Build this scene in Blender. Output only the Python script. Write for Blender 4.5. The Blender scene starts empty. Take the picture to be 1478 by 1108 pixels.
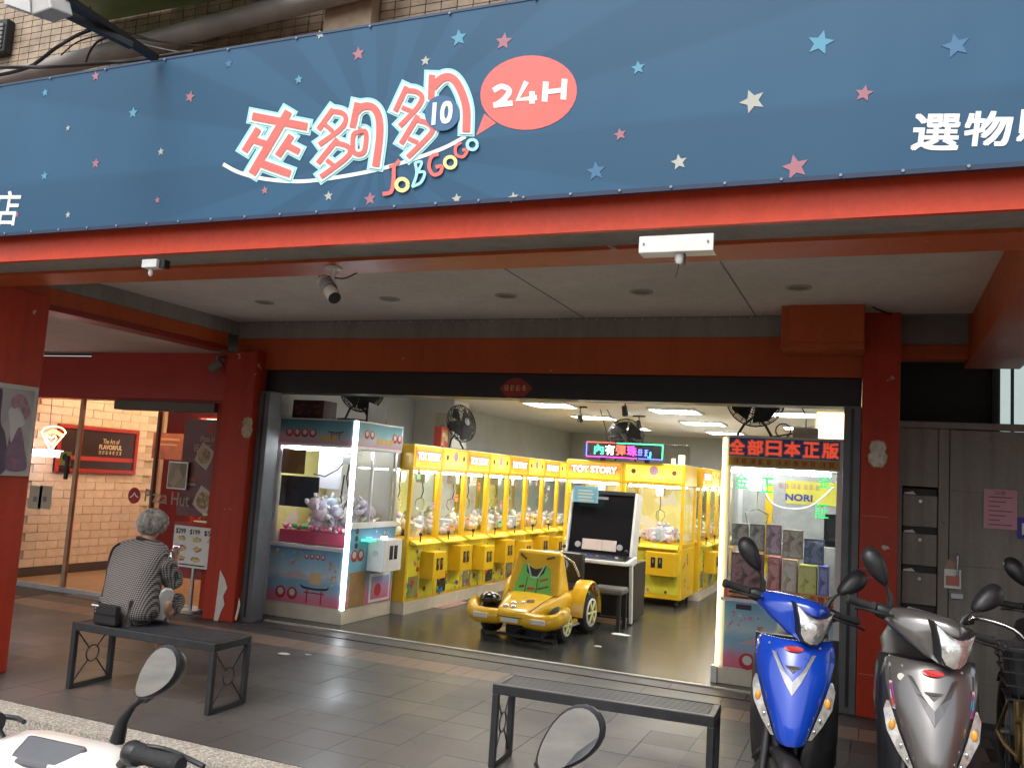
import bpy, math, random
from math import sin, cos, pi, radians, sqrt
from mathutils import Vector, Matrix
random.seed(7)
SC = bpy.context.scene
COL = SC.collection
# ---------------------------------------------------------------- camera
PX_W, PX_H, FPX = 1478.0, 1108.0, 1262.0
YAW, PITCH, ROLL = radians(-22.83), radians(5.96), radians(3.6)
CAM = Vector((0, 0, 1.55))
FWD = Vector((sin(YAW)*cos(PITCH), cos(YAW)*cos(PITCH), sin(PITCH)))
_r = Vector((cos(YAW), -sin(YAW), 0)); _u = _r.cross(FWD)
RGT = cos(ROLL)*_r + sin(ROLL)*_u
UPV = -sin(ROLL)*_r + cos(ROLL)*_u
cd = bpy.data.cameras.new('camera'); cam = bpy.data.objects.new('camera', cd); COL.objects.link(cam)
cd.sensor_fit = 'HORIZONTAL'; cd.sensor_width = 36; cd.lens = FPX/PX_W*36; cd.clip_start = .05; cd.clip_end = 500
cam.matrix_world = Matrix(((RGT.x, UPV.x, -FWD.x, CAM.x), (RGT.y, UPV.y, -FWD.y, CAM.y), (RGT.z, UPV.z, -FWD.z, CAM.z), (0, 0, 0, 1)))
SC.camera = cam
# ---------------------------------------------------------------- sky, sun, exposure (bright overcast day)
W = bpy.data.worlds.new('World'); SC.world = W; W.use_nodes = True
nt = W.node_tree; bg = nt.nodes['Background']
sky = nt.nodes.new('ShaderNodeTexSky'); sky.sky_type = 'NISHITA'; sky.sun_disc = False
SUN_EL, SUN_AZ = radians(58), radians(196)      # azimuth clockwise from +Y
sky.sun_elevation = SUN_EL; sky.sun_rotation = SUN_AZ; sky.air_density = 1.0; sky.dust_density = 5.0; sky.ozone_density = 1.0
hs = nt.nodes.new('ShaderNodeHueSaturation'); hs.inputs['Saturation'].default_value = .35
nt.links.new(sky.outputs[0], hs.inputs['Color']); nt.links.new(hs.outputs[0], bg.inputs['Color']); bg.inputs['Strength'].default_value = .15
sl = bpy.data.lights.new('sun', 'SUN'); sl.energy = .55; sl.angle = radians(35); sl.color = (1, .96, .9)
so = bpy.data.objects.new('sun', sl); COL.objects.link(so)
_d = Vector((sin(SUN_AZ)*cos(SUN_EL), cos(SUN_AZ)*cos(SUN_EL), sin(SUN_EL)))
so.rotation_euler = _d.to_track_quat('Z', 'Y').to_euler()
SC.view_settings.view_transform = 'Standard'; SC.view_settings.look = 'None'; SC.view_settings.gamma = 1
SC.view_settings.use_curve_mapping = False
SC.view_settings.exposure = 0.92
SC.cycles.use_denoising = True
SC.cycles.max_bounces = 8; SC.cycles.diffuse_bounces = 4; SC.cycles.glossy_bounces = 4
SC.cycles.transmission_bounces = 6; SC.cycles.transparent_max_bounces = 16
SC.cycles.sample_clamp_indirect = 6; SC.cycles.caustics_reflective = False; SC.cycles.caustics_refractive = False
# ---------------------------------------------------------------- helpers
def at(px, py, ax, v):
    """world point where the sight line of a photo point meets the plane ax = v"""
    d = FWD + RGT*((px-PX_W/2)/FPX) - UPV*((py-PX_H/2)/FPX)
    i = 'xyz'.index(ax); t = (v-CAM[i])/d[i]
    return CAM + d*t

class MB:
    def __init__(s): s.v = []; s.f = []; s.m = []
    def add(s, vs, fs, mi=0):
        b = len(s.v); s.v += [Vector(p) for p in vs]; s.f += [tuple(i+b for i in f) for f in fs]; s.m += [mi]*len(fs); return s
    def box(s, x0, x1, y0, y1, z0, z1, mi=0):
        return s.add([(x0,y0,z0),(x1,y0,z0),(x1,y1,z0),(x0,y1,z0),(x0,y0,z1),(x1,y0,z1),(x1,y1,z1),(x0,y1,z1)],
                     [(0,3,2,1),(4,5,6,7),(0,1,5,4),(1,2,6,5),(2,3,7,6),(3,0,4,7)], mi)
    def hexa(s, p, mi=0):      # 8 points, bottom ring then top ring
        return s.add(p, [(0,3,2,1),(4,5,6,7),(0,1,5,4),(1,2,6,5),(2,3,7,6),(3,0,4,7)], mi)
    def bar(s, p0, p1, w, h=None, up=(0,0,1), mi=0):
        h = h or w; p0 = Vector(p0); p1 = Vector(p1); d = (p1-p0).normalized(); up = Vector(up)
        if abs(d.dot(up)) > .98: up = Vector((0,1,0))
        a = d.cross(up).normalized(); b = a.cross(d)
        q = [p+a*(i*w/2)+b*(j*h/2) for p in (p0, p1) for i, j in ((-1,-1),(1,-1),(1,1),(-1,1))]
        return s.hexa(q, mi)
    def cyl(s, p0, p1, r0, r1=None, n=14, cap=True, mi=0):
        r1 = r0 if r1 is None else r1; p0 = Vector(p0); p1 = Vector(p1); d = (p1-p0).normalized()
        a = d.orthogonal().normalized(); b = d.cross(a); vs = []
        for p, r in ((p0, r0), (p1, r1)):
            vs += [p+(a*cos(2*pi*k/n)+b*sin(2*pi*k/n))*r for k in range(n)]
        fs = [(k, (k+1) % n, n+(k+1) % n, n+k) for k in range(n)]
        if cap: fs += [tuple(range(n-1, -1, -1)), tuple(range(n, 2*n))]
        return s.add(vs, fs, mi)
    def tube(s, pts, r, n=8, mi=0, cap=True):
        pts = [Vector(p) for p in pts]; rs = r if isinstance(r, (list, tuple)) else [r]*len(pts); rings = []; ref = None
        for i, p in enumerate(pts):
            d = (pts[min(i+1, len(pts)-1)]-pts[max(i-1, 0)]).normalized()
            if ref is None: ref = d.orthogonal().normalized()
            a = (ref-d*ref.dot(d)).normalized(); ref = a; b = d.cross(a)
            rings.append([p+(a*cos(2*pi*k/n)+b*sin(2*pi*k/n))*rs[i] for k in range(n)])
        return s.loft(rings, mi=mi, cap=cap)
    def loft(s, rings, mi=0, cap=True, closed=True):
        n = len(rings[0]); vs = [p for r in rings for p in r]; fs = []
        for i in range(len(rings)-1):
            for k in range(n if closed else n-1):
                fs.append((i*n+k, i*n+(k+1) % n, (i+1)*n+(k+1) % n, (i+1)*n+k))
        if cap and closed: fs += [tuple(range(n-1, -1, -1)), tuple(range((len(rings)-1)*n, len(rings)*n))]
        return s.add(vs, fs, mi)
    def ell(s, c, r, n=16, m=10, mi=0, R=None):
        c = Vector(c); rings = []
        if not isinstance(r, (tuple, list)): r = (r, r, r)
        for i in range(m+1):
            t = pi*max(.02, min(.98, i/m)) if i in (0, m) else pi*i/m
            ring = [Vector((r[0]*sin(t)*cos(2*pi*k/n), r[1]*sin(t)*sin(2*pi*k/n), -r[2]*cos(t))) for k in range(n)]
            if R: ring = [R @ q for q in ring]
            rings.append([c+q for q in ring])
        return s.loft(rings, mi=mi)
    def lathe(s, o, ax, prof, n=20, mi=0, cap=True):      # prof: (radius, along)
        o = Vector(o); ax = Vector(ax).normalized(); a = ax.orthogonal().normalized(); b = ax.cross(a)
        return s.loft([[o+ax*t+(a*cos(2*pi*k/n)+b*sin(2*pi*k/n))*r for k in range(n)] for r, t in prof], mi=mi, cap=cap)
    def ring(s, c, ax, R, r, n=24, m=8, mi=0, sq=None):
        c = Vector(c); ax = Vector(ax).normalized(); a = ax.orthogonal().normalized() if sq is None else Vector(sq); b = ax.cross(a); vs = []
        for i in range(n):
            d = a*cos(2*pi*i/n)+b*sin(2*pi*i/n)
            vs += [c+d*(R+r*cos(2*pi*k/m))+ax*(r*sin(2*pi*k/m)) for k in range(m)]
        return s.add(vs, [(i*m+k, ((i+1) % n)*m+k, ((i+1) % n)*m+(k+1) % m, i*m+(k+1) % m) for i in range(n) for k in range(m)], mi)
    def poly(s, pts, nrm, th, mi=0):           # flat outline given thickness th along nrm
        nrm = Vector(nrm).normalized(); pts = [Vector(p) for p in pts]; n = len(pts)
        return s.add(pts+[p+nrm*th for p in pts], [tuple(range(n-1, -1, -1)), tuple(range(n, 2*n))]+[(k, (k+1) % n, n+(k+1) % n, n+k) for k in range(n)], mi)
    def quad(s, a, b, c, d, mi=0): return s.add([a, b, c, d], [(0, 1, 2, 3)], mi)
    def shift(s, d):
        d = Vector(d)
        for p in s.v: p += d
        return s
    def xf(s, M):
        s.v = [M @ p for p in s.v]; return s

WORLD = {}
def mesh(mb, mats, smooth=0):
    me = bpy.data.meshes.new('m'); me.from_pydata([tuple(p) for p in mb.v], [], mb.f)
    for m in (mats if isinstance(mats, (list, tuple)) else [mats]): me.materials.append(m)
    if any(mb.m): me.polygons.foreach_set('material_index', mb.m)
    me.update()
    if smooth:
        me.polygons.foreach_set('use_smooth', [True]*len(me.polygons)); me.set_sharp_from_angle(angle=radians(smooth))
    return me
def fixn(me):
    import bmesh
    b = bmesh.new(); b.from_mesh(me); bmesh.ops.recalc_face_normals(b, faces=b.faces); b.to_mesh(me); b.free()
def tag(o, label=None, cat=None, group=None, kind=None):
    if label: o['label'] = label
    if cat: o['category'] = cat
    if group: o['group'] = group
    if kind: o['kind'] = kind
    return o
def thing(name, label, cat, loc=(0,0,0), rz=0, group=None, world=False):
    o = bpy.data.objects.new(name, None); COL.objects.link(o); o.location = loc; o.rotation_euler = (0,0,rz); o.empty_display_size = .1
    tag(o, label, cat, group)
    if world: WORLD[o.name] = Vector(loc)
    return o
def rootname(o):
    while o.parent: o = o.parent
    return o.name
def part(parent, name, mb, mats, smooth=0, bev=0, fix=True, label=None, sub=0):
    w = WORLD.get(rootname(parent)) if parent else None
    if w: mb.shift(-w)
    me = mesh(mb, mats, 0)
    if fix: fixn(me)
    if smooth:
        me.polygons.foreach_set('use_smooth', [True]*len(me.polygons)); me.set_sharp_from_angle(angle=radians(smooth))
    o = bpy.data.objects.new(name, me); COL.objects.link(o); o.parent = parent
    if bev:
        b = o.modifiers.new('bevel', 'BEVEL'); b.width = bev; b.segments = 2; b.limit_method = 'ANGLE'; b.angle_limit = radians(40)
    if sub:
        b = o.modifiers.new('subdivision', 'SUBSURF'); b.levels = sub; b.render_levels = sub
    if label: o['label'] = label
    return o
def struct(name, mb, mats, bev=0, smooth=0):
    o = part(None, name, mb, mats, bev=bev, smooth=smooth); o['kind'] = 'structure'; return o
def solo(name, mb, mats, label, cat, group=None, smooth=0, bev=0):
    o = part(None, name, mb, mats, bev=bev, smooth=smooth); return tag(o, label, cat, group)
def inst(parent, name, src_mesh, loc, rot=(0,0,0), scale=(1,1,1)):
    o = bpy.data.objects.new(name, src_mesh); COL.objects.link(o); o.parent = parent; o.location = loc; o.rotation_euler = rot; o.scale = scale; return o
def dup(o, parent=None, loc=None, rz=None, label=None):
    c = o.copy(); COL.objects.link(c); c.parent = parent
    if loc is not None: c.location = loc
    if rz is not None: c.rotation_euler = (0, 0, rz)
    if label: c['label'] = label
    for ch in o.children: dup(ch, c)
    return c
# -- lettering -------------------------------------------------------------
_tc = {}
def glyphs(body, offset=0.0):
    k = (body, offset)
    if k not in _tc:
        c = bpy.data.curves.new('t', 'FONT'); c.body = body; c.size = 1; c.offset = offset; c.align_x = 'CENTER'; c.align_y = 'CENTER'; c.resolution_u = 3
        o = bpy.data.objects.new('t', c); me = bpy.data.meshes.new_from_object(o)
        vs = [v.co.copy() for v in me.vertices]; fs = [tuple(p.vertices) for p in me.polygons]
        bpy.data.objects.remove(o); bpy.data.curves.remove(c); bpy.data.meshes.remove(me)
        if vs:
            x0, x1 = min(v.x for v in vs), max(v.x for v in vs); y0, y1 = min(v.y for v in vs), max(v.y for v in vs)
        else: x0 = y0 = 0; x1 = y1 = 1
        _tc[k] = ([((v.x-(x0+x1)/2)/(x1-x0), (v.y-(y0+y1)/2)/(y1-y0)) for v in vs], fs)
    return _tc[k]
def text(mb, body, c, right, up, w, h, nrm, bold=0.0, mi=0):
    """fill a w x h field centred on c with lettering; bold thickens strokes with copies a hair apart in depth"""
    c, right, up, nrm = Vector(c), Vector(right).normalized(), Vector(up).normalized(), Vector(nrm).normalized()
    vs, fs = glyphs(body)
    offs = [(0, 0)] if not bold else [(0, 0), (bold, bold), (-bold, -bold), (bold, -bold), (-bold, bold)]
    for i, (dx, dy) in enumerate(offs):
        mb.add([c+right*(x*w+dx)+up*(y*h+dy)+nrm*(.00035*i) for x, y in vs], fs, mi)
    return mb
def smoothpts(pts, k=5):
    out = []; n = len(pts)
    for i in range(n-1):
        p0, p1, p2, p3 = pts[max(i-1,0)], pts[i], pts[i+1], pts[min(i+2,n-1)]
        for j in range(k):
            t = j/k
            out.append(tuple(.5*((2*b)+(c-a)*t+(2*a-5*b+4*c-d)*t*t+(3*b-a-3*c+d)*t**3) for a, b, c, d in zip(p0, p1, p2, p3)))
    return out+[tuple(pts[-1])]
def ribbon(pts, w, ext=0):
    """2-D outline strip along pts: list of left/right points"""
    P2 = [Vector(p) for p in pts]
    if ext:
        P2[0] = P2[0]-(P2[1]-P2[0]).normalized()*ext; P2[-1] = P2[-1]+(P2[-1]-P2[-2]).normalized()*ext
    L, R = [], []
    for i, p in enumerate(P2):
        d0 = (P2[i]-P2[max(i-1,0)]); d1 = (P2[min(i+1,len(P2)-1)]-P2[i])
        d = (d0.normalized() if d0.length else Vector((0,0)))+(d1.normalized() if d1.length else Vector((0,0))); d.normalize()
        n = Vector((-d.y, d.x)); L.append(p+n*w/2); R.append(p-n*w/2)
    return L, R
# -- materials ----------------------------------------------------------------
def mat(name, col, rough=.5, metal=0, var=.06, vs=6, bump=0, bs=60, spec=.5, coat=0, emit=0, ecol=None, alpha=None, rv=.0):
    m = bpy.data.materials.new(name); m.use_nodes = True; t = m.node_tree; N = t.nodes; b = N['Principled BSDF']
    b.inputs['Roughness'].default_value = rough; b.inputs['Metallic'].default_value = metal
    b.inputs['Specular IOR Level'].default_value = spec; b.inputs['Coat Weight'].default_value = coat; b.inputs['Coat Roughness'].default_value = .06
    c = (*col, 1)
    tc = N.new('ShaderNodeTexCoord')
    if var:
        n = N.new('ShaderNodeTexNoise'); n.inputs['Scale'].default_value = vs; n.inputs['Detail'].default_value = 6; n.inputs['Roughness'].default_value = .6
        t.links.new(tc.outputs['Object'], n.inputs['Vector'])
        r = N.new('ShaderNodeMapRange'); r.inputs['From Min'].default_value = .3; r.inputs['From Max'].default_value = .7
        r.inputs['To Min'].default_value = 1-var*1.6; r.inputs['To Max'].default_value = 1+var
        t.links.new(n.outputs['Fac'], r.inputs['Value'])
        v = N.new('ShaderNodeVectorMath'); v.operation = 'SCALE'; v.inputs[0].default_value = col
        t.links.new(r.outputs[0], v.inputs['Scale']); t.links.new(v.outputs[0], b.inputs['Base Color'])
        if rv:
            r2 = N.new('ShaderNodeMapRange'); r2.inputs['To Min'].default_value = rough-rv; r2.inputs['To Max'].default_value = rough+rv
            t.links.new(n.outputs['Fac'], r2.inputs['Value']); t.links.new(r2.outputs[0], b.inputs['Roughness'])
    else: b.inputs['Base Color'].default_value = c
    if bump:
        n2 = N.new('ShaderNodeTexNoise'); n2.inputs['Scale'].default_value = bs; n2.inputs['Detail'].default_value = 4
        t.links.new(tc.outputs['Object'], n2.inputs['Vector'])
        bp = N.new('ShaderNodeBump'); bp.inputs['Strength'].default_value = bump; bp.inputs['Distance'].default_value = .01
        t.links.new(n2.outputs['Fac'], bp.inputs['Height']); t.links.new(bp.outputs[0], b.inputs['Normal'])
    if emit:
        b.inputs['Emission Color'].default_value = (*(ecol or col), 1); b.inputs['Emission Strength'].default_value = emit
    return m
def glass(name, tint=(.96,.98,.97), refl=1.0, rough=.01):
    m = bpy.data.materials.new(name); m.use_nodes = True; t = m.node_tree; N = t.nodes; N.remove(N['Principled BSDF'])
    tr = N.new('ShaderNodeBsdfTransparent'); tr.inputs[0].default_value = (*tint, 1)
    gl = N.new('ShaderNodeBsdfGlossy'); gl.inputs['Roughness'].default_value = rough
    fr = N.new('ShaderNodeFresnel'); fr.inputs['IOR'].default_value = 1.45
    nz = N.new('ShaderNodeTexNoise'); nz.inputs['Scale'].default_value = 4
    mu = N.new('ShaderNodeMath'); mu.operation = 'MULTIPLY'; mu.inputs[1].default_value = refl
    ge = N.new('ShaderNodeNewGeometry'); iv = N.new('ShaderNodeMath'); iv.operation = 'SUBTRACT'; iv.inputs[0].default_value = 1; t.links.new(ge.outputs['Backfacing'], iv.inputs[1])
    m2 = N.new('ShaderNodeMath'); m2.operation = 'MULTIPLY'; t.links.new(mu.outputs[0], m2.inputs[0]); t.links.new(iv.outputs[0], m2.inputs[1])   # reflect once, on the entry face
    mx = N.new('ShaderNodeMixShader'); t.links.new(fr.outputs[0], mu.inputs[0]); t.links.new(m2.outputs[0], mx.inputs[0])
    t.links.new(tr.outputs[0], mx.inputs[1]); t.links.new(gl.outputs[0], mx.inputs[2]); t.links.new(mx.outputs[0], N['Material Output'].inputs[0])
    return m
def ramp_mat(name, axis, stops, lo, hi, rough=.35, noise=.05, emit=0):
    """flat print: colours banded along one object axis (metres lo..hi), edges wobbled by noise"""
    m = bpy.data.materials.new(name); m.use_nodes = True; t = m.node_tree; N = t.nodes; b = N['Principled BSDF']; b.inputs['Roughness'].default_value = rough
    tc = N.new('ShaderNodeTexCoord'); sp = N.new('ShaderNodeSeparateXYZ'); t.links.new(tc.outputs['Object'], sp.inputs[0])
    nz = N.new('ShaderNodeTexNoise'); nz.inputs['Scale'].default_value = 7; nz.inputs['Detail'].default_value = 5; t.links.new(tc.outputs['Object'], nz.inputs['Vector'])
    mr = N.new('ShaderNodeMapRange'); mr.inputs['From Min'].default_value = lo; mr.inputs['From Max'].default_value = hi; t.links.new(sp.outputs[axis], mr.inputs['Value'])
    ad = N.new('ShaderNodeMath'); ad.operation = 'MULTIPLY_ADD'; ad.inputs[1].default_value = noise*4; t.links.new(nz.outputs['Fac'], ad.inputs[0])
    sb = N.new('ShaderNodeMath'); sb.operation = 'SUBTRACT'; sb.inputs[1].default_value = noise*2; t.links.new(mr.outputs[0], sb.inputs[0]); t.links.new(sb.outputs[0], ad.inputs[2])
    cr = N.new('ShaderNodeValToRGB'); t.links.new(ad.outputs[0], cr.inputs[0]); e = cr.color_ramp.elements
    while len(e) > 1: e.remove(e[-1])
    e[0].position = stops[0][0]; e[0].color = (*stops[0][1], 1)
    for p, c in stops[1:]:
        k = e.new(p); k.color = (*c, 1)
    t.links.new(cr.outputs[0], b.inputs['Base Color'])
    if emit: t.links.new(cr.outputs[0], b.inputs['Emission Color']); b.inputs['Emission Strength'].default_value = emit
    return m
def blotch_mat(name, cols, scale=14, rough=.4, emit=0, kind='VORONOI'):
    """flat colourful print or mixed surface made of irregular cells"""
    m = bpy.data.materials.new(name); m.use_nodes = True; t = m.node_tree; N = t.nodes; b = N['Principled BSDF']; b.inputs['Roughness'].default_value = rough
    tc = N.new('ShaderNodeTexCoord')
    vo = N.new('ShaderNodeTexVoronoi'); vo.inputs['Scale'].default_value = scale; t.links.new(tc.outputs['Object'], vo.inputs['Vector'])
    sp = N.new('ShaderNodeSeparateColor'); t.links.new(vo.outputs['Color'], sp.inputs[0])
    cr = N.new('ShaderNodeValToRGB'); cr.color_ramp.interpolation = 'CONSTANT'; e = cr.color_ramp.elements
    while len(e) > 1: e.remove(e[-1])
    e[0].position = 0; e[0].color = (*cols[0], 1)
    for i, c in enumerate(cols[1:]):
        k = e.new((i+1)/len(cols)); k.color = (*c, 1)
    t.links.new(sp.outputs[0], cr.inputs[0]); t.links.new(cr.outputs[0], b.inputs['Base Color'])
    if emit: t.links.new(cr.outputs[0], b.inputs['Emission Color']); b.inputs['Emission Strength'].default_value = emit
    return m

def art_mat(name, cols, scale=8, rough=.35, dist=1.2):
    """flat printed picture: soft irregular patches of several inks"""
    m = bpy.data.materials.new(name); m.use_nodes = True; t = m.node_tree; N = t.nodes; b = N['Principled BSDF']; b.inputs['Roughness'].default_value = rough
    tc = N.new('ShaderNodeTexCoord'); nz = N.new('ShaderNodeTexNoise'); nz.inputs['Scale'].default_value = scale; nz.inputs['Detail'].default_value = 4; nz.inputs['Distortion'].default_value = dist
    t.links.new(tc.outputs['Object'], nz.inputs['Vector']); cr = N.new('ShaderNodeValToRGB'); t.links.new(nz.outputs['Fac'], cr.inputs[0]); e = cr.color_ramp.elements
    e[0].position = .30; e[0].color = (*cols[0],1); e[1].position = .70; e[1].color = (*cols[-1],1)
    for i, c in enumerate(cols[1:-1]): k = e.new(.30+.40*(i+1)/(len(cols)-1)); k.color = (*c,1)
    t.links.new(cr.outputs[0], b.inputs['Base Color']); return m

def grimy(name, col, rough=.5, streak=.35, blot=.18, chips=0.0, metal=0, spec=.3, chipcol=(.45,.40,.34), bump=.06):
    """painted or plastered surface with vertical run-off streaks, blotches, fine dirt and a few chips, laid out in world space"""
    m = bpy.data.materials.new(name); m.use_nodes = True; t = m.node_tree; N = t.nodes; b = N['Principled BSDF']
    b.inputs['Metallic'].default_value = metal; b.inputs['Specular IOR Level'].default_value = spec
    g = N.new('ShaderNodeNewGeometry')
    def noise(scale, vec=(1,1,1), detail=5, dist=0):
        mp = N.new('ShaderNodeMapping'); mp.inputs['Scale'].default_value = vec; t.links.new(g.outputs['Position'], mp.inputs[0])
        n = N.new('ShaderNodeTexNoise'); n.inputs['Scale'].default_value = scale; n.inputs['Detail'].default_value = detail; n.inputs['Distortion'].default_value = dist; t.links.new(mp.outputs[0], n.inputs['Vector']); return n.outputs['Fac']
    def rng(f, a, b_, lo, hi):
        q = N.new('ShaderNodeMapRange'); q.inputs['From Min'].default_value = a; q.inputs['From Max'].default_value = b_; q.inputs['To Min'].default_value = lo; q.inputs['To Max'].default_value = hi; t.links.new(f, q.inputs['Value']); return q.outputs[0]
    def mul(x, y):
        q = N.new('ShaderNodeMath'); q.operation = 'MULTIPLY'; t.links.new(x, q.inputs[0]); t.links.new(y, q.inputs[1]); return q.outputs[0]
    big = noise(1.1); f = mul(rng(noise(1, (11,11,.55), 6), .42, .68, 1, 1-streak), rng(big, .3, .7, 1-blot, 1+blot*.6)); f = mul(f, rng(noise(38, detail=3), .3, .75, 1.04, .90))
    v = N.new('ShaderNodeVectorMath'); v.operation = 'SCALE'; v.inputs[0].default_value = col; t.links.new(f, v.inputs['Scale']); out = v.outputs[0]
    if chips:
        c = rng(noise(9, detail=8, dist=.6), .735-chips*.05, .75-chips*.05, 0, 1); mx = N.new('ShaderNodeMix'); mx.data_type = 'RGBA'; t.links.new(c, mx.inputs[0]); t.links.new(out, mx.inputs[6]); mx.inputs[7].default_value = (*chipcol, 1); out = mx.outputs[2]
    t.links.new(out, b.inputs['Base Color']); t.links.new(rng(big, .3, .7, rough-.1, rough+.12), b.inputs['Roughness'])
    bp = N.new('ShaderNodeBump'); bp.inputs['Strength'].default_value = bump; bp.inputs['Distance'].default_value = .02; t.links.new(noise(14), bp.inputs['Height']); t.links.new(bp.outputs[0], b.inputs['Normal'])
    return m
def floor_tile(name, col, rough):
    m = grimy(name, col, rough, streak=0, blot=.22, spec=.45, bump=.02); t = m.node_tree; N = t.nodes; b = N['Principled BSDF']
    src = b.inputs['Base Color'].links[0].from_socket; oi = N.new('ShaderNodeObjectInfo'); q = N.new('ShaderNodeMapRange'); q.inputs['To Min'].default_value = .93; q.inputs['To Max'].default_value = 1.04; t.links.new(oi.outputs['Random'], q.inputs['Value'])
    g = N.new('ShaderNodeNewGeometry'); n = N.new('ShaderNodeTexNoise'); n.inputs['Scale'].default_value = 3.3; n.inputs['Detail'].default_value = 9; n.inputs['Roughness'].default_value = .7; n.inputs['Distortion'].default_value = .8; t.links.new(g.outputs['Position'], n.inputs['Vector'])
    s = N.new('ShaderNodeMapRange'); s.inputs['From Min'].default_value = .58; s.inputs['From Max'].default_value = .70; s.inputs['To Min'].default_value = 1; s.inputs['To Max'].default_value = .66; t.links.new(n.outputs['Fac'], s.inputs['Value'])
    vo = N.new('ShaderNodeTexVoronoi'); vo.inputs['Scale'].default_value = 2.6; t.links.new(g.outputs['Position'], vo.inputs['Vector']); gm = N.new('ShaderNodeMapRange'); gm.inputs['From Min'].default_value = .045; gm.inputs['From Max'].default_value = .06; gm.inputs['To Min'].default_value = .5; gm.inputs['To Max'].default_value = 1; t.links.new(vo.outputs['Distance'], gm.inputs['Value'])
    k = N.new('ShaderNodeMath'); k.operation = 'MULTIPLY'; t.links.new(q.outputs[0], k.inputs[0]); t.links.new(s.outputs[0], k.inputs[1]); k2 = N.new('ShaderNodeMath'); k2.operation = 'MULTIPLY'; t.links.new(k.outputs[0], k2.inputs[0]); t.links.new(gm.outputs[0], k2.inputs[1])
    v = N.new('ShaderNodeVectorMath'); v.operation = 'SCALE'; t.links.new(src, v.inputs[0]); t.links.new(k2.outputs[0], v.inputs['Scale']); t.links.new(v.outputs[0], b.inputs['Base Color']); return m

def scribble(mb, c, right, up, n, w, h, nrm, seed=1):
    """a row of n print marks too small to read: a few short strokes per cell"""
    c, right, up, nrm = Vector(c), Vector(right).normalized(), Vector(up).normalized(), Vector(nrm).normalized(); q = random.Random(seed); cw = w/n
    def bar(x0, x1, z0, z1, d): mb.add([c+right*x0+up*z0+nrm*d, c+right*x1+up*z0+nrm*d, c+right*x1+up*z1+nrm*d, c+right*x0+up*z1+nrm*d], [(0,1,2,3)])
    for i in range(n):
        x0 = -w/2+cw*i+cw*.08; x1 = x0+cw*.84
        for k in range(3): z = -h/2+h*(.12+.34*k)+q.uniform(-.03,.03)*h; bar(x0+q.uniform(0,.2)*cw, x1-q.uniform(0,.2)*cw, z, z+h*.11, .0003*k)
        for k in range(2): x = x0+cw*q.uniform(.1,.7); bar(x, x+cw*.11, -h/2+q.uniform(0,.2)*h, h/2-q.uniform(0,.15)*h, .0011+.0003*k)
    return mb
# ---------------------------------------------------------------- shared materials
RED = grimy('red_paint', (.43,.038,.013), .45, .18, .14, .5)
RUST = grimy('rust_red_paint', (.48,.096,.026), .5, .10, .16, .25)
DARKRED = mat('dark_red_paint', (.26,.022,.018), .45, var=.1, vs=3)
FASCIA = grimy('fascia_red', (.70,.072,.030), .45, .07, .08)
GREYP = grimy('grey_plaster', (.30,.285,.265), .8, .14, .14, .12, spec=.2)
CEIL = grimy('ceiling_board', (.77,.745,.72), .8, .08, .12, 0, spec=.2)
WHITEW = mat('white_wall', (.62,.63,.62), .7, var=.05, vs=2, bump=.05, bs=60)
BLUEGREY = mat('grey_wall', (.52,.55,.56), .7, var=.06, vs=2, bump=.05, bs=60)
BLACK = mat('black_metal', (.012,.012,.013), .45, var=.2, vs=8)
BLACKP = mat('black_plastic', (.018,.018,.02), .38, var=.25, vs=20, bump=.08, bs=300)
RUBBER = mat('rubber', (.02,.02,.02), .8, var=.2, vs=30, bump=.2, bs=200)
STEEL = mat('aluminium', (.55,.56,.57), .38, metal=.85, var=.1, vs=5)
CHROME = mat('chrome', (.8,.8,.82), .08, metal=1, var=.03)
MIRROR = mat('mirror_glass', (.86,.88,.9), .01, metal=1, var=.02, vs=3)
WHITEPL = mat('white_plastic', (.72,.72,.70), .35, var=.06, vs=8)
CREAMB = mat('cream_board', (.60,.54,.42), .55, var=.08, vs=6)
GLASS = glass('clear_glass', (.97,.985,.98), 1.0)
SHOPGLASS = glass('shop_glass', (.95,.96,.95), .5)
PAPER = mat('white_paper', (.75,.74,.70), .8, var=.05, vs=10)
INK = mat('dark_ink', (.03,.03,.035), .7, var=.1)
GREYINK = mat('grey_ink', (.22,.22,.23), .7, var=.1)
WOOD = mat('plywood', (.36,.21,.09), .55, var=.15, vs=9)
LITWHITE = mat('white_led', (.9,.95,1), .4, emit=6, ecol=(.86,.94,1), var=.02)
LITYEL = mat('warm_led', (1,.86,.45), .4, emit=5, ecol=(1,.78,.30), var=.02)
TUBE = mat('fluorescent_tube', (1,1,1), .4, emit=16, ecol=(1,.985,.95), var=.02)
WARMT = mat('warm_lamp', (1,.9,.7), .4, emit=55, ecol=(1,.72,.40), var=.02)
def flat(name, c, **k): return mat(name, c, k.pop('rough', .6), var=k.pop('var', .05), **k)
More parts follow.
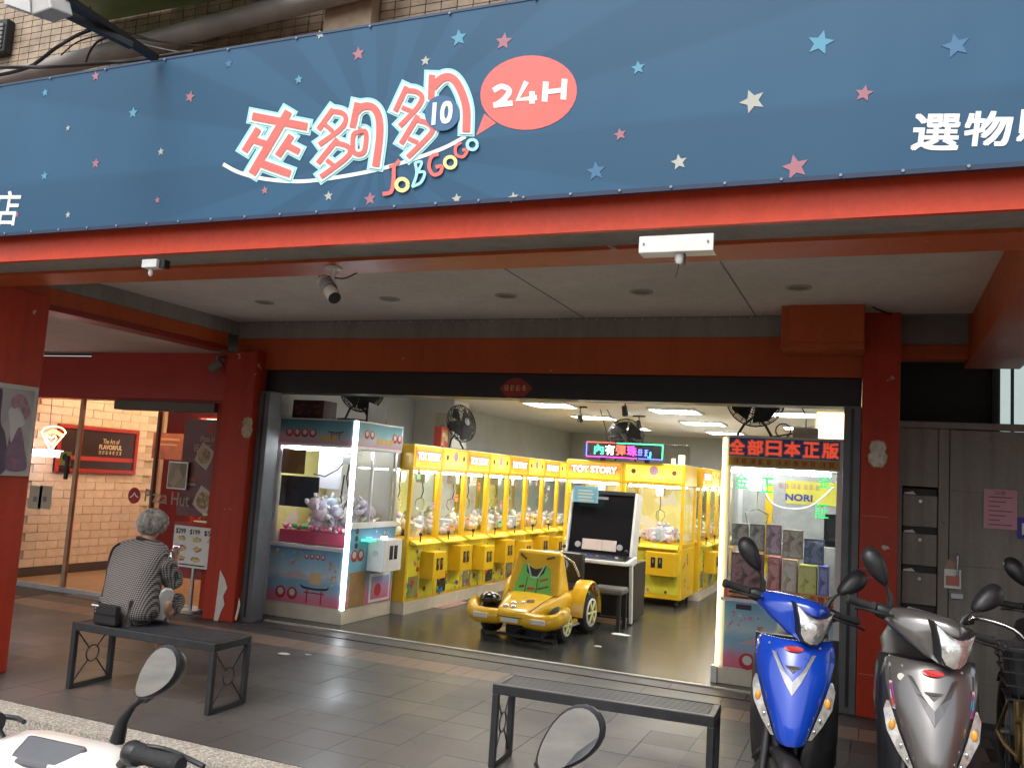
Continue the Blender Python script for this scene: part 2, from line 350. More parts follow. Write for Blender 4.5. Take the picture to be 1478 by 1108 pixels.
# road, pebble-wash kerb, floor tiles
def speckle(name, cols, scale, rough=.85, bump=.5):
    m = blotch_mat(name, cols, scale, rough); t = m.node_tree; N = t.nodes
    vo = N.new('ShaderNodeTexVoronoi'); vo.inputs['Scale'].default_value = scale; tc = N.new('ShaderNodeTexCoord'); t.links.new(tc.outputs['Object'], vo.inputs['Vector'])
    bp = N.new('ShaderNodeBump'); bp.inputs['Strength'].default_value = bump; bp.inputs['Distance'].default_value = .004; bp.invert = True
    t.links.new(vo.outputs['Distance'], bp.inputs['Height']); t.links.new(bp.outputs[0], N['Principled BSDF'].inputs['Normal'])
    return m
PEBBLE = speckle('pebble_wash', [(.26,.235,.20),(.34,.31,.27),(.20,.18,.15),(.42,.39,.35),(.29,.25,.20)], 95)
PEBBLE2 = speckle('pebble_face', [(.20,.175,.13),(.26,.23,.18),(.15,.13,.10),(.31,.28,.22)], 80)
ASPH = mat('worn_road', (.155,.142,.120), .85, var=.22, vs=3, bump=.4, bs=120)
TILE = floor_tile('grey_floor_tile', (.072,.065,.061), .42)
TILEB = floor_tile('grey_floor_tile_worn', (.074,.066,.062), .46)
TANT = floor_tile('tan_floor_tile', (.22,.15,.112), .46)
GROUT = mat('grout', (.062,.056,.052), .9, var=.15, vs=20)
SHOPF = mat('shop_floor', (.045,.046,.042), .24, var=.2, vs=3, bump=.02, bs=8, rv=.08)
# ---------------------------------------------------------------- setting: ground
struct('ground', MB().box(-200,200,-200,200,-.32,-.12), ASPH)
struct('kerb', MB().box(-14,6,3.745,3.93,-.30,0.0), [PEBBLE])
struct('gutter', MB().box(-14,6,3.50,3.742,-.30,-.105), [PEBBLE2])
pav = struct('pavement', MB().box(-14,6,3.934,7.14,-.30,-.014), GROUT)
tm = [mesh(MB().box(-.1452,.1452,-.1452,.1452,0,.012), m) for m in (TILE, TILEB)]
bm_ = mesh(MB().box(-.0735,.0735,-.165,.165,0,.012), TANT)
dm_ = mesh(MB().box(-.2905,.2905,-.138,.138,0,.012), TILEB)
xs = [-2.751+.2925*(i+.5) for i in range(-18, 13)]
for i, x in enumerate(xs):
    for j in range(8):
        y = 3.94+.146+.2925*j
        inst(pav, 'tile', tm[0 if random.random() < .6 else 1], (x+random.uniform(-.001,.001), y, -.0125+random.uniform(-.0006,.0006)))
lo = MB()
for i in range(58): 
    x = -7.95+.15*i; inst(pav, 'tan_tile', bm_, (x, 6.435, -.0125+random.uniform(-.0006,.0006)))
for i in range(15): inst(pav, 'dark_tile', dm_, (-7.75+.585*i, 6.745, -.0125))
for i in range(15): inst(pav, 'dark_tile', dm_, (-7.60+.585*i, 7.0+.025, -.0125), (0,0,0), (1,.75,1))
# far tiles beyond the restaurant window, joined
for ix in range(20):
    for j in range(8): lo.box(-13.9+.2925*ix+.002, -13.9+.2925*(ix+1)-.004, 3.94+.2925*j+.002, 3.94+.2925*(j+1)-.004, -.0125, -.0005)
lo.box(-13.9,-8.05,6.27,6.60,-.0125,-.0005)
o = part(pav, 'tile_field', lo, TILE); o['kind'] = 'stuff'
shop_floor = struct('shop_floor', MB().box(-5.78,-.1,7.19,17.0,-.2,.004), SHOPF)
struct('restaurant_floor', MB().box(-13,-6.2,7.17,10.6,-.2,.03), mat('tan_floor', (.36,.24,.14), .35, var=.1))
# ---------------------------------------------------------------- arcade building
B = thing('arcade_building', 'red columned arcade building with a claw machine shop opening on the ground floor', 'building', (0,0,0))
part(B, 'column', MB().box(-6.15,-5.46,3.75,4.40,-.0005,2.62), RED, bev=.012)
part(B, 'column', MB().box(-5.975,-5.61,6.86,7.14,.0005,2.60), RED, bev=.008)
part(B, 'column', MB().box(-.105,.152,6.93,7.45,.0005,2.925), RED, bev=.008)
part(B, 'column', MB().box(1.55,2.2,3.75,4.40,-.0005,2.62), RED, bev=.012)
part(B, 'front_beam', MB().box(-12,5,3.684,3.95,2.58,3.05), RUST)
part(B, 'soffit_panel', MB().box(-12,5,3.44,3.681,2.597,2.64), GREYP)
part(B, 'fascia', MB().box(-12,5,3.405,3.437,2.585,3.6), FASCIA)
part(B, 'slab', MB().box(-12,5,3.437,17,3.10,3.45), GREYP)
ce = part(B, 'ceiling', MB().box(-5.98,.62,3.953,6.996,2.92,2.97), CEIL)
part(ce, 'ceiling_joint', MB().box(-2.32,-2.312,3.96,6.99,2.9165,2.9195), GREYINK)
part(ce, 'ceiling_joint', MB().box(-.9,-.892,3.96,6.99,2.9165,2.9195), GREYINK)
part(B, 'back_beam', MB().box(-5.98,-.106,7.0,7.3,2.44,2.75), RUST, bev=.004)
bb = part(B, 'beam_plaster', MB().box(-5.98,-.106,7.004,7.28,2.752,2.918), GREYP)
hk = mesh(MB().tube([(0,0,.02),(0,-.004,-.004),(0,-.014,-.008),(0,-.016,.002)], .003, 5), STEEL)
for i in range(44): inst(bb, 'hook', hk, (-5.75+.123*i+random.uniform(-.03,.03), 7.002, 2.905))
part(B, 'side_beam', MB().box(-6.2,-5.98,4.404,6.856,2.655,2.78), RUST)
part(B, 'side_beam_plaster', MB().box(-6.2,-5.984,4.404,7.0,2.783,2.965), GREYP)
part(B, 'side_beam_trim', MB().box(-6.19,-5.972,4.404,6.856,2.605,2.652), DARKRED)
part(B, 'side_beam', MB().box(.62,1.0,3.953,7.6,2.60,2.96), RUST)
part(B, 'lintel', MB().box(.155,1.6,7.25,7.4,2.62,2.73), RUST)
part(B, 'lintel_plaster', MB().box(.155,.62,7.27,7.4,2.733,2.96), GREYP)
part(B, 'stair_void_wall', MB().box(.155,2.6,8.2,8.3,0,3.0), BLACK)  # black colour stands in for the darkness of the stair recess
part(B, 'stair_side_wall', MB().box(2.5,2.6,7.3,8.2,0,3.0), GREYP)
wf = part(B, 'stair_window', MB().box(.87,1.9,8.13,8.19,2.0,2.9), BLACK)
for x0, x1 in ((.93,1.0),(1.03,1.20),(1.24,1.5)): part(wf, 'pane', MB().box(x0,x1,8.10,8.128,2.05,2.85), mat('glowing_pane', (.6,.68,.66), .5, emit=.35, ecol=(.7,.85,.82)))  # panes glow by themselves, standing in for daylight behind them
# shop inside
IW = part(B, 'shop_wall', MB().box(-5.86,-5.78,7.145,17,0,3.0), BLUEGREY)
part(B, 'shop_wall', MB().box(-.1,-.02,7.45,17,0,3.0), WHITEW)
part(B, 'shop_wall', MB().box(-5.86,-.02,17,17.1,0,3.0), BLUEGREY)
part(B, 'shop_ceiling', MB().box(-5.78,-.1,7.3,17,2.5,2.55), mat('shop_ceiling_board', (.80,.79,.76), .75, var=.04))
part(B, 'shop_bulkhead', MB().box(-5.775,-5.19,10.4,10.85,1.86,2.497), mat('white_pier', (.86,.86,.82), .6, var=.03))
part(B, 'shutter_box', MB().box(-5.605,-.115,7.03,7.26,2.222,2.438), BLACK, bev=.006)
for x0, x1 in ((-5.607,-5.478),(-.228,-.108)):
    g = part(B, 'shutter_guide', MB().box(x0,x1,6.95,7.14,.002,2.222), mat('guide_grey', (.11,.115,.12), .5, metal=.2, var=.12), bev=.004)
    part(g, 'guide_groove', MB().box((x0+x1)/2-.012,(x0+x1)/2+.012,6.947,6.952,.05,2.2), BLACK)
part(B, 'threshold_strip', MB().box(-5.47,-.23,7.142,7.188,-.1,.012), mat('threshold_metal', (.42,.40,.36), .4, metal=.5, var=.15), bev=.003)
# peeled paint on the columns
PEEL = mat('bare_plaster', (.66,.62,.55), .8, var=.08, vs=12)
def patch(par, name, pts, ax, v, nrm, m, th=.002):
    return part(par, name, MB().poly([at(px,py,ax,v) for px, py in pts], nrm, th), m)
cols_ = [c for c in B.children if c.name.startswith('column')]
patch(cols_[1], 'peeled_patch', [(318,822),(325,836),(328,848),(322,860),(324,872),(318,884),(314,897),(308,899),(312,870)], 'y', 6.857, (0,-1,0), PEEL)
patch(cols_[1], 'peeled_patch', [(345,862),(347,872),(344,884),(341,895),(339,893),(343,876)], 'y', 6.857, (0,-1,0), PEEL)
patch(cols_[2], 'peeled_patch', [(1257,801),(1259,806),(1253,812),(1250,814),(1252,806)], 'y', 6.927, (0,-1,0), PEEL)
for z in (.30,.98,1.04,1.42): part(cols_[2], 'scratch', MB().box(-.09,.09,6.926,6.929,z,z+.003), flat('scratch_mark', (.55,.25,.18)))
# upper wall with mosaic tiles
UW = thing('upper_wall', 'tan mosaic tiled upper wall above the blue shop banner', 'wall', (-3,3.95,3.45))
part(UW, 'wall_backing', MB().box(-5,5,.0,.3,0,1.9), mat('mortar', (.16,.13,.10), .9, var=.2, vs=8))
tl = MB()
for i in range(76):
    for j in range(36):
        x = -4.2+.096*i+random.uniform(-.001,.001); z = .02+.046*j
        if -3.0+x > .6: continue
        d = random.uniform(-.001,.001); tl.box(x, x+.0905, -.012+d, .004, z, z+.041)
o = part(UW, 'mosaic_tiles', tl, mat('mosaic_tile', (.36,.275,.19), .5, var=.25, vs=9)); o['kind'] = 'stuff'
part(UW, 'pilaster', MB().box(.09,.40,-.09,-.014,0,1.9), mat('tile_pilaster', (.42,.32,.22), .6, var=.15, vs=12), bev=.004)
part(UW, 'overhang', MB().box(-1.15,3.5,-.35,-.0145,.98,1.3), mat('overhang_concrete', (.28,.22,.16), .8, var=.15, vs=4))
aw = thing('awning', 'green sheet awning fixed high on the tiled wall', 'awning', (-4.0,3.93,4.2), world=True)
part(aw, 'sheet', MB().hexa([(-4.75,3.93,4.32),(-3.1,3.93,4.32),(-3.1,3.3,4.22),(-4.75,3.3,4.22),(-4.75,3.93,4.335),(-3.1,3.93,4.335),(-3.1,3.3,4.235),(-4.75,3.3,4.235)]), mat('green_sheet', (.20,.30,.13), .5, var=.15))
part(aw, 'frame', MB().bar((-4.75,3.3,4.205),(-3.1,3.3,4.205),.035).bar((-4.75,3.3,4.205),(-4.75,3.92,4.30),.03), mat('brown_frame', (.10,.075,.05), .6, var=.2))
# pipe, cables, vent, lamp bracket in front of the upper wall
PIPEM = mat('grey_pipe', (.22,.20,.18), .5, var=.15, vs=5)
a, b = at(-40,128,'y',3.78), at(560,-28,'y',3.78)
solo('drain_pipe', MB().tube([a+(b-a)*t for t in (0,.3,.6,1)], .062, 16), PIPEM, 'thick grey pipe running along the tiled wall above the banner', 'pipe', smooth=60)
CABLE = mat('cable_black', (.015,.014,.013), .6, var=.1)
def cable(pts, y, r, label, name='cable', group='cables above the banner', m=None):
    q = [at(p[0], p[1], 'y', p[2] if len(p) > 2 else y) for p in smoothpts([p if len(p) > 2 else (*p, y) for p in pts], 5)]
    return solo(name, MB().tube(q, r, 6), m or CABLE, label, 'cable', group, smooth=60)
cable([(-30,97),(60,97),(140,92),(200,86),(280,74)], 3.5, .011, 'thick black cable lying just above the top edge of the banner')
cable([(-20,112),(40,98),(80,70),(110,52),(130,44)], 3.66, .012, 'black cable rising from the grey pipe to the bracket bars')
cable([(88,80),(110,62),(140,52),(160,52)], 3.66, .005, 'thin black cable looping over the grey pipe')
cable([(123,92),(130,74),(142,60),(160,54),(175,56)], 3.66, .007, 'black cable bending down behind the banner from the bracket')
cable([(130,10),(131,28),(129,45)], 3.66, .004, 'thin drop wire hanging straight onto the cable bundle')
cable([(170,50),(215,58),(260,64),(300,68)], 3.62, .005, 'thin black wire running from the bracket along the banner top')
cable([(205,64),(240,72),(270,77)], 3.6, .004, 'pale grey wire ending at the banner top', m=GREYINK)
cable([(180,46),(230,60),(290,66)], 3.62, .004, 'thin upper wire running from the bracket towards the pilaster')
br = thing('lamp_bracket', 'black steel bars crossing over the left end of the banner', 'bracket', at(222,84,'y',3.28), world=True)
br['label'] = 'black steel bars slanting down to the top edge of the banner'
p1 = at(224,84,'y',3.30)
part(br, 'bar', MB().bar(p1, at(88,-6,'y',2.7), .05, .03), BLACK)
part(br, 'bar', MB().bar(at(190,66,'y',3.1), at(70,8,'y',2.75), .04, .03), BLACK)
FL = thing('flood_light', 'grey metal flood light at the end of the black bracket', 'lamp', at(40,15,'y',2.7), world=True)
q = [at(px,py,'y',2.62) for px, py in ((4,8),(46,22),(74,12),(66,-24),(10,-30))]
part(FL, 'housing', MB().poly(q, (0,1,.2), .12), mat('lamp_grey', (.42,.42,.41), .5, var=.1), bev=.008)
part(FL, 'lens', MB().poly([at(px,py,'y',2.615) for px, py in ((8,6),(45,19),(44,-6),(12,-16))], (0,-1,0), .006), mat('lamp_lens', (.5,.5,.5), .2, var=.1))
VT = thing('wall_vent', 'black framed vent grille on the tiled wall', 'vent', at(8,60,'y',3.93), world=True)
c0, c1 = at(-26,88,'y',3.93), at(22,32,'y',3.93)
part(VT, 'frame', MB().box(c0.x,c1.x,3.87,3.935,c0.z,c1.z), BLACK, bev=.01)
for k in range(6): part(VT, 'slat', MB().box(c0.x+.02,c1.x-.02,3.858,3.868,c0.z+.03+k*(c1.z-c0.z-.06)/6,c0.z+.05+k*(c1.z-c0.z-.06)/6), GREYINK)
# ---------------------------------------------------------------- banner
YB = 3.33
def banner_mat():
    m = bpy.data.materials.new('banner_print'); m.use_nodes = True; t = m.node_tree; N = t.nodes; b = N['Principled BSDF']; b.inputs['Roughness'].default_value = .55; b.inputs['Specular IOR Level'].default_value = .35
    tc = N.new('ShaderNodeTexCoord'); mp = N.new('ShaderNodeMapping'); t.links.new(tc.outputs['Object'], mp.inputs[0])
    c = at(545,215,'y',YB); mp.inputs['Location'].default_value = (-c.x, 0, -c.z)
    sp = N.new('ShaderNodeSeparateXYZ'); t.links.new(mp.outputs[0], sp.inputs[0])
    a = N.new('ShaderNodeMath'); a.operation = 'ARCTAN2'; t.links.new(sp.outputs[2], a.inputs[0]); t.links.new(sp.outputs[0], a.inputs[1])
    k = N.new('ShaderNodeMath'); k.operation = 'MULTIPLY'; k.inputs[1].default_value = 15; t.links.new(a.outputs[0], k.inputs[0])
    s = N.new('ShaderNodeMath'); s.operation = 'SINE'; t.links.new(k.outputs[0], s.inputs[0])
    g = N.new('ShaderNodeMapRange'); g.inputs['From Min'].default_value = -.15; g.inputs['From Max'].default_value = .15; t.links.new(s.outputs[0], g.inputs['Value'])
    nz = N.new('ShaderNodeTexNoise'); nz.inputs['Scale'].default_value = 1.6; nz.inputs['Detail'].default_value = 5; t.links.new(tc.outputs['Object'], nz.inputs['Vector'])
    mu = N.new('ShaderNodeMath'); mu.operation = 'MULTIPLY'; t.links.new(g.outputs[0], mu.inputs[0]); t.links.new(nz.outputs['Fac'], mu.inputs[1])
    mx = N.new('ShaderNodeMix'); mx.data_type = 'RGBA'; mx.inputs[6].default_value = (.017,.077,.152,1); mx.inputs[7].default_value = (.025,.104,.198,1)
    t.links.new(mu.outputs[0], mx.inputs[0]); t.links.new(mx.outputs[2], b.inputs['Base Color'])
    # soft wrinkles and weave of the stretched cloth
    w = N.new('ShaderNodeTexNoise'); w.inputs['Scale'].default_value = 2.2; mp2 = N.new('ShaderNodeMapping'); mp2.inputs['Scale'].default_value = (1.4,1,.35)
    t.links.new(tc.outputs['Object'], mp2.inputs[0]); t.links.new(mp2.outputs[0], w.inputs['Vector'])
    bp = N.new('ShaderNodeBump'); bp.inputs['Strength'].default_value = .35; bp.inputs['Distance'].default_value = .03; t.links.new(w.outputs['Fac'], bp.inputs['Height']); t.links.new(bp.outputs[0], b.inputs['Normal'])
    return m
BT, BBm = 3.617, 2.723
BN = thing('shop_banner', 'long blue printed shop banner with coral lettering, stars and speech bubble', 'banner', (0,0,0))
part(BN, 'cloth', MB().box(-7.5,2.6,YB,YB+.012,BBm,BT), banner_mat())
part(BN, 'frame', MB().box(-7.5,2.6,YB+.014,YB+.05,BT-.05,BT-.004).box(-7.5,2.6,YB+.014,YB+.05,BBm+.004,BBm+.05).box(-7.5,2.6,YB+.05,3.403,BT-.05,BT-.02).box(-7.5,2.6,YB+.05,3.403,BBm+.05,BBm+.08), BLACK)
part(BN, 'bottom_hem', MB().box(-7.5,2.6,YB-.004,YB+.02,BBm-.012,BBm+.006), mat('navy_hem', (.012,.03,.075), .6, var=.1))
part(BN, 'top_hem', MB().box(-7.5,2.6,YB-.003,YB+.02,BT-.004,BT+.008), mat('navy_hem_top', (.03,.06,.11), .6, var=.1))
CORAL = flat('coral_print', (.74,.15,.13)); CYAN = flat('cyan_print', (.36,.78,.82)); WHT = flat('white_print', (.82,.84,.80)); LEMON = flat('lemon_print', (.83,.76,.30))
STAR_M = [flat('star_blue', (.09,.30,.43)), flat('star_pink', (.36,.15,.19)), flat('star_cream', (.42,.43,.39)), flat('star_faded', (.05,.15,.28))]
def star(px, py, r, k, rot=0):
    c = at(px, py, 'y', YB-.002); s = r*3.55/FPX; pts = []
    for i in range(10):
        a = pi/2+rot+i*pi/5; q = s if i % 2 == 0 else s*.45
        pts.append(c+Vector((q*cos(a), 0, q*sin(a))))
    part(BN, 'star', MB().poly(pts, (0,1,0), .0015), STAR_M[k])
for px, py, r, k, ro in ((65,134,9,0,.2),(138,110,11,1,.1),(192,163,12,0,0),(274,140,12,1,-.2),(98,185,6,2,.1),(138,236,11,1,0),(232,219,8,2,.1),(64,254,10,0,.1),(227,289,7,1,.2),(98,310,7,2,.1),
        (330,92,9,3,0),(431,115,9,0,.1),(382,275,8,1,.2),(474,283,9,2,.1),(462,50,9,2,.3),(517,78,13,1,.1),(614,88,9,2,0),(662,55,15,0,.1),(727,60,15,1,-.1),(921,98,11,0,.1),(895,194,10,1,.2),(980,234,12,2,.15),
        (659,287,9,2,.1),(741,285,9,2,.15),(534,287,12,1,.1),(1184,62,18,0,-.25),(1086,146,18,2,.35),(1247,135,12,1,-.2),(1148,241,18,1,.2),(1380,66,17,3,.2),(860,247,15,3,.1),(24,310,7,1,0)):
    star(px, py, r, k, ro)
def stroke(name, strokes, layers, sx=0, sy=0, sc=1.0, sm=True, parent=None):
    """strokes: (points, width) in photo points; every stroke becomes a strip of print on the cloth; layers: (extra width, material, depth)"""
    for extra, m, dep in layers:
        mb = MB()
        for i, (pts, w) in enumerate(strokes):
            pts = [(sx+p[0]/sc, sy+p[1]/sc) for p in pts]
            if sm and len(pts) > 2: pts = smoothpts(pts, 6)
            L, R = ribbon(pts, w/sc+extra, extra/2)
            y = YB-dep-.00025*i; n = len(L)
            mb.add([at(p.x, p.y, 'y', y) for p in L]+[at(p.x, p.y, 'y', y) for p in R], [(k, k+1, n+k+1, n+k) for k in range(n-1)])
        part(parent or BN, name, mb, m, fix=False)
OUT = [(13.5, CYAN, .0015), (7.5, WHT, .0045), (0, CORAL, .0075)]
stroke('lettering', [([(188,430),(628,515)],60),([(478,392),(185,892)],62),([(238,530),(125,712)],52),([(195,620),(320,658)],50),([(502,585),(392,748)],52),([(448,655),(565,715)],50),([(262,808),(492,892)],60)], OUT, 330, 90, 5.54)
stroke('lettering', [([(215,408),(103,565)],38),([(205,425),(285,440),(312,490),(265,565),(108,680)],36),([(150,525),(212,578)],32),([(248,635),(98,822)],38),([(235,665),(320,690),(345,735),(290,800),(120,925)],36),([(165,795),(232,850)],32),
    ([(402,360),(362,550)],48),([(378,440),(440,390),(515,395),(562,470),(568,620),(538,845)],54),([(420,580),(460,580),(466,640),(450,730),(410,752),(372,735),(364,680),(372,600),(420,580)],34)], OUT, 440, 80, 5.277)
stroke('lettering', [([(775,238),(688,425)],38),([(768,268),(845,275),(892,320),(850,405),(722,538)],36),([(738,395),(812,425)],32),([(862,458),(732,672)],38),([(850,492),(930,515),(972,570),(900,660),(782,775)],36),([(788,632),(862,665)],32),
    ([(968,148),(960,335)],48),([(975,245),(1040,178),(1115,170),(1180,250),(1228,400),(1228,582)],58)], OUT, 440, 80, 5.277)
def disc(name, px, py, rx, ry, m, dep, rot=0, n=36):
    pts = []
    for i in range(n):
        a = 2*pi*i/n; x, y = rx*cos(a), ry*sin(a); pts.append(at(px+x*cos(rot)-y*sin(rot), py+x*sin(rot)+y*cos(rot), 'y', YB-dep))
    return part(BN, name, MB().poly(pts, (0,1,0), .001), m)
disc('number_disc', 638, 163.5, 25, 25.5, flat('disc_blue', (.045,.13,.26)), .0105)
def btxt(name, body, px, py, wpx, hpx, m, dep=.02, rot=0, bold=.0, shear=0):
    c = at(px, py, 'y', YB-dep); s = (at(px+1, py, 'y', YB-dep)-c).length
    ex = (at(px+10, py+10*math.tan(rot), 'y', YB-dep)-c).normalized(); up = Vector((-ex.z, 0, ex.x)) if ex.x > 0 else Vector((0,0,1))
    up = (up+ex*shear).normalized()
    mb = MB(); text(mb, body, c, ex, up, wpx*s, hpx*s*.97, (0,-1,0), bold); return part(BN, name, mb, m, fix=False)
btxt('number', '10', 638.5, 163, 27, 29, WHT, .012, rot=-.12, bold=.004)
JB = [(('p',[(715,795),(690,830),(645,850)],26),('p',[(678,845),(672,960),(650,1045),(598,1052)],28))]
L1 = [(0, CORAL, .0085)]; L2 = [(0, LEMON, .009)]; L3 = [(0, CYAN, .0095)]
ringp = lambda cx_, cy_, r: [(cx_+r*cos(t*pi/8), cy_+r*sin(t*pi/8)) for t in range(17)]
stroke('lettering', [([(718,795),(690,830),(640,850)],24),([(678,845),(674,960),(655,1040),(592,1055)],30)], L1, 440, 80, 5.277)
stroke('lettering', [(ringp(740,985,44),30)], L2, 440, 80, 5.277)
stroke('lettering', [([(838,815),(852,900),(818,1002)],22),([(838,818),(890,812),(862,885)],20),([(858,890),(912,892),(885,965),(815,1002)],22)], L3, 440, 80, 5.277)
stroke('lettering', [([(1018,752),(965,772),(946,850),(978,908),(1030,895),(1042,845),(995,852)],28)], L1, 440, 80, 5.277)
stroke('lettering', [(ringp(1107,815,42),26)], L2, 440, 80, 5.277)
stroke('lettering', [([(1190,662),(1150,695),(1152,755),(1205,772),(1238,720),(1200,722)],24)], L1, 440, 80, 5.277)
stroke('lettering', [(ringp(1275,680,38),24)], L3, 440, 80, 5.277)
stroke('underline', [([(322,237),(345,249),(380,258),(430,262),(480,257),(540,246),(590,232),(640,214),(672,197)],5.5)], [(0, WHT, .002)])
# speech bubble
disc('speech_bubble', 763, 134, 70, 53.5, CORAL, .0015, rot=-.12)
part(BN, 'bubble_tail', MB().poly([at(px,py,'y',YB-.0012) for px, py in ((699,164),(687,196),(716,178))], (0,1,0), .0006), CORAL)
stroke('bubble_lettering', [([(712,131),(724,125),(735,131),(728,143),(714,153)],8),([(712,152),(740,149)],8)], [(0, WHT, .003)])
stroke('bubble_lettering', [([(760,118),(747,144),(775,141)],7.5),([(768,132),(768,150)],8)], [(0, WHT, .003)], sm=False)
stroke('bubble_lettering', [([(788,118),(786,147)],8.5),([(815,114),(813,144)],8.5),([(789,133),(812,130)],7)], [(0, WHT, .003)])
btxt('lettering', '選', 1351, 191, 66, 60, WHT, .0012, bold=.0035)
btxt('lettering', '物', 1426, 186, 66, 58, WHT, .0012, bold=.0035)
btxt('lettering', '販', 1503, 181, 66, 58, WHT, .0012, bold=.0035)
btxt('lettering', '店', 9, 301, 36, 36, WHT, .0012, bold=.0025)
ey = mesh(MB().cyl((0,-.006,0),(0,.0,0),.006,n=8), mat("eyelet_pale", (.20,.24,.30), .4, var=.1))
for i in range(34):
    inst(BN, 'eyelet', ey, (-5.6+.21*i, YB-.003, BBm+.001)); 
    if i % 2 == 0: inst(BN, 'eyelet', ey, (-5.6+.21*i, YB-.003, BT-.006))
# ---------------------------------------------------------------- restaurant next door
R_ = thing('restaurant_front', 'pizza restaurant glass front with dark red header beside the arcade', 'restaurant', (0,0,0))
REDH = mat('header_red', (.46,.03,.02), .45, var=.08, vs=2)
hd = part(R_, 'header', MB().box(-13,-5.985,7.10,7.3,2.10,2.56), REDH)
part(R_, 'header_step', MB().box(-8.02,-5.985,7.05,7.098,2.12,2.605), REDH)
part(R_, 'bay_ceiling', MB().box(-13,-6.203,3.953,7.3,2.608,2.65), mat('bay_ceiling_board', (.66,.60,.56), .8, var=.06, vs=2))
part(R_, 'door_post', MB().box(-6.24,-5.98,7.10,7.22,.032,2.098), RED)
part(R_, 'end_wall', MB().box(-13.1,-13,3.95,10.6,0,2.65), REDH)
part(R_, 'sill', MB().box(-13,-5.98,7.115,7.165,-.1,.038), STEEL)
part(R_, 'operator_box', MB().box(-7.62,-6.25,7.06,7.2,1.995,2.095), mat('operator_grey', (.13,.11,.09), .5, var=.1), bev=.005)
for x0, x1 in ((-13,-8.19),(-8.13,-7.05),(-7.01,-6.26)):
    part(R_, 'glass_pane', MB().box(x0,x1,7.135,7.145,.04,2.094), SHOPGLASS)
part(R_, 'mullion', MB().box(-8.185,-8.135,7.12,7.16,.04,2.095), mat('brass_frame', (.36,.26,.17), .35, metal=.6, var=.1), bev=.003)
part(R_, 'mullion', MB().box(-7.046,-7.014,7.12,7.16,.04,1.99), mat('dark_frame', (.12,.08,.06), .4, metal=.4, var=.1))
hn = part(R_, 'door_handle', MB().box(-8.29,-8.245,7.09,7.12,1.20,1.46), BLACK, bev=.006)
part(R_, 'ceiling_inside', MB().box(-13,-6.2,7.3,10.6,2.56,2.6), mat('cream_ceiling', (.6,.52,.42), .8, var=.05))
bw = part(R_, 'brick_wall', MB().box(-9.3,-9.115,7.2,9.30,.031,2.558), mat('brick_joint', (.60,.51,.39), .9, var=.1))
BRK = [mat('cream_brick', (.80,.71,.57), .5, var=.08, vs=9, bump=.15, bs=30), mat('cream_brick_warm', (.77,.67,.52), .5, var=.08, vs=9, bump=.15, bs=30)]
bmesh_ = [mesh(MB().box(0,.016,-.148,.148,0,.094), m) for m in BRK]; half = [mesh(MB().box(0,.016,-.071,.071,0,.094), m) for m in BRK]
for r in range(24):
    z = .14+.1*r; off = .15 if r % 2 else 0
    for k in range(8):
        y = 7.36+.304*k-off
        if y+.148 > 9.30 or y-.148 < 7.2: continue
        inst(bw, 'brick', bmesh_[random.random() < .4], (-9.114+random.uniform(0,.002), y, z))
    if r % 2 == 0: inst(bw, 'brick', half[r % 4 == 0], (-9.114, 7.281-.0, z), (0,0,0), (1,.6,1)); 
    inst(bw, 'brick', half[r % 3 == 0], (-9.114, 9.22 if r % 2 else 9.225, z), (0,0,0), (1,.6,1))
part(R_, 'skirting', MB().box(-9.113,-9.09,7.2,9.30,.032,.135), mat('dark_skirting', (.07,.055,.04), .5, var=.1))
part(R_, 'back_wall', MB().box(-13,-6.2,10.5,10.6,.031,2.56), REDH)
part(R_, 'brick_end', MB().box(-9.3,-9.08,9.302,9.36,.031,2.558), mat('tan_trim', (.42,.30,.19), .5, var=.1))
part(R_, 'party_wall', MB().box(-6.2,-5.99,7.3,10.5,.031,2.56), REDH)
for y in (7.9, 9.2):
    for x in (-8.3,-7.2):
        l = part(R_, 'ceiling_lamp', MB().lathe((x,y,2.50),(0,0,1),[(.09,0),(.10,.02),(.10,.058)],16), [WARMT], smooth=40)
# poster on brick wall
PO = thing('framed_poster', 'red framed dark poster with script lettering hung on the cream brick wall', 'poster', (-9.09,8.2,1.3), world=True)
y0, y1, z0, z1 = 7.62, 8.86, 1.255, 1.83
part(PO, 'panel', MB().box(-9.097,-9.07,y0,y1,z0,z1), mat('poster_dark', (.035,.022,.02), .35, var=.1))
for a_, b_, c_, d_ in ((y0,y1,z1-.045,z1),(y0,y1,z0,z0+.045),(y0,y0+.045,z0+.046,z1-.046),(y1-.045,y1,z0+.046,z1-.046)):
    part(PO, 'frame', MB().box(-9.098,-9.05,a_,b_,c_,d_), mat('frame_red', (.42,.03,.015), .35, var=.05), bev=.004)
part(PO, 'red_band', MB().box(-9.071,-9.066,y0+.05,y1-.05,z0+.15,z0+.20), flat('band_red', (.5,.04,.02)))
CREAMI = flat('cream_ink', (.72,.60,.42))
t = MB(); text(t, 'The Art of', (-9.064,8.42,1.66), (0,1,0), (0,0,1), .26, .06, (1,0,0), .001); text(t, 'FLAVORFUL', (-9.064,8.42,1.585), (0,1,0), (0,0,1), .36, .055, (1,0,0), .003); scribble(t, (-9.064,8.42,1.515), (0,1,0), (0,0,1), 7, .38, .05, (1,0,0))
part(PO, 'lettering', t, CREAMI, fix=False)
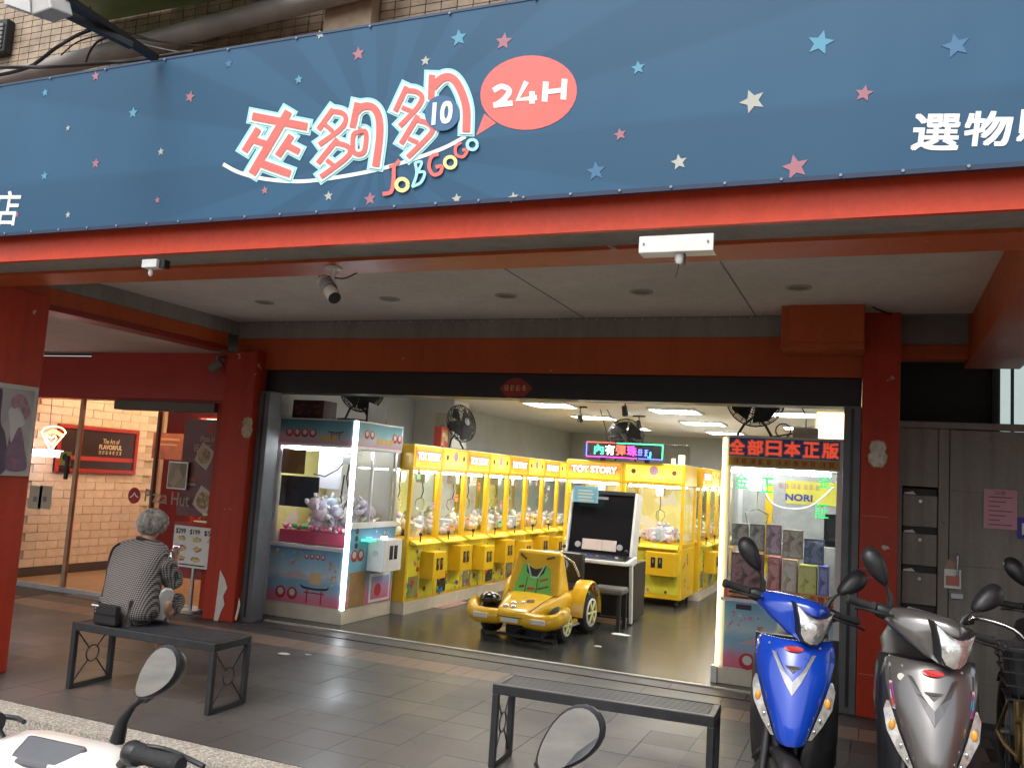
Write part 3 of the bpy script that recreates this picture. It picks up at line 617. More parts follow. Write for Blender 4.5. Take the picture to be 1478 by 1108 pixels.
# neon slice in the window
NE = thing('neon_sign', 'glowing neon pizza slice sign hanging inside the restaurant window', 'neon sign', (-8.75,7.25,1.4), world=True)
NR = mat('neon_red', (1,.2,.1), .4, emit=5, ecol=(1,.16,.06), var=.02); NO = mat('neon_orange', (1,.5,.3), .4, emit=7, ecol=(1,.42,.18), var=.02)
V = lambda px, py: at(px, py, 'y', 7.25)
part(NE, 'slice_tube', MB().tube([V(*p) for p in smoothpts([(60,623),(66,617),(78,615),(90,618),(95,624)],4)]+[V(77,645),V(73,650),V(60,623)], .007, 6), NO, smooth=60)
part(NE, 'crust_tube', MB().tube([V(*p) for p in smoothpts([(64,628),(77,622),(90,629)],6)], .022, 8), NR, smooth=60)
part(NE, 'heart_tube', MB().tube([V(*p) for p in smoothpts([(74,641),(67,633),(69,629),(74,632),(79,629),(81,634),(74,641)],5)], .008, 6), NO, smooth=60)
a, b = V(51,648), V(88,660)
part(NE, 'light_box', MB().box(a.x,b.x,7.22,7.27,b.z,a.z), mat('light_box_white', (1,1,1), .4, emit=9, ecol=(.80,.80,1), var=.02))
part(NE, 'hanging_wire', MB().cyl(V(72,617),V(75,575),.003,n=6), BLACK)
ST = thing('door_sticker', 'yellow and black pull handle sticker on the restaurant glass door', 'sticker', (-8.4,7.132,1.4), world=True)
V = lambda px, py: at(px, py, 'y', 7.131)
a, b = V(87,651), V(101,672)
part(ST, 'sheet', MB().box(a.x,b.x,7.129,7.134,b.z,a.z), flat('sticker_yellow', (.62,.45,.05)))
part(ST, 'round_mark', MB().cyl(((a.x+b.x)/2,7.1285,a.z-.06),((a.x+b.x)/2,7.127,a.z-.06),.04,n=16), INK)
a, b = V(85,675), V(100,682); part(ST, 'caption_strip', MB().box(a.x,b.x,7.129,7.134,b.z,a.z), flat('caption_red', (.10,.02,.015)))
def glass_sheet(name, label, cat, px0, py0, px1, py1, m, y=7.15, marks=None, th=.004):
    a, b = at(px0,py0,'y',y), at(px1,py1,'y',y)
    t = thing(name, label, cat, ((a.x+b.x)/2, y, min(a.z,b.z)), world=True)
    part(t, 'sheet', MB().box(a.x,b.x,y,y+th,b.z,a.z), m); return t, a, b
for px in (44, 58):
    t, a, b = glass_sheet('paper_notice', 'small white paper notice stuck on the restaurant glass, one of a pair', 'notice', px, 700, px+14, 735, flat('thin_paper', (.5,.42,.32)), 7.128)
    t['group'] = 'paper notices on the restaurant glass'
    part(t, 'code_mark', MB().box((a.x+b.x)/2-.03,(a.x+b.x)/2+.03,7.1265,7.1278,(a.z+b.z)/2-.05,(a.z+b.z)/2+.01), GREYINK)
LG = thing('round_logo', 'round red logo with white roof stroke on the restaurant glass', 'logo', (-7.22,7.13,1.1), world=True)
c = at(194,715,'y',7.131)
part(LG, 'disc', MB().cyl((c.x,7.131,c.z),(c.x,7.128,c.z),.085,n=28), flat('logo_red', (.42,.02,.02)))
mb = MB(); n_ = Vector((0,-1,0))
L, R = ribbon(smoothpts([(-.055,-.022),(-.02,.0),(0,.028),(.022,.002),(.058,-.016)],5), .013)
mb.add([(c.x+p.x,7.127,c.z+p.y) for p in L]+[(c.x+p.x,7.127,c.z+p.y) for p in R], [(k,k+1,len(L)+k+1,len(L)+k) for k in range(len(L)-1)])
part(LG, 'roof_mark', mb, WHT, fix=False)
t = MB()
for s, px in (('P',212),('i',219),('z',226),('z',233),('a',241)): pass
text(t, 'Pizza Hut', at(241,718,'y',7.128), (1,0,-.03), (0,0,1), .60, .13, (0,-1,0), .002); part(LG, 'lettering', t, flat('pale_ink', (.36,.27,.21)), fix=False)
# posters behind the glass: menu with dishes
t, a, b = glass_sheet('menu_poster', 'tall dark purple menu poster with three pizza pictures behind the restaurant glass', 'poster', 268, 604, 332, 750, mat('menu_maroon', (.20,.045,.05), .4, var=.15, vs=4), 7.16)
wx = b.x-a.x
part(t, 'crest', MB().cyl((a.x+wx*.5,7.158,a.z-.09),(a.x+wx*.5,7.1555,a.z-.09),.05,n=20), flat('crest_red', (.5,.03,.03)))
tt = MB(); text(tt, 'Pizza Hut', (a.x+wx*.5,7.157,a.z-.20), (1,0,0), (0,0,1), .24, .06, (0,-1,0), .001); scribble(tt, (a.x+wx*.5,7.157,a.z-.30), (1,0,0), (0,0,1), 5, .42, .085, (0,-1,0)); part(t, 'lettering', tt, flat('poster_pink', (.62,.42,.36)), fix=False)
DISHM = [blotch_mat('pizza_dish', [(.45,.26,.10),(.55,.36,.16),(.32,.10,.05),(.22,.25,.08)], 40), flat('napkin', (.62,.52,.42))]
for px, py, r in ((295,658,.13),(326,694,.12),(293,722,.14)):
    c = at(px,py,'y',7.157)
    pts = [c+Vector((r*(1.0 if k % 2 == 0 else .78)*cos(k*pi/4+.3),0,r*(1.15 if k % 2 == 0 else .85)*sin(k*pi/4+.3))) for k in range(8)]
    d = part(t, 'dish_picture', MB().poly(pts,(0,1,0),.002), DISHM[1]); part(d, 'pizza_picture', MB().lathe(c+Vector((0,-.001,0)),(0,-1,0),[(r*.62,0),(r*.62,.001)],20), DISHM[0])
for px, py in ((318,661),(278,692),(318,731)):
    c = at(px,py,'y',7.156); part(t, 'caption', MB().box(c.x-.09,c.x+.05,7.1555,7.158,c.z-.018,c.z+.018), flat('caption_red2', (.45,.10,.08))); part(t, 'caption', MB().box(c.x-.09,c.x+.04,7.1555,7.158,c.z-.06,c.z-.035), flat('caption_pale', (.5,.38,.34)))
part(t, 'footer_text', MB().box(b.x-.28,b.x-.04,7.1555,7.158,b.z+.07,b.z+.10).box(b.x-.35,b.x-.03,7.1555,7.158,b.z+.02,b.z+.045), LEMON)
t, a, b = glass_sheet('red_poster', 'red poster strip under the menu poster behind the glass', 'poster', 252, 751, 330, 842, mat('strip_red', (.40,.03,.025), .4, var=.1), 7.175)
PB = thing('price_board', 'white price board with six food pictures on a short stand by the restaurant door', 'price board', (-6.45,7.02,0), world=True)
a, b = at(253,757,'y',7.02), at(309,823,'y',7.02)
part(PB, 'panel', MB().box(a.x,b.x,7.015,7.035,b.z,a.z), PAPER)
tt = MB()
for s, f in (('$299',.16),('$199',.49),('$59',.82)): text(tt, s, (a.x+(b.x-a.x)*f,7.013,a.z-.055), (1,0,0), (0,0,1), .125, .055, (0,-1,0), .001)
part(PB, 'price', tt, INK, fix=False)
FD = [flat('bun', (.55,.33,.13)), flat('sauce', (.22,.06,.03)), flat('greens', (.30,.33,.08)), flat('meat', (.32,.13,.07)), flat('egg', (.65,.48,.15))]
for i, (fx, fz) in enumerate(((.2,.30),(.55,.31),(.88,.31),(.22,.54),(.58,.55),(.22,.78),(.56,.79))):
    c = Vector((a.x+(b.x-a.x)*fx,7.012,a.z-(a.z-b.z)*fz))
    mb = MB()
    for k in range(5): mb.poly([c+Vector((.028*cos(q)*1.5+random.uniform(-.02,.02),-.0004*k,.02*sin(q)+random.uniform(-.012,.012))) for q in [j*pi/4 for j in range(8)]], (0,-1,0), .0002, k)
    part(PB, 'food_picture', mb, FD, fix=False)
part(PB, 'footer_text', MB().box(a.x+.1,b.x-.12,7.012,7.0145,b.z+.02,b.z+.032), INK)
part(PB, 'stand', MB().cyl(((a.x+b.x)/2,7.04,.02),((a.x+b.x)/2,7.04,b.z),.02,n=10).cyl(((a.x+b.x)/2,7.04,0),((a.x+b.x)/2,7.04,.025),.11,n=18), STEEL, smooth=40)
# fridge and lit pictures at the back
FR = thing('drinks_fridge', 'red drinks fridge with shelves of bottles at the back of the restaurant', 'fridge', (-8.35,10.0,.03), world=True)
part(FR, 'cabinet', MB().box(-8.95,-8.9,9.8,10.45,.03,2.1).box(-7.95,-7.9,9.8,10.45,.03,2.1).box(-8.9,-7.95,10.4,10.45,.03,2.1).box(-8.9,-7.95,9.8,10.4,1.75,2.1).box(-8.9,-7.95,9.8,10.4,.03,.3), mat('fridge_red', (.36,.03,.02), .4, var=.08))
part(FR, 'light_tube', MB().cyl((-8.02,9.86,.5),(-8.02,9.86,1.7),.025,n=8), LITWHITE)
part(FR, 'picture_panel', MB().box(-8.88,-7.97,9.785,9.798,1.78,2.08), blotch_mat('fridge_picture', [(.75,.55,.4),(.6,.12,.1),(.8,.72,.6),(.35,.1,.3)], 7, emit=1.2))
for z in (.62,.95,1.28): part(FR, 'shelf', MB().box(-8.89,-7.96,9.85,10.39,z,z+.02), WHITEPL)
bot = [mesh(MB().lathe((0,0,0),(0,0,1),[(.03,0),(.032,.02),(.032,.12),(.012,.16),(.012,.19)],8), flat('bottle_%d' % i, c)) for i, c in enumerate(((.5,.05,.03),(.05,.25,.08),(.1,.05,.03),(.6,.5,.1)))]
for z in (.302,.642,.972,1.302):
    for i in range(10): inst(FR, 'bottle', random.choice(bot), (-8.83+.088*i-(-8.35), 9.9-10.0, z-.03))
OP = thing('offer_poster', 'orange brown offer poster hung inside behind the menu poster', 'poster', (-7.4,8.4,1.3), world=True)
a, b = at(222,624,'y',8.3), at(262,664,'y',8.3)
part(OP, 'sheet', MB().box(a.x,b.x,8.3,8.306,b.z,a.z), mat('offer_brown', (.33,.10,.035), .5, var=.25, vs=5))
part(OP, 'headline', MB().box(a.x+.05,b.x-.06,8.296,8.2995,a.z-.09,a.z-.06).box(a.x+.08,b.x-.09,8.296,8.2995,a.z-.15,a.z-.13), flat('offer_ink', (.55,.30,.15)))
MF = thing('menu_card', 'small steel framed menu sheet hung on the restaurant glass', 'menu', (-6.77,7.1,1.2), world=True)
a, b = at(245,665,'y',7.12), at(269,707,'y',7.12)
part(MF, 'frame', MB().box(a.x,b.x,7.108,7.126,b.z,a.z), STEEL, bev=.004)
part(MF, 'sheet', MB().box(a.x+.015,b.x-.015,7.104,7.107,b.z+.015,a.z-.015), blotch_mat('menu_sheet', [(.30,.22,.13),(.38,.28,.17),(.22,.15,.09)], 9))
SL = thing('wall_spotlight', 'small grey spotlight fixed to the red restaurant header', 'spotlight', at(312,518,'y',7.04), world=True)
c = at(312,527,'y',6.95)
part(SL, 'bracket', MB().bar((c.x,7.05,c.z+.09),(c.x,6.97,c.z+.09),.03).bar((c.x,6.97,c.z+.1),(c.x,6.95,c.z),.02), GREYP)
part(SL, 'head', MB().cyl((c.x-.05,6.93,c.z-.05),(c.x+.05,6.97,c.z+.03),.05,.042,n=14), GREYP, smooth=50)
ES = thing('header_plate', 'small grey rectangular plate on the red restaurant header', 'plate', at(150,565,'y',7.1), world=True)
a, b = at(138,560,'y',7.09), at(159,570,'y',7.09)
part(ES, 'box', MB().box(a.x,b.x,7.07,7.099,b.z,a.z), flat('plate_grey', (.32,.27,.24)), bev=.004)
part(ES, 'face', MB().box(a.x+.01,b.x-.01,7.067,7.0695,b.z+.008,a.z-.008), flat('plate_face', (.38,.32,.28)))
# poster on the front column side
FP = thing('column_poster', 'grey framed poster with violet figure on the side of the red front column', 'poster', (-5.45,4.1,1.33), world=True)
part(FP, 'frame', MB().box(-5.458,-5.43,3.80,4.365,1.335,1.955), flat('frame_pale', (.44,.43,.38)), bev=.004)
def swirl():
    m = bpy.data.materials.new('poster_picture'); m.use_nodes = True; t = m.node_tree; N = t.nodes; b = N['Principled BSDF']; b.inputs['Roughness'].default_value = .3
    tc = N.new('ShaderNodeTexCoord'); nz = N.new('ShaderNodeTexNoise'); nz.inputs['Scale'].default_value = 5.5; nz.inputs['Detail'].default_value = 3; nz.inputs['Distortion'].default_value = 1.4
    t.links.new(tc.outputs['Object'], nz.inputs['Vector']); cr = N.new('ShaderNodeValToRGB'); t.links.new(nz.outputs['Fac'], cr.inputs[0]); e = cr.color_ramp.elements
    e[0].position = .36; e[0].color = (.02,.012,.03,1); e[1].position = .66; e[1].color = (.42,.36,.38,1)
    for p, c in ((.44,(.06,.025,.07)),(.5,(.17,.06,.10)),(.56,(.30,.22,.26))): k = e.new(p); k.color = (*c,1)
    t.links.new(cr.outputs[0], b.inputs['Base Color']); return m
part(FP, 'picture', MB().box(-5.4295,-5.426,3.83,4.335,1.365,1.925), art_mat('poster_ground', [(.24,.21,.23),(.32,.29,.30),(.38,.36,.37)], 4))
def fpoly(name, pts, m, d): part(FP, name, MB().poly([(-5.4255+d,3.83+.505*(.46+.54*y),1.365+.56*z) for y, z in smoothpts(pts+[pts[0]],4)[:-1]],(1,0,0),.0006), m)
fpoly('dark_shape', [(0,.98),(.10,.95),(.14,.6),(.30,.45),(.42,.2),(.40,0),(0,0)], art_mat('poster_dark_violet', [(.02,.014,.03),(.05,.025,.07),(.03,.02,.045)], 7), 0)
fpoly('violet_shape', [(.52,.62),(.72,.52),(.90,.25),(.98,.03),(.45,.02),(.38,.25)], art_mat('poster_violet', [(.06,.025,.07),(.12,.05,.11),(.20,.08,.12)], 9), .001)
fpoly('pale_shape', [(.30,.72),(.45,.80),(.70,.70),(.80,.58),(.62,.52),(.48,.35),(.40,.55)], flat('poster_white', (.50,.47,.47)), .002)
fpoly('mauve_shape', [(.35,.88),(.55,.95),(.78,.88),(.92,.72),(.80,.64),(.62,.78),(.42,.76)], art_mat('poster_mauve', [(.16,.06,.09),(.28,.14,.18),(.36,.24,.27)], 14), .003)
def pub(px, py, sc, y):
    """cut-out cardboard charm: plain pale outline shape"""
    c = at(px,py,'y',y); return [c+Vector((sc*x,0,sc*z)) for x, z in ((-.5,.15),(-.62,.5),(-.45,.95),(0,1.05),(.45,.95),(.62,.5),(.5,.15),(.7,-.1),(.6,-.6),(.35,-1),(-.3,-1),(-.65,-.6),(-.7,-.1))]
for px, py, y, lab, col, cl in ((357,617,6.857,'pale cut-out card with gold edge on the column by the restaurant',cols_[1],(.42,.33,.22)),(1267,655,6.926,'pale cut-out card with gold edge on the column by the metal gate',cols_[2],(.55,.50,.42))):
    T = thing('cutout_card', lab, 'card', at(px,py,'y',y), group='cut-out cards on the columns', world=True)
    part(T, 'edge', MB().poly(pub(px,py,.098,y-.001),(0,-1,0),.003), flat('gold_edge', (.45,.32,.12)))
    part(T, 'face', MB().poly(pub(px,py,.088,y-.0045),(0,-1,0),.002), blotch_mat('card_face', [cl, tuple(v*.8 for v in cl), tuple(v*1.1 for v in cl)], 30))
# ---------------------------------------------------------------- yellow claw machines
YEL = mat('yellow_enamel', (.78,.48,.016), .32, var=.05, vs=4); YEL2 = mat('lime_yellow_print', (.74,.66,.05), .38, var=.10, vs=10)
YELD = mat('deep_yellow', (.70,.41,.012), .35, var=.06)
SIGN_A = ramp_mat('sign_orange', 2, [(0,(.85,.60,.05)),(.35,(.85,.42,.03)),(.6,(.75,.16,.05)),(1,(.82,.40,.03))], 1.57, 1.80, noise=.06, emit=.28)
SIGN_B = ramp_mat('sign_lemon', 2, [(0,(.75,.60,.04)),(.5,(.80,.70,.10)),(1,(.72,.55,.03))], 1.57, 1.80, noise=.06, emit=.5)
LIT_TXT = mat('lit_lettering', (1,.95,.85), .4, emit=.9, ecol=(1,.92,.85), var=.02)
CABL = mat('cabinet_lamp', (1,1,1), .4, emit=44, ecol=(1,.98,.93), var=.02)
CABL2 = mat('cabinet_lamp_soft', (1,1,1), .4, emit=32, ecol=(.93,.96,1), var=.02)
INNER = mat('cabinet_lining', (.74,.74,.70), .4, var=.05)
STK = [flat('sticker_red', (.5,.04,.03)), flat('sticker_brown', (.14,.055,.02)), flat('sticker_green', (.12,.30,.05)), flat('sticker_blue', (.06,.14,.5)), flat('sticker_pink', (.6,.2,.25))]
KNOB = mat('lit_button', (1,.4,.2), .3, emit=1.5, ecol=(1,.3,.1), var=.02)
LIN = [blotch_mat('lining_print_%d' % i, c, 5+i, .4) for i, c in enumerate(([(.80,.80,.78),(.70,.76,.78),(.80,.78,.70)], [(.80,.74,.28),(.82,.80,.66),(.76,.68,.25)], [(.62,.76,.70),(.80,.80,.78),(.76,.78,.79)]))]
def yellow_claw(v, label, w=.735, d=.85, lining=0, plinth=True, group='yellow claw machines'):
    T = thing('claw_machine', label, 'claw machine', group=group); a = w/2; e = .045
    if plinth: part(T, 'plinth', MB().box(-a,a,-.012,d,.005,.13), CREAMB)
    else:
        for x in (-a+.07, a-.07):
            for y in (.08, d-.08): part(T, 'caster', MB().cyl((x-.015,y,.035),(x+.015,y,.035),.03,n=12).box(x-.02,x+.02,y-.02,y+.02,.05,.10), BLACKP)
    zb = .132 if plinth else .10
    c = part(T, 'cabinet', MB().box(-a+.002,a-.002,0,d,zb,.74), YEL, bev=.006)
    part(T, 'deck', MB().box(-a+.01,a-.01,.02,d-.01,.742,.80), YELD)
    for x in (-a, a-e):
        for y in (0, d-e): part(T, 'post', MB().box(x+.002,x+e-.002,y+.001,y+e-.001,.742,1.545), YEL, bev=.004)
    part(T, 'front_rail', MB().box(-a+e,a-e,0,.04,.742,.80), YEL)
    part(T, 'back_panel', MB().box(-a+e,a-e,d-.03,d-.015,.802,1.543), LIN[lining])
    part(T, 'front_glass', MB().box(-a+e,a-e,.012,.017,.803,1.543), GLASS)
    for x in (-a+.015, a-.02): part(T, 'side_glass', MB().box(x,x+.005,e,d-e,.803,1.543), GLASS)
    h = part(T, 'header', MB().box(-a+.001,a-.001,-.004,d,1.547,1.82), YEL, bev=.008)
    part(h, 'top_bounce_plate', MB().box(-a+.012,a-.012,.01,d-.01,1.821,1.828), mat('bounce_grey', (.55,.54,.50), .8, var=.15))  # pale plate added to bounce neutral light up to the shop ceiling
    s = part(h, 'sign_panel', MB().box(-a+.04,a-.04,-.012,-.005,1.58,1.795), SIGN_B if v else SIGN_A)
    t = MB()
    if v == 0:
        text(t, 'TOY STORY', (0,-.016,1.70), (1,0,0), (0,0,1), w*.78, .085, (0,-1,0), .004); part(h, 'lettering', t, LIT_TXT, fix=False)
        t = MB(); text(t, 'TOY STORY', (0,-.0138,1.70), (1,0,0), (0,0,1), w*.80, .092, (0,-1,0), .009); part(h, 'lettering_underlay', t, flat('underlay_red', (.45,.03,.03)), fix=False)  # darker red underlay printed behind the header letters
        part(h, 'sign_flash', MB().poly([(-a+.08,-.0125,1.6),(-a+.2,-.0125,1.655),(a-.2,-.0125,1.62),(a-.08,-.0125,1.65),(a-.1,-.0125,1.6)],(0,-1,0),.001), flat('flash_yellow', (.85,.6,.05)))
    else:
        scribble(t, (0,-.016,1.645), (1,0,0), (0,0,1), 6, w*.36, .045, (0,-1,0), 4); part(h, 'lettering', t, flat('mauve_ink', (.62,.48,.55)), fix=False)
        part(h, 'sign_badge', MB().lathe((0,-.0125,1.73),(0,-1,0),[(.06,0),(.06,.001)],14), flat('badge_mauve', (.55,.30,.40)))
        for x in (-.24,.24): part(h, 'sign_flower', MB().lathe((x*w/.735,-.0125,1.71),(0,-1,0),[(.035,0),(.035,.001)],6), STK[1])
    part(h, 'lamp', MB().cyl((-a+.08,.07,1.525),(a-.08,.07,1.525),.012,n=8), CABL)
    cl = part(T, 'claw', MB().box(-.05,.05,d*.45,d*.6,1.40,1.52), STEEL)
    part(cl, 'claw_cable', MB().tube([(0,d*.52,1.40),(.01,d*.5,1.3),(0,d*.52,1.22)], .006, 6), BLACK)
    f = MB()
    for k in range(3):
        q = 2*pi*k/3; f.tube([(0,d*.52,1.22),(.06*cos(q),d*.52+.06*sin(q),1.19),(.07*cos(q),d*.52+.07*sin(q),1.12),(.03*cos(q),d*.52+.03*sin(q),1.07)], .006, 6)
    part(cl, 'claw_finger', f, CHROME)
    # lower front
    pz = part(T, 'front_print', MB().box(-a+.03,a-.03,-.004,-.0005,.16,.73), YEL2)
    zc = .40 if v else .36
    cb = part(T, 'coin_box', MB().box(-.02,a-.05,-.17,-.005,zc,zc+.30), YELD if v else YEL, bev=.008)
    for x in (.08,.17): 
        sp = part(cb, 'coin_plate', MB().box(x-.028,x+.028,-.176,-.1705,zc+.10,zc+.23), BLACKP); part(sp, 'coin_slot', MB().box(x-.006,x+.006,-.179,-.1765,zc+.16,zc+.21), STEEL)
    part(T, 'control_ledge', MB().hexa([(-a+.05,-.09,.735),(a-.05,-.09,.735),(a-.05,-.003,.735),(-a+.05,-.003,.735),(-a+.05,-.09,.75),(a-.05,-.09,.75),(a-.05,-.003,.79),(-a+.05,-.003,.79)]), YEL2, bev=.004)
    part(T, 'joystick', MB().cyl((-.14,-.05,.76),(-.14,-.05,.84),.007,n=8).ell((-.14,-.05,.85),.02,10,6), BLACKP, smooth=60)
    part(T, 'button', MB().cyl((.06,-.05,.76),(.06,-.05,.785),.028,n=14), KNOB)
    part(T, 'prize_door', MB().box(-a+.07,-.05,-.009,-.0045,.17,.40), mat('prize_flap_%d' % v, (.05,.05,.04) if v else (.30,.27,.10), .2, var=.2), bev=.004)
    for k in range(9):
        x = random.uniform(-a+.06,a-.06); z = random.choice((random.uniform(.18,.34),random.uniform(.42,.7))); r = random.uniform(.012,.03)
        if x > -.06 and z > .3: x = random.uniform(-a+.05,-.06)
        part(T, 'sticker', MB().lathe((x,-.0105,z),(0,-1,0),[(r,0),(r,.001)],random.choice((5,6,9))), random.choice(STK))
    if not plinth:
        for k in range(8):
            part(T, 'side_sticker', MB().lathe((a-.001,random.uniform(.1,d-.1),random.uniform(.2,.7)),(1,0,0),[(random.uniform(.015,.04),0),(.02,.002)],7), random.choice(STK))
    return T
random.seed(3)
def pile(n, w, d, seed):
    rnd = random.Random(seed); mb = MB()
    for i in range(n):
        r = rnd.uniform(.045,.085); x = rnd.uniform(-w/2+.1,w/2-.1); y = rnd.uniform(.1,d-.12); z = .80+r*.7+rnd.uniform(0,.13)*(1-abs(x)/w)
        R = Matrix.Rotation(rnd.uniform(0,6),3,'Z') @ Matrix.Rotation(rnd.uniform(-.6,.6),3,'X')
        if rnd.random() < .3:
            q = [R @ Vector((sx*r*.8,sy*r*.6,sz*r*.9)) for sz in (-1,1) for sx, sy in ((-1,-1),(1,-1),(1,1),(-1,1))]; mb.hexa([Vector((x,y,z))+p for p in q], rnd.randrange(6))
        else:
            mb.ell((x,y,z),(r,r*.8,r*.9),8,6,rnd.randrange(6),R); mb.ell((x,y-.02,z+r*.9),r*.55,8,5,rnd.randrange(6))
    return mb
PILE_M = [mat('prize_%d' % i, c, .25, var=.15, vs=30, spec=.8) for i, c in enumerate(((.78,.76,.78),(.62,.54,.68),(.74,.58,.62),(.42,.40,.46),(.48,.56,.68),(.72,.64,.48)))]
piles = [mesh(pile(30,.66,.80,s), PILE_M, 50) for s in (1,2,3)]
protos = [yellow_claw(0, 'p', .678, .80, 0), yellow_claw(1, 'p', .678, .80, 2)]
words = ['first','second','third','fourth','fifth','sixth','seventh','eighth']
for k in range(8):
    v = k % 2; y = 8.38+.68*k; lab = ('yellow claw machine with orange lettered header' if v == 0 else 'yellow claw machine with lemon badge header')+', '+words[k]+' along the shop wall from the white cabinet'
    if k < 2: T = protos[k]; T.location = (-4.63,y+.34,0); T.rotation_euler = (0,0,pi/2); T['label'] = lab
    else: T = dup(protos[v], None, (-4.63,y+.34,0), pi/2, lab)
    o = inst(None, 'prize_pile', piles[k % 3], (-4.63,y+.34,0), (0,0,pi/2)); tag(o, 'heap of wrapped toys inside the '+words[k]+' wall claw machine', 'prizes', kind='stuff')
LIN += [art_mat('lining_art_%d' % i, c, 3.2, .4) for i, c in enumerate(([(.78,.78,.76),(.55,.66,.74),(.82,.80,.74)], [(.80,.76,.60),(.82,.82,.80),(.70,.42,.40)], [(.30,.62,.50),(.80,.82,.80),(.78,.80,.82)], [(.70,.66,.80),(.82,.82,.82),(.60,.52,.70)]))]
NOTEM = [PAPER, flat('note_yellow', (.75,.65,.15)), flat('note_pink', (.7,.35,.38)), flat('note_green', (.3,.6,.35)), flat('note_orange', (.75,.32,.06))]
rn = random.Random(21)
for T in [o for o in COL.objects if o.name.startswith('claw_machine')]:
    for ch in T.children:
        if ch.name.startswith('back_panel'): ch.material_slots[0].link = 'OBJECT'; ch.material_slots[0].material = rn.choice(LIN)
        if ch.name.startswith('claw') and rn.random() < .6: ch.location.x = rn.uniform(-.16,.16); ch.location.y = rn.uniform(-.15,.1)
    for k in range(rn.randrange(2,5)):
        x, z, w_, h_ = rn.uniform(-.25,.2), rn.choice((rn.uniform(1.30,1.48),rn.uniform(.84,.95),rn.uniform(1.1,1.3))), rn.uniform(.05,.13), rn.uniform(.05,.11)
        n_ = part(T, 'price_note', MB().box(x,x+w_,.008-.0004*k,.0105-.0004*k,z,z+h_), rn.choice(NOTEM)); part(n_, 'note_text', MB().box(x+.01,x+w_-.015,.0072-.0004*k,.0078-.0004*k,z+h_*.55,z+h_*.75), rn.choice((INK,STK[0])))
    for k in range(6):
        x, z, q = rn.uniform(-.3,.3), rn.uniform(.16,.34), rn.uniform(.015,.035)
        part(T, 'sticker', MB().lathe((x,-.0118-.0003*k,z),(0,-1,0),[(q,0),(q,.001)],rn.choice((5,6,10))), rn.choice(STK))
IA = yellow_claw(0, 'yellow claw machine with orange lettered header standing behind the black game cabinet', .80, .85, 1, False); IA.location = (-3.5,11.35,0)
IB = yellow_claw(1, 'yellow claw machine with lemon header on wheels facing the shop entrance', .83, .85, 1, False); IB.location = (-2.685,11.35,0)
for k, T in enumerate((IA, IB)):
    o = inst(None, 'prize_pile', piles[k], T.location); tag(o, 'heap of wrapped toys inside the claw machine '+('behind the game cabinet' if k == 0 else 'facing the entrance'), 'prizes', kind='stuff')
for k in range(4):
    y = 12.25+.70*k+.37; T = dup(protos[k % 2], None, (-2.22,y,0), pi/2, 'yellow claw machine facing the inner aisle, '+words[k]+' behind the wheeled machine')
    o = inst(None, 'prize_pile', piles[k % 3], (-2.22,y,0), (0,0,pi/2)); tag(o, 'heap of wrapped toys inside the '+words[k]+' inner aisle machine', 'prizes', kind='stuff')
for k in range(3):
    T = dup(protos[(k+1) % 2], None, (-1.72+.70*k-.1,16.1,0), 0, 'yellow claw machine against the back wall, '+words[k]+' from the inner aisle')
# ---------------------------------------------------------------- white printed cabinets near the street
ART = ramp_mat('fuji_print', 2, [(0,(0.649,0.134,0.211)),(.16,(0.582,0.211,0.306)),(.30,(0.268,0.401,0.534)),(.42,(0.211,0.419,0.554)),(.55,(0.458,0.582,0.629)),(.8,(0.229,0.458,0.591)),(1,(0.092,0.248,0.401))], .13, .70, noise=.05)
ART_S = ramp_mat('fuji_print_side', 2, [(0,(0.649,0.134,0.211)),(.2,(0.534,0.229,0.344)),(.35,(0.181,0.401,0.554)),(.7,(0.181,0.439,0.582)),(1,(0.086,0.248,0.419))], .13, .93, noise=.05)
ART_H = ramp_mat('header_print', 2, [(0,(.55,.25,.40)),(.3,(.40,.42,.48)),(.6,(.12,.36,.42)),(1,(.05,.18,.24))], 1.73, 2.0, noise=.07)
REDP = flat('print_red', (.45,.035,.03)); PINKP = flat('print_pink', (.62,.24,.30)); DARKP = flat('print_dark', (.05,.03,.04)); GOLDP = flat('print_gold', (.60,.42,.12)); PALEP = flat('print_pale', (.60,.58,.55))
def torii(T, name, c, s, nrm, right):
    c, right, nrm = Vector(c), Vector(right), Vector(nrm); u = Vector((0,0,1))
    def q(x0,x1,z0,z1,dz=0,d=.0012): 
        return MB().poly([c+right*x0*s+u*z0*s, c+right*x1*s+u*z0*s, c+right*x1*s+u*(z1)*s, c+right*x0*s+u*z1*s], nrm, d)
    top = MB().poly([c+right*(x*s)+u*(z*s) for x, z in ((-1,.95),(-.8,.84),(0,.78),(.8,.84),(1,.95),(.97,.80),(.78,.70),(0,.66),(-.78,.70),(-.97,.80))], nrm, .0014)
    p = part(T, name, top, DARKP)
    part(p, 'gate_post', q(-.55,-.45,-.1,.66), REDP); part(p, 'gate_post', q(.45,.55,-.1,.66), REDP); part(p, 'gate_bar', q(-.7,.7,.46,.54,d=.0016), REDP)
def darumas(T, c, right, nrm, r, n, gap):
    for i in range(n):
        o = Vector(c)+Vector(right)*(gap*i); k = part(T, 'charm_print', MB().lathe(o,nrm,[(r,0),(r,.0012)],16), REDP)
        part(k, 'charm_face', MB().lathe(o+Vector(nrm)*.0014+Vector((0,0,r*.15)),nrm,[(r*.58,0),(r*.58,.0008)],12), PALEP)
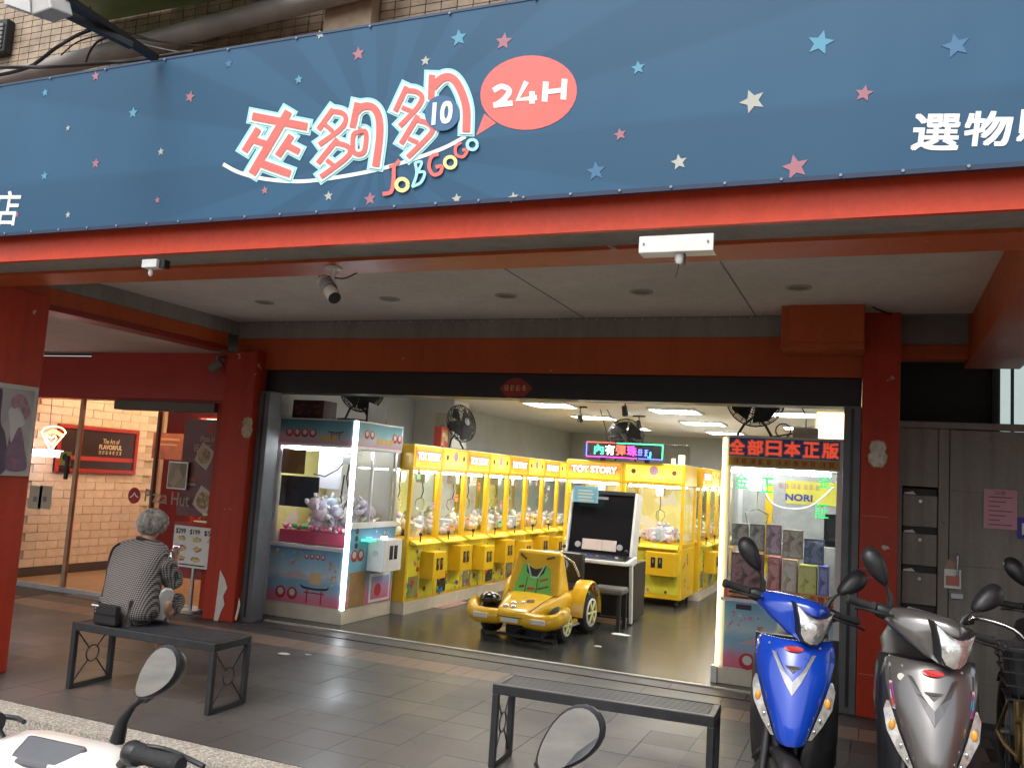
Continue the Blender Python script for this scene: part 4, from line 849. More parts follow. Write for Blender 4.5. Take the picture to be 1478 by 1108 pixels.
def blossoms(T, x0, x1, z0, z1, mk, n, seed):
    rnd = random.Random(seed)
    for i in range(n):
        c = mk(rnd.uniform(x0,x1), rnd.uniform(z0,z1)); r = rnd.uniform(.012,.026)
        nrm, right, up = c[1], c[2], Vector((0,0,1)); ph = rnd.uniform(0,6)
        pts = [c[0]+(right*cos(ph+k*pi/5)+up*sin(ph+k*pi/5))*(r if k % 2 == 0 else r*.5) for k in range(10)]
        part(T, 'blossom_print', MB().poly(pts,nrm,.0012), rnd.choice((PINKP,PINKP,PALEP,GOLDP)))
L_ = thing('corner_claw_cabinet', 'large white claw cabinet printed with blue and pink landscape, lit white corner strip', 'claw machine', (-5.2,7.42,0), world=True)
x0, x1, y0, y1 = -5.70, -4.765, 7.42, 8.01
part(L_, 'base', MB().box(x0,x1,y0,y1+.35,.005,.148), CREAMB, bev=.003)
part(L_, 'cabinet', MB().box(x0,x1-.002,y0+.002,y1+.35,.15,.70), WHITEPL)
part(L_, 'cabinet_upper', MB().box(x0+.9,x1-.002,y0+.03,y1+.35,.702,.93), WHITEPL)
fpn = part(L_, 'front_print', MB().box(x0+.03,x1-.03,y0-.003,y0+.001,.155,.695), ART)
fnt = lambda x, z: (Vector((x,y0-.0045,z)), Vector((0,-1,0)), Vector((1,0,0)))
torii(fpn, 'gate_print', (-5.10,y0-.0035,.19), .17, (0,-1,0), (1,0,0)); darumas(fpn, (-5.50,y0-.0035,.25), (1,0,0), (0,-1,0), .062, 2, .14); darumas(fpn, (-5.22,y0-.0035,.625), (1,0,0), (0,-1,0), .026, 4, .065)
part(fpn, 'mountain_print', MB().poly([(-5.55,y0-.0032,.40),(-5.38,y0-.0032,.47),(-5.30,y0-.0032,.475),(-5.10,y0-.0032,.40)],(0,-1,0),.0008), flat('mountain_pink', (.55,.45,.46)))
part(fpn, 'lantern_print', MB().box(-5.16,-5.03,y0-.006,y0-.004,.36,.47), flat('lantern_cream', (.62,.46,.24)))
blossoms(fpn, -5.65, -5.25, .52, .66, fnt, 16, 1); blossoms(fpn, -5.0, -4.82, .33, .60, fnt, 12, 2)
spn = part(L_, 'side_print', MB().box(x1-.001,x1+.003,y0+.03,y1+.33,.155,.925), ART_S)
sd = lambda y, z: (Vector((x1+.0045,y,z)), Vector((1,0,0)), Vector((0,1,0)))
blossoms(spn, 7.85, 8.3, .62, .90, sd, 12, 3); darumas(spn, (x1+.0035,7.56,.66), (0,1,0), (1,0,0), .06, 2, .12)
for k in range(3): part(spn, 'badge_print', MB().lathe((x1+.0035,7.58,.90-.07*k),(1,0,0),[(.03,0),(.03,.001)],10), DARKP)
part(spn, 'plywood_door', MB().box(x1+.0035,x1+.012,7.50,7.80,.16,.50), WOOD, bev=.002)
pw = part(spn, 'prize_window', MB().box(x1+.0035,x1+.016,7.87,8.28,.17,.46), WHITEPL, bev=.003)
part(pw, 'window_print', MB().box(x1+.0165,x1+.019,7.90,8.25,.20,.43), ramp_mat('window_print', 2, [(0,(.55,.12,.22)),(.5,(.45,.25,.40)),(1,(.25,.35,.55))], .2,.43))
part(pw, 'mark_print', MB().lathe((x1+.0195,8.03,.29),(1,0,0),[(.07,0),(.07,.001)],7), REDP)
cb = part(L_, 'coin_box', MB().box(x1+.004,x1+.20,7.80,8.16,.50,.82), WHITEPL, bev=.006)
for y in (7.94,8.03): part(cb, 'coin_plate', MB().box(x1+.2005,x1+.206,y-.03,y+.03,.62,.76), BLACKP)
part(cb, 'lock', MB().cyl((x1+.10,7.799,.68),(x1+.10,7.792,.68),.03,n=16), STEEL)
part(L_, 'button', MB().cyl((x1+.10,7.95,.822),(x1+.10,7.95,.845),.035,n=14), mat('lit_button_white', (.8,.8,1), .3, emit=3, ecol=(.7,.65,1), var=.02))
part(L_, 'button', MB().cyl((x1+.05,7.74,.822),(x1+.05,7.74,.84),.03,n=14).box(x1+.004,x1+.10,7.66,7.797,.80,.822), mat('lit_button_green', (.1,.8,.5), .3, emit=.6, ecol=(.1,.8,.5), var=.02))
part(L_, 'ledge', MB().box(x0,x1-.02,y0-.02,y0+.05,.70,.735), WHITEPL, bev=.003)
part(L_, 'side_ledge', MB().box(x1-.03,x1+.012,y0+.04,y1+.35,.931,.985), WHITEPL, bev=.003)
for x, y in ((x0,y0),(x0,y1+.30),(x1-.05,y1+.30)): part(L_, 'post', MB().box(x,x+.045,y+.002,y+.045,.986 if y > 7.5 and x > -5 else .737,1.715), STEEL, bev=.003)
part(L_, 'deck', MB().box(x0+.05,x1-.06,y0+.10,y1+.28,.737,.86), mat('pink_deck', (.55,.06,.13), .5, var=.1))
part(L_, 'front_glass', MB().box(x0+.05,x1-.05,y0+.02,y0+.026,.737,1.715), GLASS)
for a_, b_ in ((y0+.06,7.82),(7.80,y1+.29)): part(L_, 'side_glass', MB().box(x1-.03 if a_ < 7.6 else x1-.02,x1-.025 if a_ < 7.6 else x1-.015,a_,b_,.986,1.70), GLASS)
part(L_, 'sliding_frame', MB().box(x1-.035,x1-.008,7.80,7.825,.986,1.70).box(x1-.03,x1-.004,y1+.275,y1+.30,.986,1.70), STEEL)
part(L_, 'back_panel', MB().box(x0+.05,x1-.06,y1+.29,y1+.30,.862,1.715), LIN[0]); part(L_, 'end_panel', MB().box(x0+.003,x0+.012,y0+.05,y1+.3,.737,1.715), LIN[1])
hd_ = part(L_, 'header', MB().box(x0,x1,y0,y1+.35,1.717,2.0), WHITEPL, bev=.003)
hp = part(hd_, 'header_print', MB().box(x0+.02,x1-.03,y0-.003,y0-.0005,1.745,1.985), ART_H); part(hd_, 'header_side_print', MB().box(x1+.0005,x1+.003,y0+.04,y1+.33,1.745,1.985), ART_H)
darumas(hd_, (-5.56,y0-.0035,1.85), (1,0,0), (0,-1,0), .045, 4, .095)
torii(hd_, 'gate_print', (-5.0,y0-.0035,1.80), .09, (0,-1,0), (1,0,0))
for k in range(3): part(hd_, 'letter_print', MB().box(-5.19+.075*k,-5.13+.075*k,y0-.005,y0-.0032,1.775,1.83), GOLDP)
darumas(hd_, (x1+.0035,7.62,1.87), (0,1,0), (1,0,0), .045, 2, .10); darumas(hd_, (x1+.0035,8.18,1.86), (0,1,0), (1,0,0), .05, 2, .10)
for k in range(4): part(hd_, 'letter_print', MB().box(x1+.0032,x1+.005,7.82+.09*k,7.89+.09*k,1.78,1.84), GOLDP)
part(L_, 'corner_light', MB().box(x1-.022,x1+.012,y0-.012,y0+.022,.15,1.99), LITWHITE)
part(L_, 'inner_lamp', MB().cyl((x0+.1,y0+.10,1.69),(x1-.1,y0+.10,1.69),.013,n=8), CABL2)
cl = part(L_, 'claw', MB().box(-4.98,-4.88,7.55,7.66,1.56,1.66), STEEL)
part(cl, 'claw_cable', MB().tube([(-4.93,7.6,1.56),(-4.95,7.6,1.42),(-4.90,7.6,1.25),(-4.96,7.6,1.10),(-5.0,7.6,1.22),(-4.98,7.6,1.45)], .008, 6), BLACK)
part(cl, 'feed_cable', MB().tube([(-5.35,7.6,1.44),(-5.2,7.58,1.42),(-5.05,7.58,1.50),(-4.95,7.6,1.64)], .007, 6), BLACK)
for nm, lab, xa, xb, za, zb, m in (('window_card','brown advert card with round mark stuck inside the white cabinet glass',-5.65,-5.36,1.43,1.68,blotch_mat('card_brown', [(.32,.21,.08),(.36,.25,.10),(.28,.18,.07)], 6)),
        ('window_card','dark photo card of two toy figures stuck inside the white cabinet glass',-5.64,-5.17,1.10,1.41,mat('card_dark', (.05,.075,.10), .4, var=.5, vs=4)),
        ('window_card','blue and white poster hung inside the white cabinet behind the claw',-5.35,-5.06,1.30,1.68,ramp_mat('card_blue', 0, [(0,(.70,.70,.78)),(.4,(.68,.70,.80)),(.55,(.20,.45,.72)),(1,(.35,.55,.75))], -.02,.32))):
    T = solo(nm, MB().box(xa,xb,y0+.03,y0+.033,za,zb) if 'hung' not in lab else MB().box(xa,xb,y0+.25,y0+.253,za,zb), m, lab, 'card')
for x, h in ((-5.50,.20),(-5.29,.17)):
    pass
def plush(seed, m, m2):
    rnd = random.Random(seed); mb = MB(); r = .085
    mb.ell((0,0,r*.8),(r,r*.85,r*.85),12,8); mb.ell((0,-.02,r*1.95),(r*.8,r*.75,r*.7),12,8); mb.ell((-r*.55,-.01,r*2.6),(r*.28,r*.15,r*.38),8,6,1); mb.ell((r*.55,-.01,r*2.6),(r*.28,r*.15,r*.38),8,6,1)
    mb.ell((-r*.8,-.05,r*1.1),(r*.25,r*.5,r*.25),8,6); mb.ell((r*.8,-.05,r*1.1),(r*.25,r*.5,r*.25),8,6); mb.ell((-r*.5,-.08,r*.3),(r*.3,r*.5,r*.28),8,6,1); mb.ell((r*.5,-.08,r*.3),(r*.3,r*.5,r*.28),8,6,1)
    for p in mb.v: p += Vector((rnd.uniform(-1,1),rnd.uniform(-1,1),rnd.uniform(-1,1)))*.0035
    return mesh(mb, [m, m2], 60)
PL = [('lilac', plush(1,PILE_M[1],PILE_M[0])), ('pink', plush(2,PILE_M[2],PILE_M[0])), ('grey', plush(3,PILE_M[3],PILE_M[1])), ('cream', plush(4,PILE_M[5],PILE_M[0])), ('blue', plush(5,PILE_M[4],PILE_M[0]))]
rnd = random.Random(11)
for k in range(26):
    i = k % 5; lay = k//14; x = rnd.uniform(-5.2,-4.9) if lay else rnd.uniform(-5.5,-4.88); y = 7.60+.09*(k % 7)-.06*lay
    o = inst(None, 'plush_toy', PL[i][1], (x, min(y,8.15), .87+.13*lay), (rnd.uniform(-.9,.9), rnd.uniform(-.9,.9), rnd.uniform(0,6)), (1.1,)*3)
    tag(o, PL[i][0]+' wrapped plush toy heaped inside the white printed cabinet', 'plush toy', PL[i][0]+' plush toys in the white cabinet')
gb = mesh(MB().ell((0,0,0),.026,10,7), mat('green_ball', (.05,.45,.12), .3, var=.1), 60); pb_ = mesh(MB().ell((0,0,0),.024,10,7), mat('pink_ball', (.75,.10,.22), .3, var=.1), 60); wb_ = mesh(MB().ell((0,0,0),.022,10,7), mat('white_ball', (.75,.7,.7), .3, var=.1), 60)
for k in range(30):
    x = -5.62+.027*k; c, me_ = (('green',gb) if 3 < k < 11 and k % 4 != 0 else ('pink',pb_) if k % 3 else ('white',wb_))
    o = inst(None, 'capsule_ball', me_, (x, 7.53+rnd.uniform(0,.03), .886+rnd.uniform(0,.02))); tag(o, c+' capsule ball lying along the pink deck edge', 'ball', c+' capsule balls')
# right-hand printed cabinet
G_ = thing('game_claw_cabinet', 'tall claw cabinet with navy lettered header and warm yellow corner strip', 'claw machine', (-.7,7.35,0), world=True)
x0, x1, y0, y1 = -1.15, -.235, 7.35, 8.15
part(G_, 'base', MB().box(x0,x1,y0,y1,.005,.128), CREAMB, bev=.003)
part(G_, 'cabinet', MB().box(x0+.002,x1,y0+.002,y1,.13,.67), WHITEPL)
fpn = part(G_, 'front_print', MB().box(x0+.04,x1-.05,y0-.003,y0+.001,.14,.655), ART)
fnt = lambda x, z: (Vector((x,y0-.0045,z)), Vector((0,-1,0)), Vector((1,0,0)))
blossoms(fpn, -1.08, -.80, .42, .58, fnt, 14, 5); blossoms(fpn, -.45, -.30, .30, .60, fnt, 10, 6); darumas(fpn, (-.92,y0-.0035,.20), (1,0,0), (0,-1,0), .065, 1, .1)
part(fpn, 'mountain_print', MB().poly([(-1.0,y0-.0032,.33),(-.8,y0-.0032,.42),(-.72,y0-.0032,.425),(-.5,y0-.0032,.33)],(0,-1,0),.0008), flat('mountain_pink2', (.55,.40,.44)))
part(fpn, 'cat_print', MB().box(-1.02,-.90,y0-.006,y0-.004,.60,.64), DARKP)
st = part(G_, 'price_strip', MB().box(x0+.03,x1-.04,y0-.004,y0+.004,.685,.775), flat('strip_pink', (.60,.10,.16)))
tt = MB(); text(tt, '全新一手直次', (x0+.27,y0-.0062,.738), (1,0,0), (0,0,1), .36, .052, (0,-1,0), .0015); text(tt, '全新一手直次', (x0+.68,y0-.0062,.738), (1,0,0), (0,0,1), .36, .052, (0,-1,0), .0015); part(st, 'lettering', tt, REDP, fix=False)
part(st, 'lettering_field', MB().box(x0+.06,x0+.46,y0-.0052,y0-.0042,.705,.77).box(x0+.48,x0+.87,y0-.0052,y0-.0042,.705,.77), GOLDP)
part(st, 'caption', MB().box(x0+.08,x0+.44,y0-.0066,y0-.0054,.690,.703).box(x0+.5,x0+.85,y0-.0066,y0-.0054,.690,.703), DARKP)
part(G_, 'ledge', MB().box(x0,x1,y0-.012,y0+.02,.66,.684), WHITEPL)
for x in (x0, x1-.05):
    for y in (y0, y1-.05): part(G_, 'post', MB().box(x+.001,x+.049,y+.005,y+.05,.685,1.735), WHITEPL, bev=.003)
part(G_, 'edge_trim', MB().box(x1+.001,x1+.028,y0-.01,y0+.12,.13,1.99), BLACK); part(G_, 'edge_trim', MB().box(x1-.048,x1-.001,y0-.008,y0+.0005,.14,1.735), WHITEPL)
part(G_, 'front_glass', MB().box(x0+.05,x1-.05,y0+.02,y0+.026,.69,1.735), GLASS); part(G_, 'side_glass', MB().box(x0+.01,x0+.016,y0+.05,y1-.05,.69,1.735), GLASS)
part(G_, 'deck', MB().box(x0+.05,x1-.05,y0+.03,y1-.05,.672,.70), WHITEPL); part(G_, 'upper_deck', MB().box(x0+.35,x1-.05,y0+.40,y1-.05,.702,1.12), WHITEPL)
part(G_, 'back_panel', MB().box(x0+.05,x1-.05,y1-.04,y1-.03,1.122,1.735), mat('grey_lining', (.45,.45,.43), .4, var=.2, vs=5)); 
bp_ = part(G_, 'back_sign', MB().box(x0+.42,x1-.06,y1-.052,y1-.042,1.46,1.66), flat('sign_yellow', (.75,.66,.08)))
tt = MB(); text(tt, 'NORI', (-.62,y1-.056,1.515), (1,0,0), (0,0,1), .22, .055, (0,-1,0), .003); part(bp_, 'lettering', tt, flat('sign_navy', (.03,.04,.30)), fix=False)
tt = MB(); scribble(tt, (-.62,y1-.056,1.61), (1,0,0), (0,0,1), 7, .36, .05, (0,-1,0), 8); part(bp_, 'lettering', tt, flat('faded_red', (.55,.28,.22)), fix=False)
part(G_, 'yellow_pillar', MB().box(-.86,-.80,y0+.36,y0+.40,1.0,1.60), YEL); part(G_, 'black_panel', MB().box(-.38,-.29,y0+.2,y0+.21,1.14,1.40), BLACK)
hh = part(G_, 'header', MB().box(x0,x1,y0,y1,1.737,1.995), WHITEPL, bev=.004)
part(hh, 'header_panel', MB().box(x0+.03,x1-.03,y0-.004,y0-.0005,1.825,1.975), mat('navy_panel', (.012,.014,.10), .3, var=.1, emit=.05, ecol=(.02,.02,.2)))
part(hh, 'gold_strip', MB().box(x0+.03,x1-.03,y0-.004,y0-.0005,1.75,1.82), flat('gold_field', (.55,.36,.06)))
NEONR = mat('red_lettering', (.75,.07,.03), .35, emit=.35, ecol=(.9,.08,.03), var=.03)
tt = MB(); t2 = MB()
for i, s in enumerate('全部日本正版'):
    c = (x0+.095+.144*i,y0-.008,1.90); text(tt, s, c, (1,0,0), (0,0,1), .115, .115, (0,-1,0), .0035); text(t2, s, (c[0],y0-.0055,c[2]), (1,0,0), (0,0,1), .122, .122, (0,-1,0), .008)
part(hh, 'lettering_outline', t2, flat('outline_pink', (.62,.36,.33)), fix=False); part(hh, 'lettering', tt, NEONR, fix=False)
for i in (1,2): part(hh, 'panel_divider', MB().box(x0+.022+.289*i,x0+.027+.289*i,y0-.0056,y0-.0042,1.83,1.97), flat('divider_blue', (.12,.16,.5)))
tt = MB()
scribble(tt, (x0+.455,y0-.006,1.785), (1,0,0), (0,0,1), 12, .80, .045, (0,-1,0), 6)
part(hh, 'small_lettering', tt, REDP, fix=False)
part(G_, 'corner_light', MB().box(x0-.019,x0+.002,y0-.014,y0+.006,.14,1.97), LITYEL); part(G_, 'light_foot', MB().box(x0-.05,x0-.002,y0-.02,y0+.04,.005,.138), WHITEPL, bev=.003)
part(G_, 'inner_lamp', MB().cyl((x0+.12,y0+.10,1.71),(x1-.1,y0+.10,1.71),.014,n=8).cyl((x0+.06,y0+.2,1.71),(x0+.06,y1-.1,1.71),.011,n=8), CABL2)
cl = part(G_, 'claw', MB().box(-.98,-.86,y0+.3,y0+.42,1.55,1.67), WHITEPL); part(cl, 'claw_arm', MB().tube([(-.92,y0+.36,1.55),(-.92,y0+.36,1.40),(-1.02,y0+.36,1.36),(-1.0,y0+.36,1.28)], .01, 6).tube([(-.92,y0+.36,1.40),(-.83,y0+.36,1.36),(-.85,y0+.36,1.28)], .01, 6), CHROME)
part(cl, 'feed_hose', MB().tube([Vector(p) for p in smoothpts([(-.88,y0+.32,1.60),(-.80,y0+.30,1.46),(-.65,y0+.3,1.42),(-.48,y0+.3,1.46),(-.32,y0+.3,1.62)],5)], .008, 6), WHITEPL)
GREENW = mat('green_marker', (.05,.85,.22), .5, emit=.5, ecol=(.05,.9,.25), var=.05)
for s, px, py in (('金',1070,694),('正',1107,700),('証',1186,737),('金',1190,693)):
    tt = MB(); c = at(px,py,'y',y0+.0185); text(tt, s, c, (1,0,0), (0,0,1), .10, .12, (0,-1,0), .001); part(G_, 'glass_writing', tt, GREENW, fix=False)
bc_ = lambda c: tuple(min(.75,v*1.7+.04) for v in c)
bc = [(.20,.19,.16),(.16,.17,.15),(.24,.17,.22),(.30,.24,.18),(.06,.10,.18),(.10,.05,.05),(.30,.10,.10),(.42,.30,.22),(.55,.42,.08),(.10,.12,.35)]
nm_ = ['grey','dark green','mauve','tan','navy','black','red','cream','yellow','blue']
spots = [(-1.085,-.95,1.10,1.28),(-.94,-.82,1.07,1.285),(-.815,-.69,1.05,1.29),(-.685,-.525,1.03,1.26),(-.52,-.365,1.0,1.20),(-1.09,-.84,.78,1.04),(-.80,-.70,.78,1.03),(-.685,-.57,.78,1.02),(-.56,-.42,.78,.985),(-.41,-.33,.88,.99)]
for i, (a_, b_, c_, d_) in enumerate(spots):
    yy = y0+.05 if i < 5 else y0+.11
    T = thing('prize_box', nm_[i]+' figure box '+('stacked on the upper tier' if i < 5 else 'standing on the lower tier')+' of the navy headed claw cabinet', 'box', ((a_+b_)/2,yy,.70 if i > 4 else c_), world=True)
    c = bc_(bc[i])
    part(T, 'carton', MB().box(a_+.003,b_-.003,yy,yy+(.05 if i < 5 else .18),c_ if i < 5 else .702,d_), flat('carton_%d' % i, c), bev=.003)
    part(T, 'front_picture', MB().box(a_+.012,b_-.012,yy-.002,yy-.0003,(c_ if i < 5 else .76)+.015,d_-.015), art_mat('box_art_%d' % i, [tuple(v*.5 for v in c), c, tuple(min(.8,v*1.9+.03) for v in c), (min(.8,c[0]*1.6+.1),c[1],c[2]*1.2), tuple(min(.85,v*2.4+.08) for v in c)], 9))
# ---------------------------------------------------------------- ceiling lights and fittings in the shop
words9 = ['first','second','third','fourth']
for gx, rows in ((-3.88,(8.7,10.55,12.45,14.6)),(-2.35,(8.9,10.95,12.9,15.0)),(-.95,(8.9,10.9,13.2))):
    for i, y in enumerate(rows):
        T = thing('ceiling_light', 'lit louvred ceiling light, %s from the street in the row over the %s' % (words9[i], 'wall machines' if gx < -3 else 'message sign aisle' if gx < -2 else 'navy headed cabinet'), 'light', (gx,y,2.5), group='shop ceiling lights')
        part(T, 'frame', MB().box(-.31,.31,-.31,-.28,-.03,-.002).box(-.31,.31,.28,.31,-.03,-.002).box(-.31,-.28,-.28,.28,-.03,-.002).box(.28,.31,-.28,.28,-.03,-.002), WHITEPL)
        part(T, 'tube', MB().box(-.27,.27,-.27,.27,-.012,-.004), TUBE)
        for k in range(5): part(T, 'louvre', MB().box(-.20+.1*k,-.196+.1*k,-.275,.275,-.034,-.014), WHITEPL)
for px, py, y in ((618,588,10.3),(1075,595,9.8)): pass
def spot(px, py, y, lab):
    c = at(px,py,'y',y); T = thing('track_spot', lab, 'spotlight', (c.x,c.y,2.498), group='black track spotlights')
    h = c.z-2.498
    part(T, 'stem', MB().cyl((0,0,0),(0,0,h+.03),.008,n=8).box(-.09,.09,-.012,.012,-.02,-.001), BLACKP)
    part(T, 'head', MB().cyl((0,.03,h-.05),(0,-.03,h+.04),.04,.03,n=12), BLACKP, smooth=50)
spot(902,592,9.9,'black spotlight hanging from the shop ceiling above the moving message sign'); spot(837,602,10.8,'small black spotlight hanging from the ceiling over the wall machines')
spot(922,612,12.0,'black spotlight hanging beside the round ceiling fan')
# fans
def fan(lab, c, R, face, tilt=0, stand=True):
    """cage fan: face = yaw of the blowing direction (0 = -Y)"""
    T = thing('cage_fan', lab, 'fan', c, face)
    mb = MB()
    Rm = Matrix.Rotation(tilt, 4, 'X'); o = Vector((0,0,R+.10))
    def P3(p): return o+(Rm @ Vector(p))
    for k in range(7): mb.ring((0,0,0),(0,1,0),R*(1-.135*k),.004,28,5)
    cg = MB()
    for rr, yy in ((1,0),(.985,-.035),(.94,-.05),(.88,-.062),(.81,-.07),(.74,-.075),(.66,-.08),(.58,-.083),(.5,-.085),(.42,-.087),(.34,-.089),(.25,-.09),(.15,-.09),(.98,.03),(.85,.06),(.7,.07),(.55,.075)): cg.ring((0,yy,0),(0,1,0),R*rr,.0035,30,4)
    for k in range(18):
        q = 2*pi*k/18; cg.tube([(R*.08*cos(q),-.09,R*.08*sin(q)),(R*.6*cos(q),-.082,R*.6*sin(q)),(R*.9*cos(q),-.06,R*.9*sin(q)),(R*cos(q),0,R*sin(q)),(R*.85*cos(q),.06,R*.85*sin(q)),(R*.2*cos(q),.08,R*.2*sin(q))], .003, 5)
    cg.v = [P3(p) for p in cg.v]; part(T, 'cage', cg, BLACK)
    bl = MB()
    for k in range(4):
        q = 2*pi*k/4
        v = [(R*.12*cos(q),.02,R*.12*sin(q)),(R*.85*cos(q-.1),.03,R*.85*sin(q-.1)),(R*.9*cos(q+.5),.0,R*.9*sin(q+.5)),(R*.86*cos(q+1.25),-.03,R*.86*sin(q+1.25)),(R*.12*cos(q+1.1),-.01,R*.12*sin(q+1.1))]
        bl.add([P3(p) for p in v]+[P3((p[0],p[1]+.006,p[2])) for p in v], [(0,1,2,3,4),(9,8,7,6,5)]+[(i,(i+1)%5,5+(i+1)%5,5+i) for i in range(5)])
    part(T, 'blade', bl, BLACKP)
    m = MB().cyl((0,.03,0),(0,.20,0),R*.26,R*.2,n=16).cyl((0,-.10,0),(0,-.085,0),R*.2,n=16); m.v = [P3(p) for p in m.v]; part(T, 'motor', m, BLACKP, smooth=40)
    if stand: part(T, 'stand', MB().tube([(-R*.6,.05,.012),(-R*.35,.08,R*.5),(0,.1,R*.8),(R*.35,.08,R*.5),(R*.6,.05,.012)], .012, 6).box(-R*.75,R*.75,0,.16,0,.024), BLACK)
    return T
fan('round black fan on top of the navy headed claw cabinet', (-.97,7.75,1.997), .25, .15)
fan('black fan tilted sideways on top of the third wall machine', (-4.85,9.95,1.822), .24, pi/2-.25, -.25)
fan('big black fan on top of the white printed cabinet, cut off by the shutter box', (-4.92,7.72,2.002), .25, pi/2-.5, .1)
fan('round black fan standing behind the moving message sign', (-3.35,12.3,1.83), .27, 0)
BX = thing('speaker_box', 'dark red printed box lying on top of the white cabinet', 'box', (-5.42,7.62,2.002))
part(BX, 'carton', MB().box(-.19,.19,-.12,.12,0,.19), mat('box_maroon', (.06,.02,.02), .5, var=.4, vs=9), bev=.004); part(BX, 'label_print', MB().box(-.15,.15,-.123,-.1205,.04,.15), blotch_mat('box_label', [(.08,.02,.02),(.14,.05,.04),(.05,.03,.03)], 25))
BC = solo('foam_board', MB().hexa([(-4.79,7.62,2.003),(-4.77,7.62,2.003),(-4.77,8.0,2.003),(-4.79,8.0,2.003),(-4.79,7.62,2.2),(-4.77,7.62,2.2),(-4.77,8.0,2.16),(-4.79,8.0,2.16)]), BLACK, 'black board standing beside the big fan on the white cabinet', 'board')
FL_ = thing('flyer_box', 'red printed flyer box leaning behind the tilted fan', 'flyer', (-4.98,9.68,1.822))
part(FL_, 'carton', MB().box(-.05,.05,-.10,.10,0,.27), flat('flyer_red', (.5,.06,.04)), bev=.003); part(FL_, 'front_print', MB().box(.0505,.053,-.08,.08,.04,.24), blotch_mat('flyer_print', [(.6,.3,.1),(.55,.06,.04),(.7,.6,.4)], 18))
CA = thing('wall_calendar', 'pale paper calendar hanging on the white bulkhead over the wall machines', 'calendar', (-5.35,10.38,1.95), world=True)
part(CA, 'sheet', MB().box(-5.45,-5.23,10.390,10.396,1.92,2.32), flat('calendar_paper', (.66,.64,.52))); part(CA, 'drawing', MB().lathe((-5.34,10.389,2.12),(0,-1,0),[(.05,0),(.05,.001)],7), flat('calendar_ink', (.48,.48,.38))); part(CA, 'seal_stamp', MB().box(-5.27,-5.245,10.3875,10.3895,1.94,1.965), GREYINK)
# moving message sign
MS = thing('message_sign', 'black electronic message sign with multicoloured glowing characters on the claw machines', 'sign', (-3.07,11.3,1.822), world=True)
part(MS, 'case', MB().box(-3.60,-2.55,11.26,11.34,1.86,2.075), BLACK, bev=.006)
part(MS, 'foot', MB().box(-3.40,-3.34,11.27,11.33,1.8225,1.8595), BLACK); part(MS, 'foot', MB().box(-2.8,-2.74,11.27,11.33,1.8225,1.8595), BLACK)
def em(n, c, s=1.7): return mat(n, c, .4, emit=s, ecol=c, var=.02)
EM = [em('led_green',(.05,1,.35)), em('led_white',(.9,.95,.8)), em('led_red',(1,.08,.05)), em('led_magenta',(1,.05,.7)), em('led_blue',(.08,.1,1),3)]
for i, (s, k) in enumerate(zip('內有彈珠', (0,1,2,3))):
    t = MB(); text(t, s, (-3.42+.15*i,11.255,1.97), (1,0,0), (0,0,1), .125, .125, (0,-1,0), .003); part(MS, 'character', t, EM[k], fix=False)
t = MB(); scribble(t, (-2.82,11.255,1.955), (1,0,0), (0,0,1), 2, .17, .10, (0,-1,0), 3); part(MS, 'character', t, EM[4], fix=False)
t = MB(); text(t, '」', (-2.735,11.255,1.93), (1,0,0), (0,0,1), .04, .07, (0,-1,0), .002); part(MS, 'character', t, em('led_cyan',(.05,.8,1)), fix=False)
part(MS, 'border_tube', MB().box(-3.595,-3.2,11.252,11.2585,2.058,2.068), EM[2]); part(MS, 'border_tube', MB().box(-3.18,-2.56,11.252,11.2585,2.058,2.068), EM[0])
part(MS, 'border_tube', MB().box(-3.595,-2.9,11.252,11.2585,1.868,1.878), EM[3]); part(MS, 'border_tube', MB().box(-2.88,-2.56,11.252,11.2585,1.868,1.878), EM[4])
part(MS, 'border_tube', MB().box(-3.598,-3.588,11.252,11.2585,1.88,2.056), EM[4]); part(MS, 'border_tube', MB().box(-2.567,-2.557,11.252,11.2585,1.88,2.056), EM[0])
for i, (p, q) in enumerate((((863,578),(880,640)),((874,588),(905,640)))):
    solo('hanging_cord', MB().cyl(at(*p,'y',11.2), at(*q,'y',11.25), .006, n=6), BLACK, 'thin dark cord hanging from the ceiling to the message sign', 'cord', 'cords of the message sign')
AC = thing('display_case', 'clear plastic case standing on the wheeled claw machine beside the message sign', 'case', (-2.42,11.5,1.822))
part(AC, 'shell', MB().box(-.15,.15,-.1,.1,0,.26), glass('case_plastic', (.9,.9,.85), 1.5), bev=.004); part(AC, 'lit_toy', MB().box(-.06,-.02,-.05,0,.0005,.08).box(.03,.10,-.05,.02,.0005,.13), em('toy_glow', (1,.85,.45), 1.2))
# wall-top lamp box near the right wall
WB = thing('light_panel', 'warm lit wall panel glimpsed above the navy headed cabinet', 'light', (-.3,9.9,2.2), world=True)
part(WB, 'frame', MB().box(-.62,-.12,9.98,10.02,2.05,2.45), WHITEPL); part(WB, 'diffuser', MB().box(-.60,-.14,9.965,9.979,2.07,2.43), mat('warm_panel', (1,.85,.5), .4, emit=2.2, ecol=(1,.72,.28), var=.05))
TB = thing('transformer_box', 'small beige box with cables on top of the navy headed cabinet', 'box', (-.55,7.7,1.997))
part(TB, 'case', MB().box(-.10,.10,-.05,.05,0,.10), CREAMB, bev=.004); part(TB, 'cord', MB().ring((-.18,-.02,.07),(0,1,0),.06,.006,18,6).tube([(-.1,0,.05),(-.3,.02,.012),(-.42,.0,.012)],.006,6).tube([(.0,0,.10),(.0,.02,.2),(-.05,.05,.3)],.005,6), BLACK)
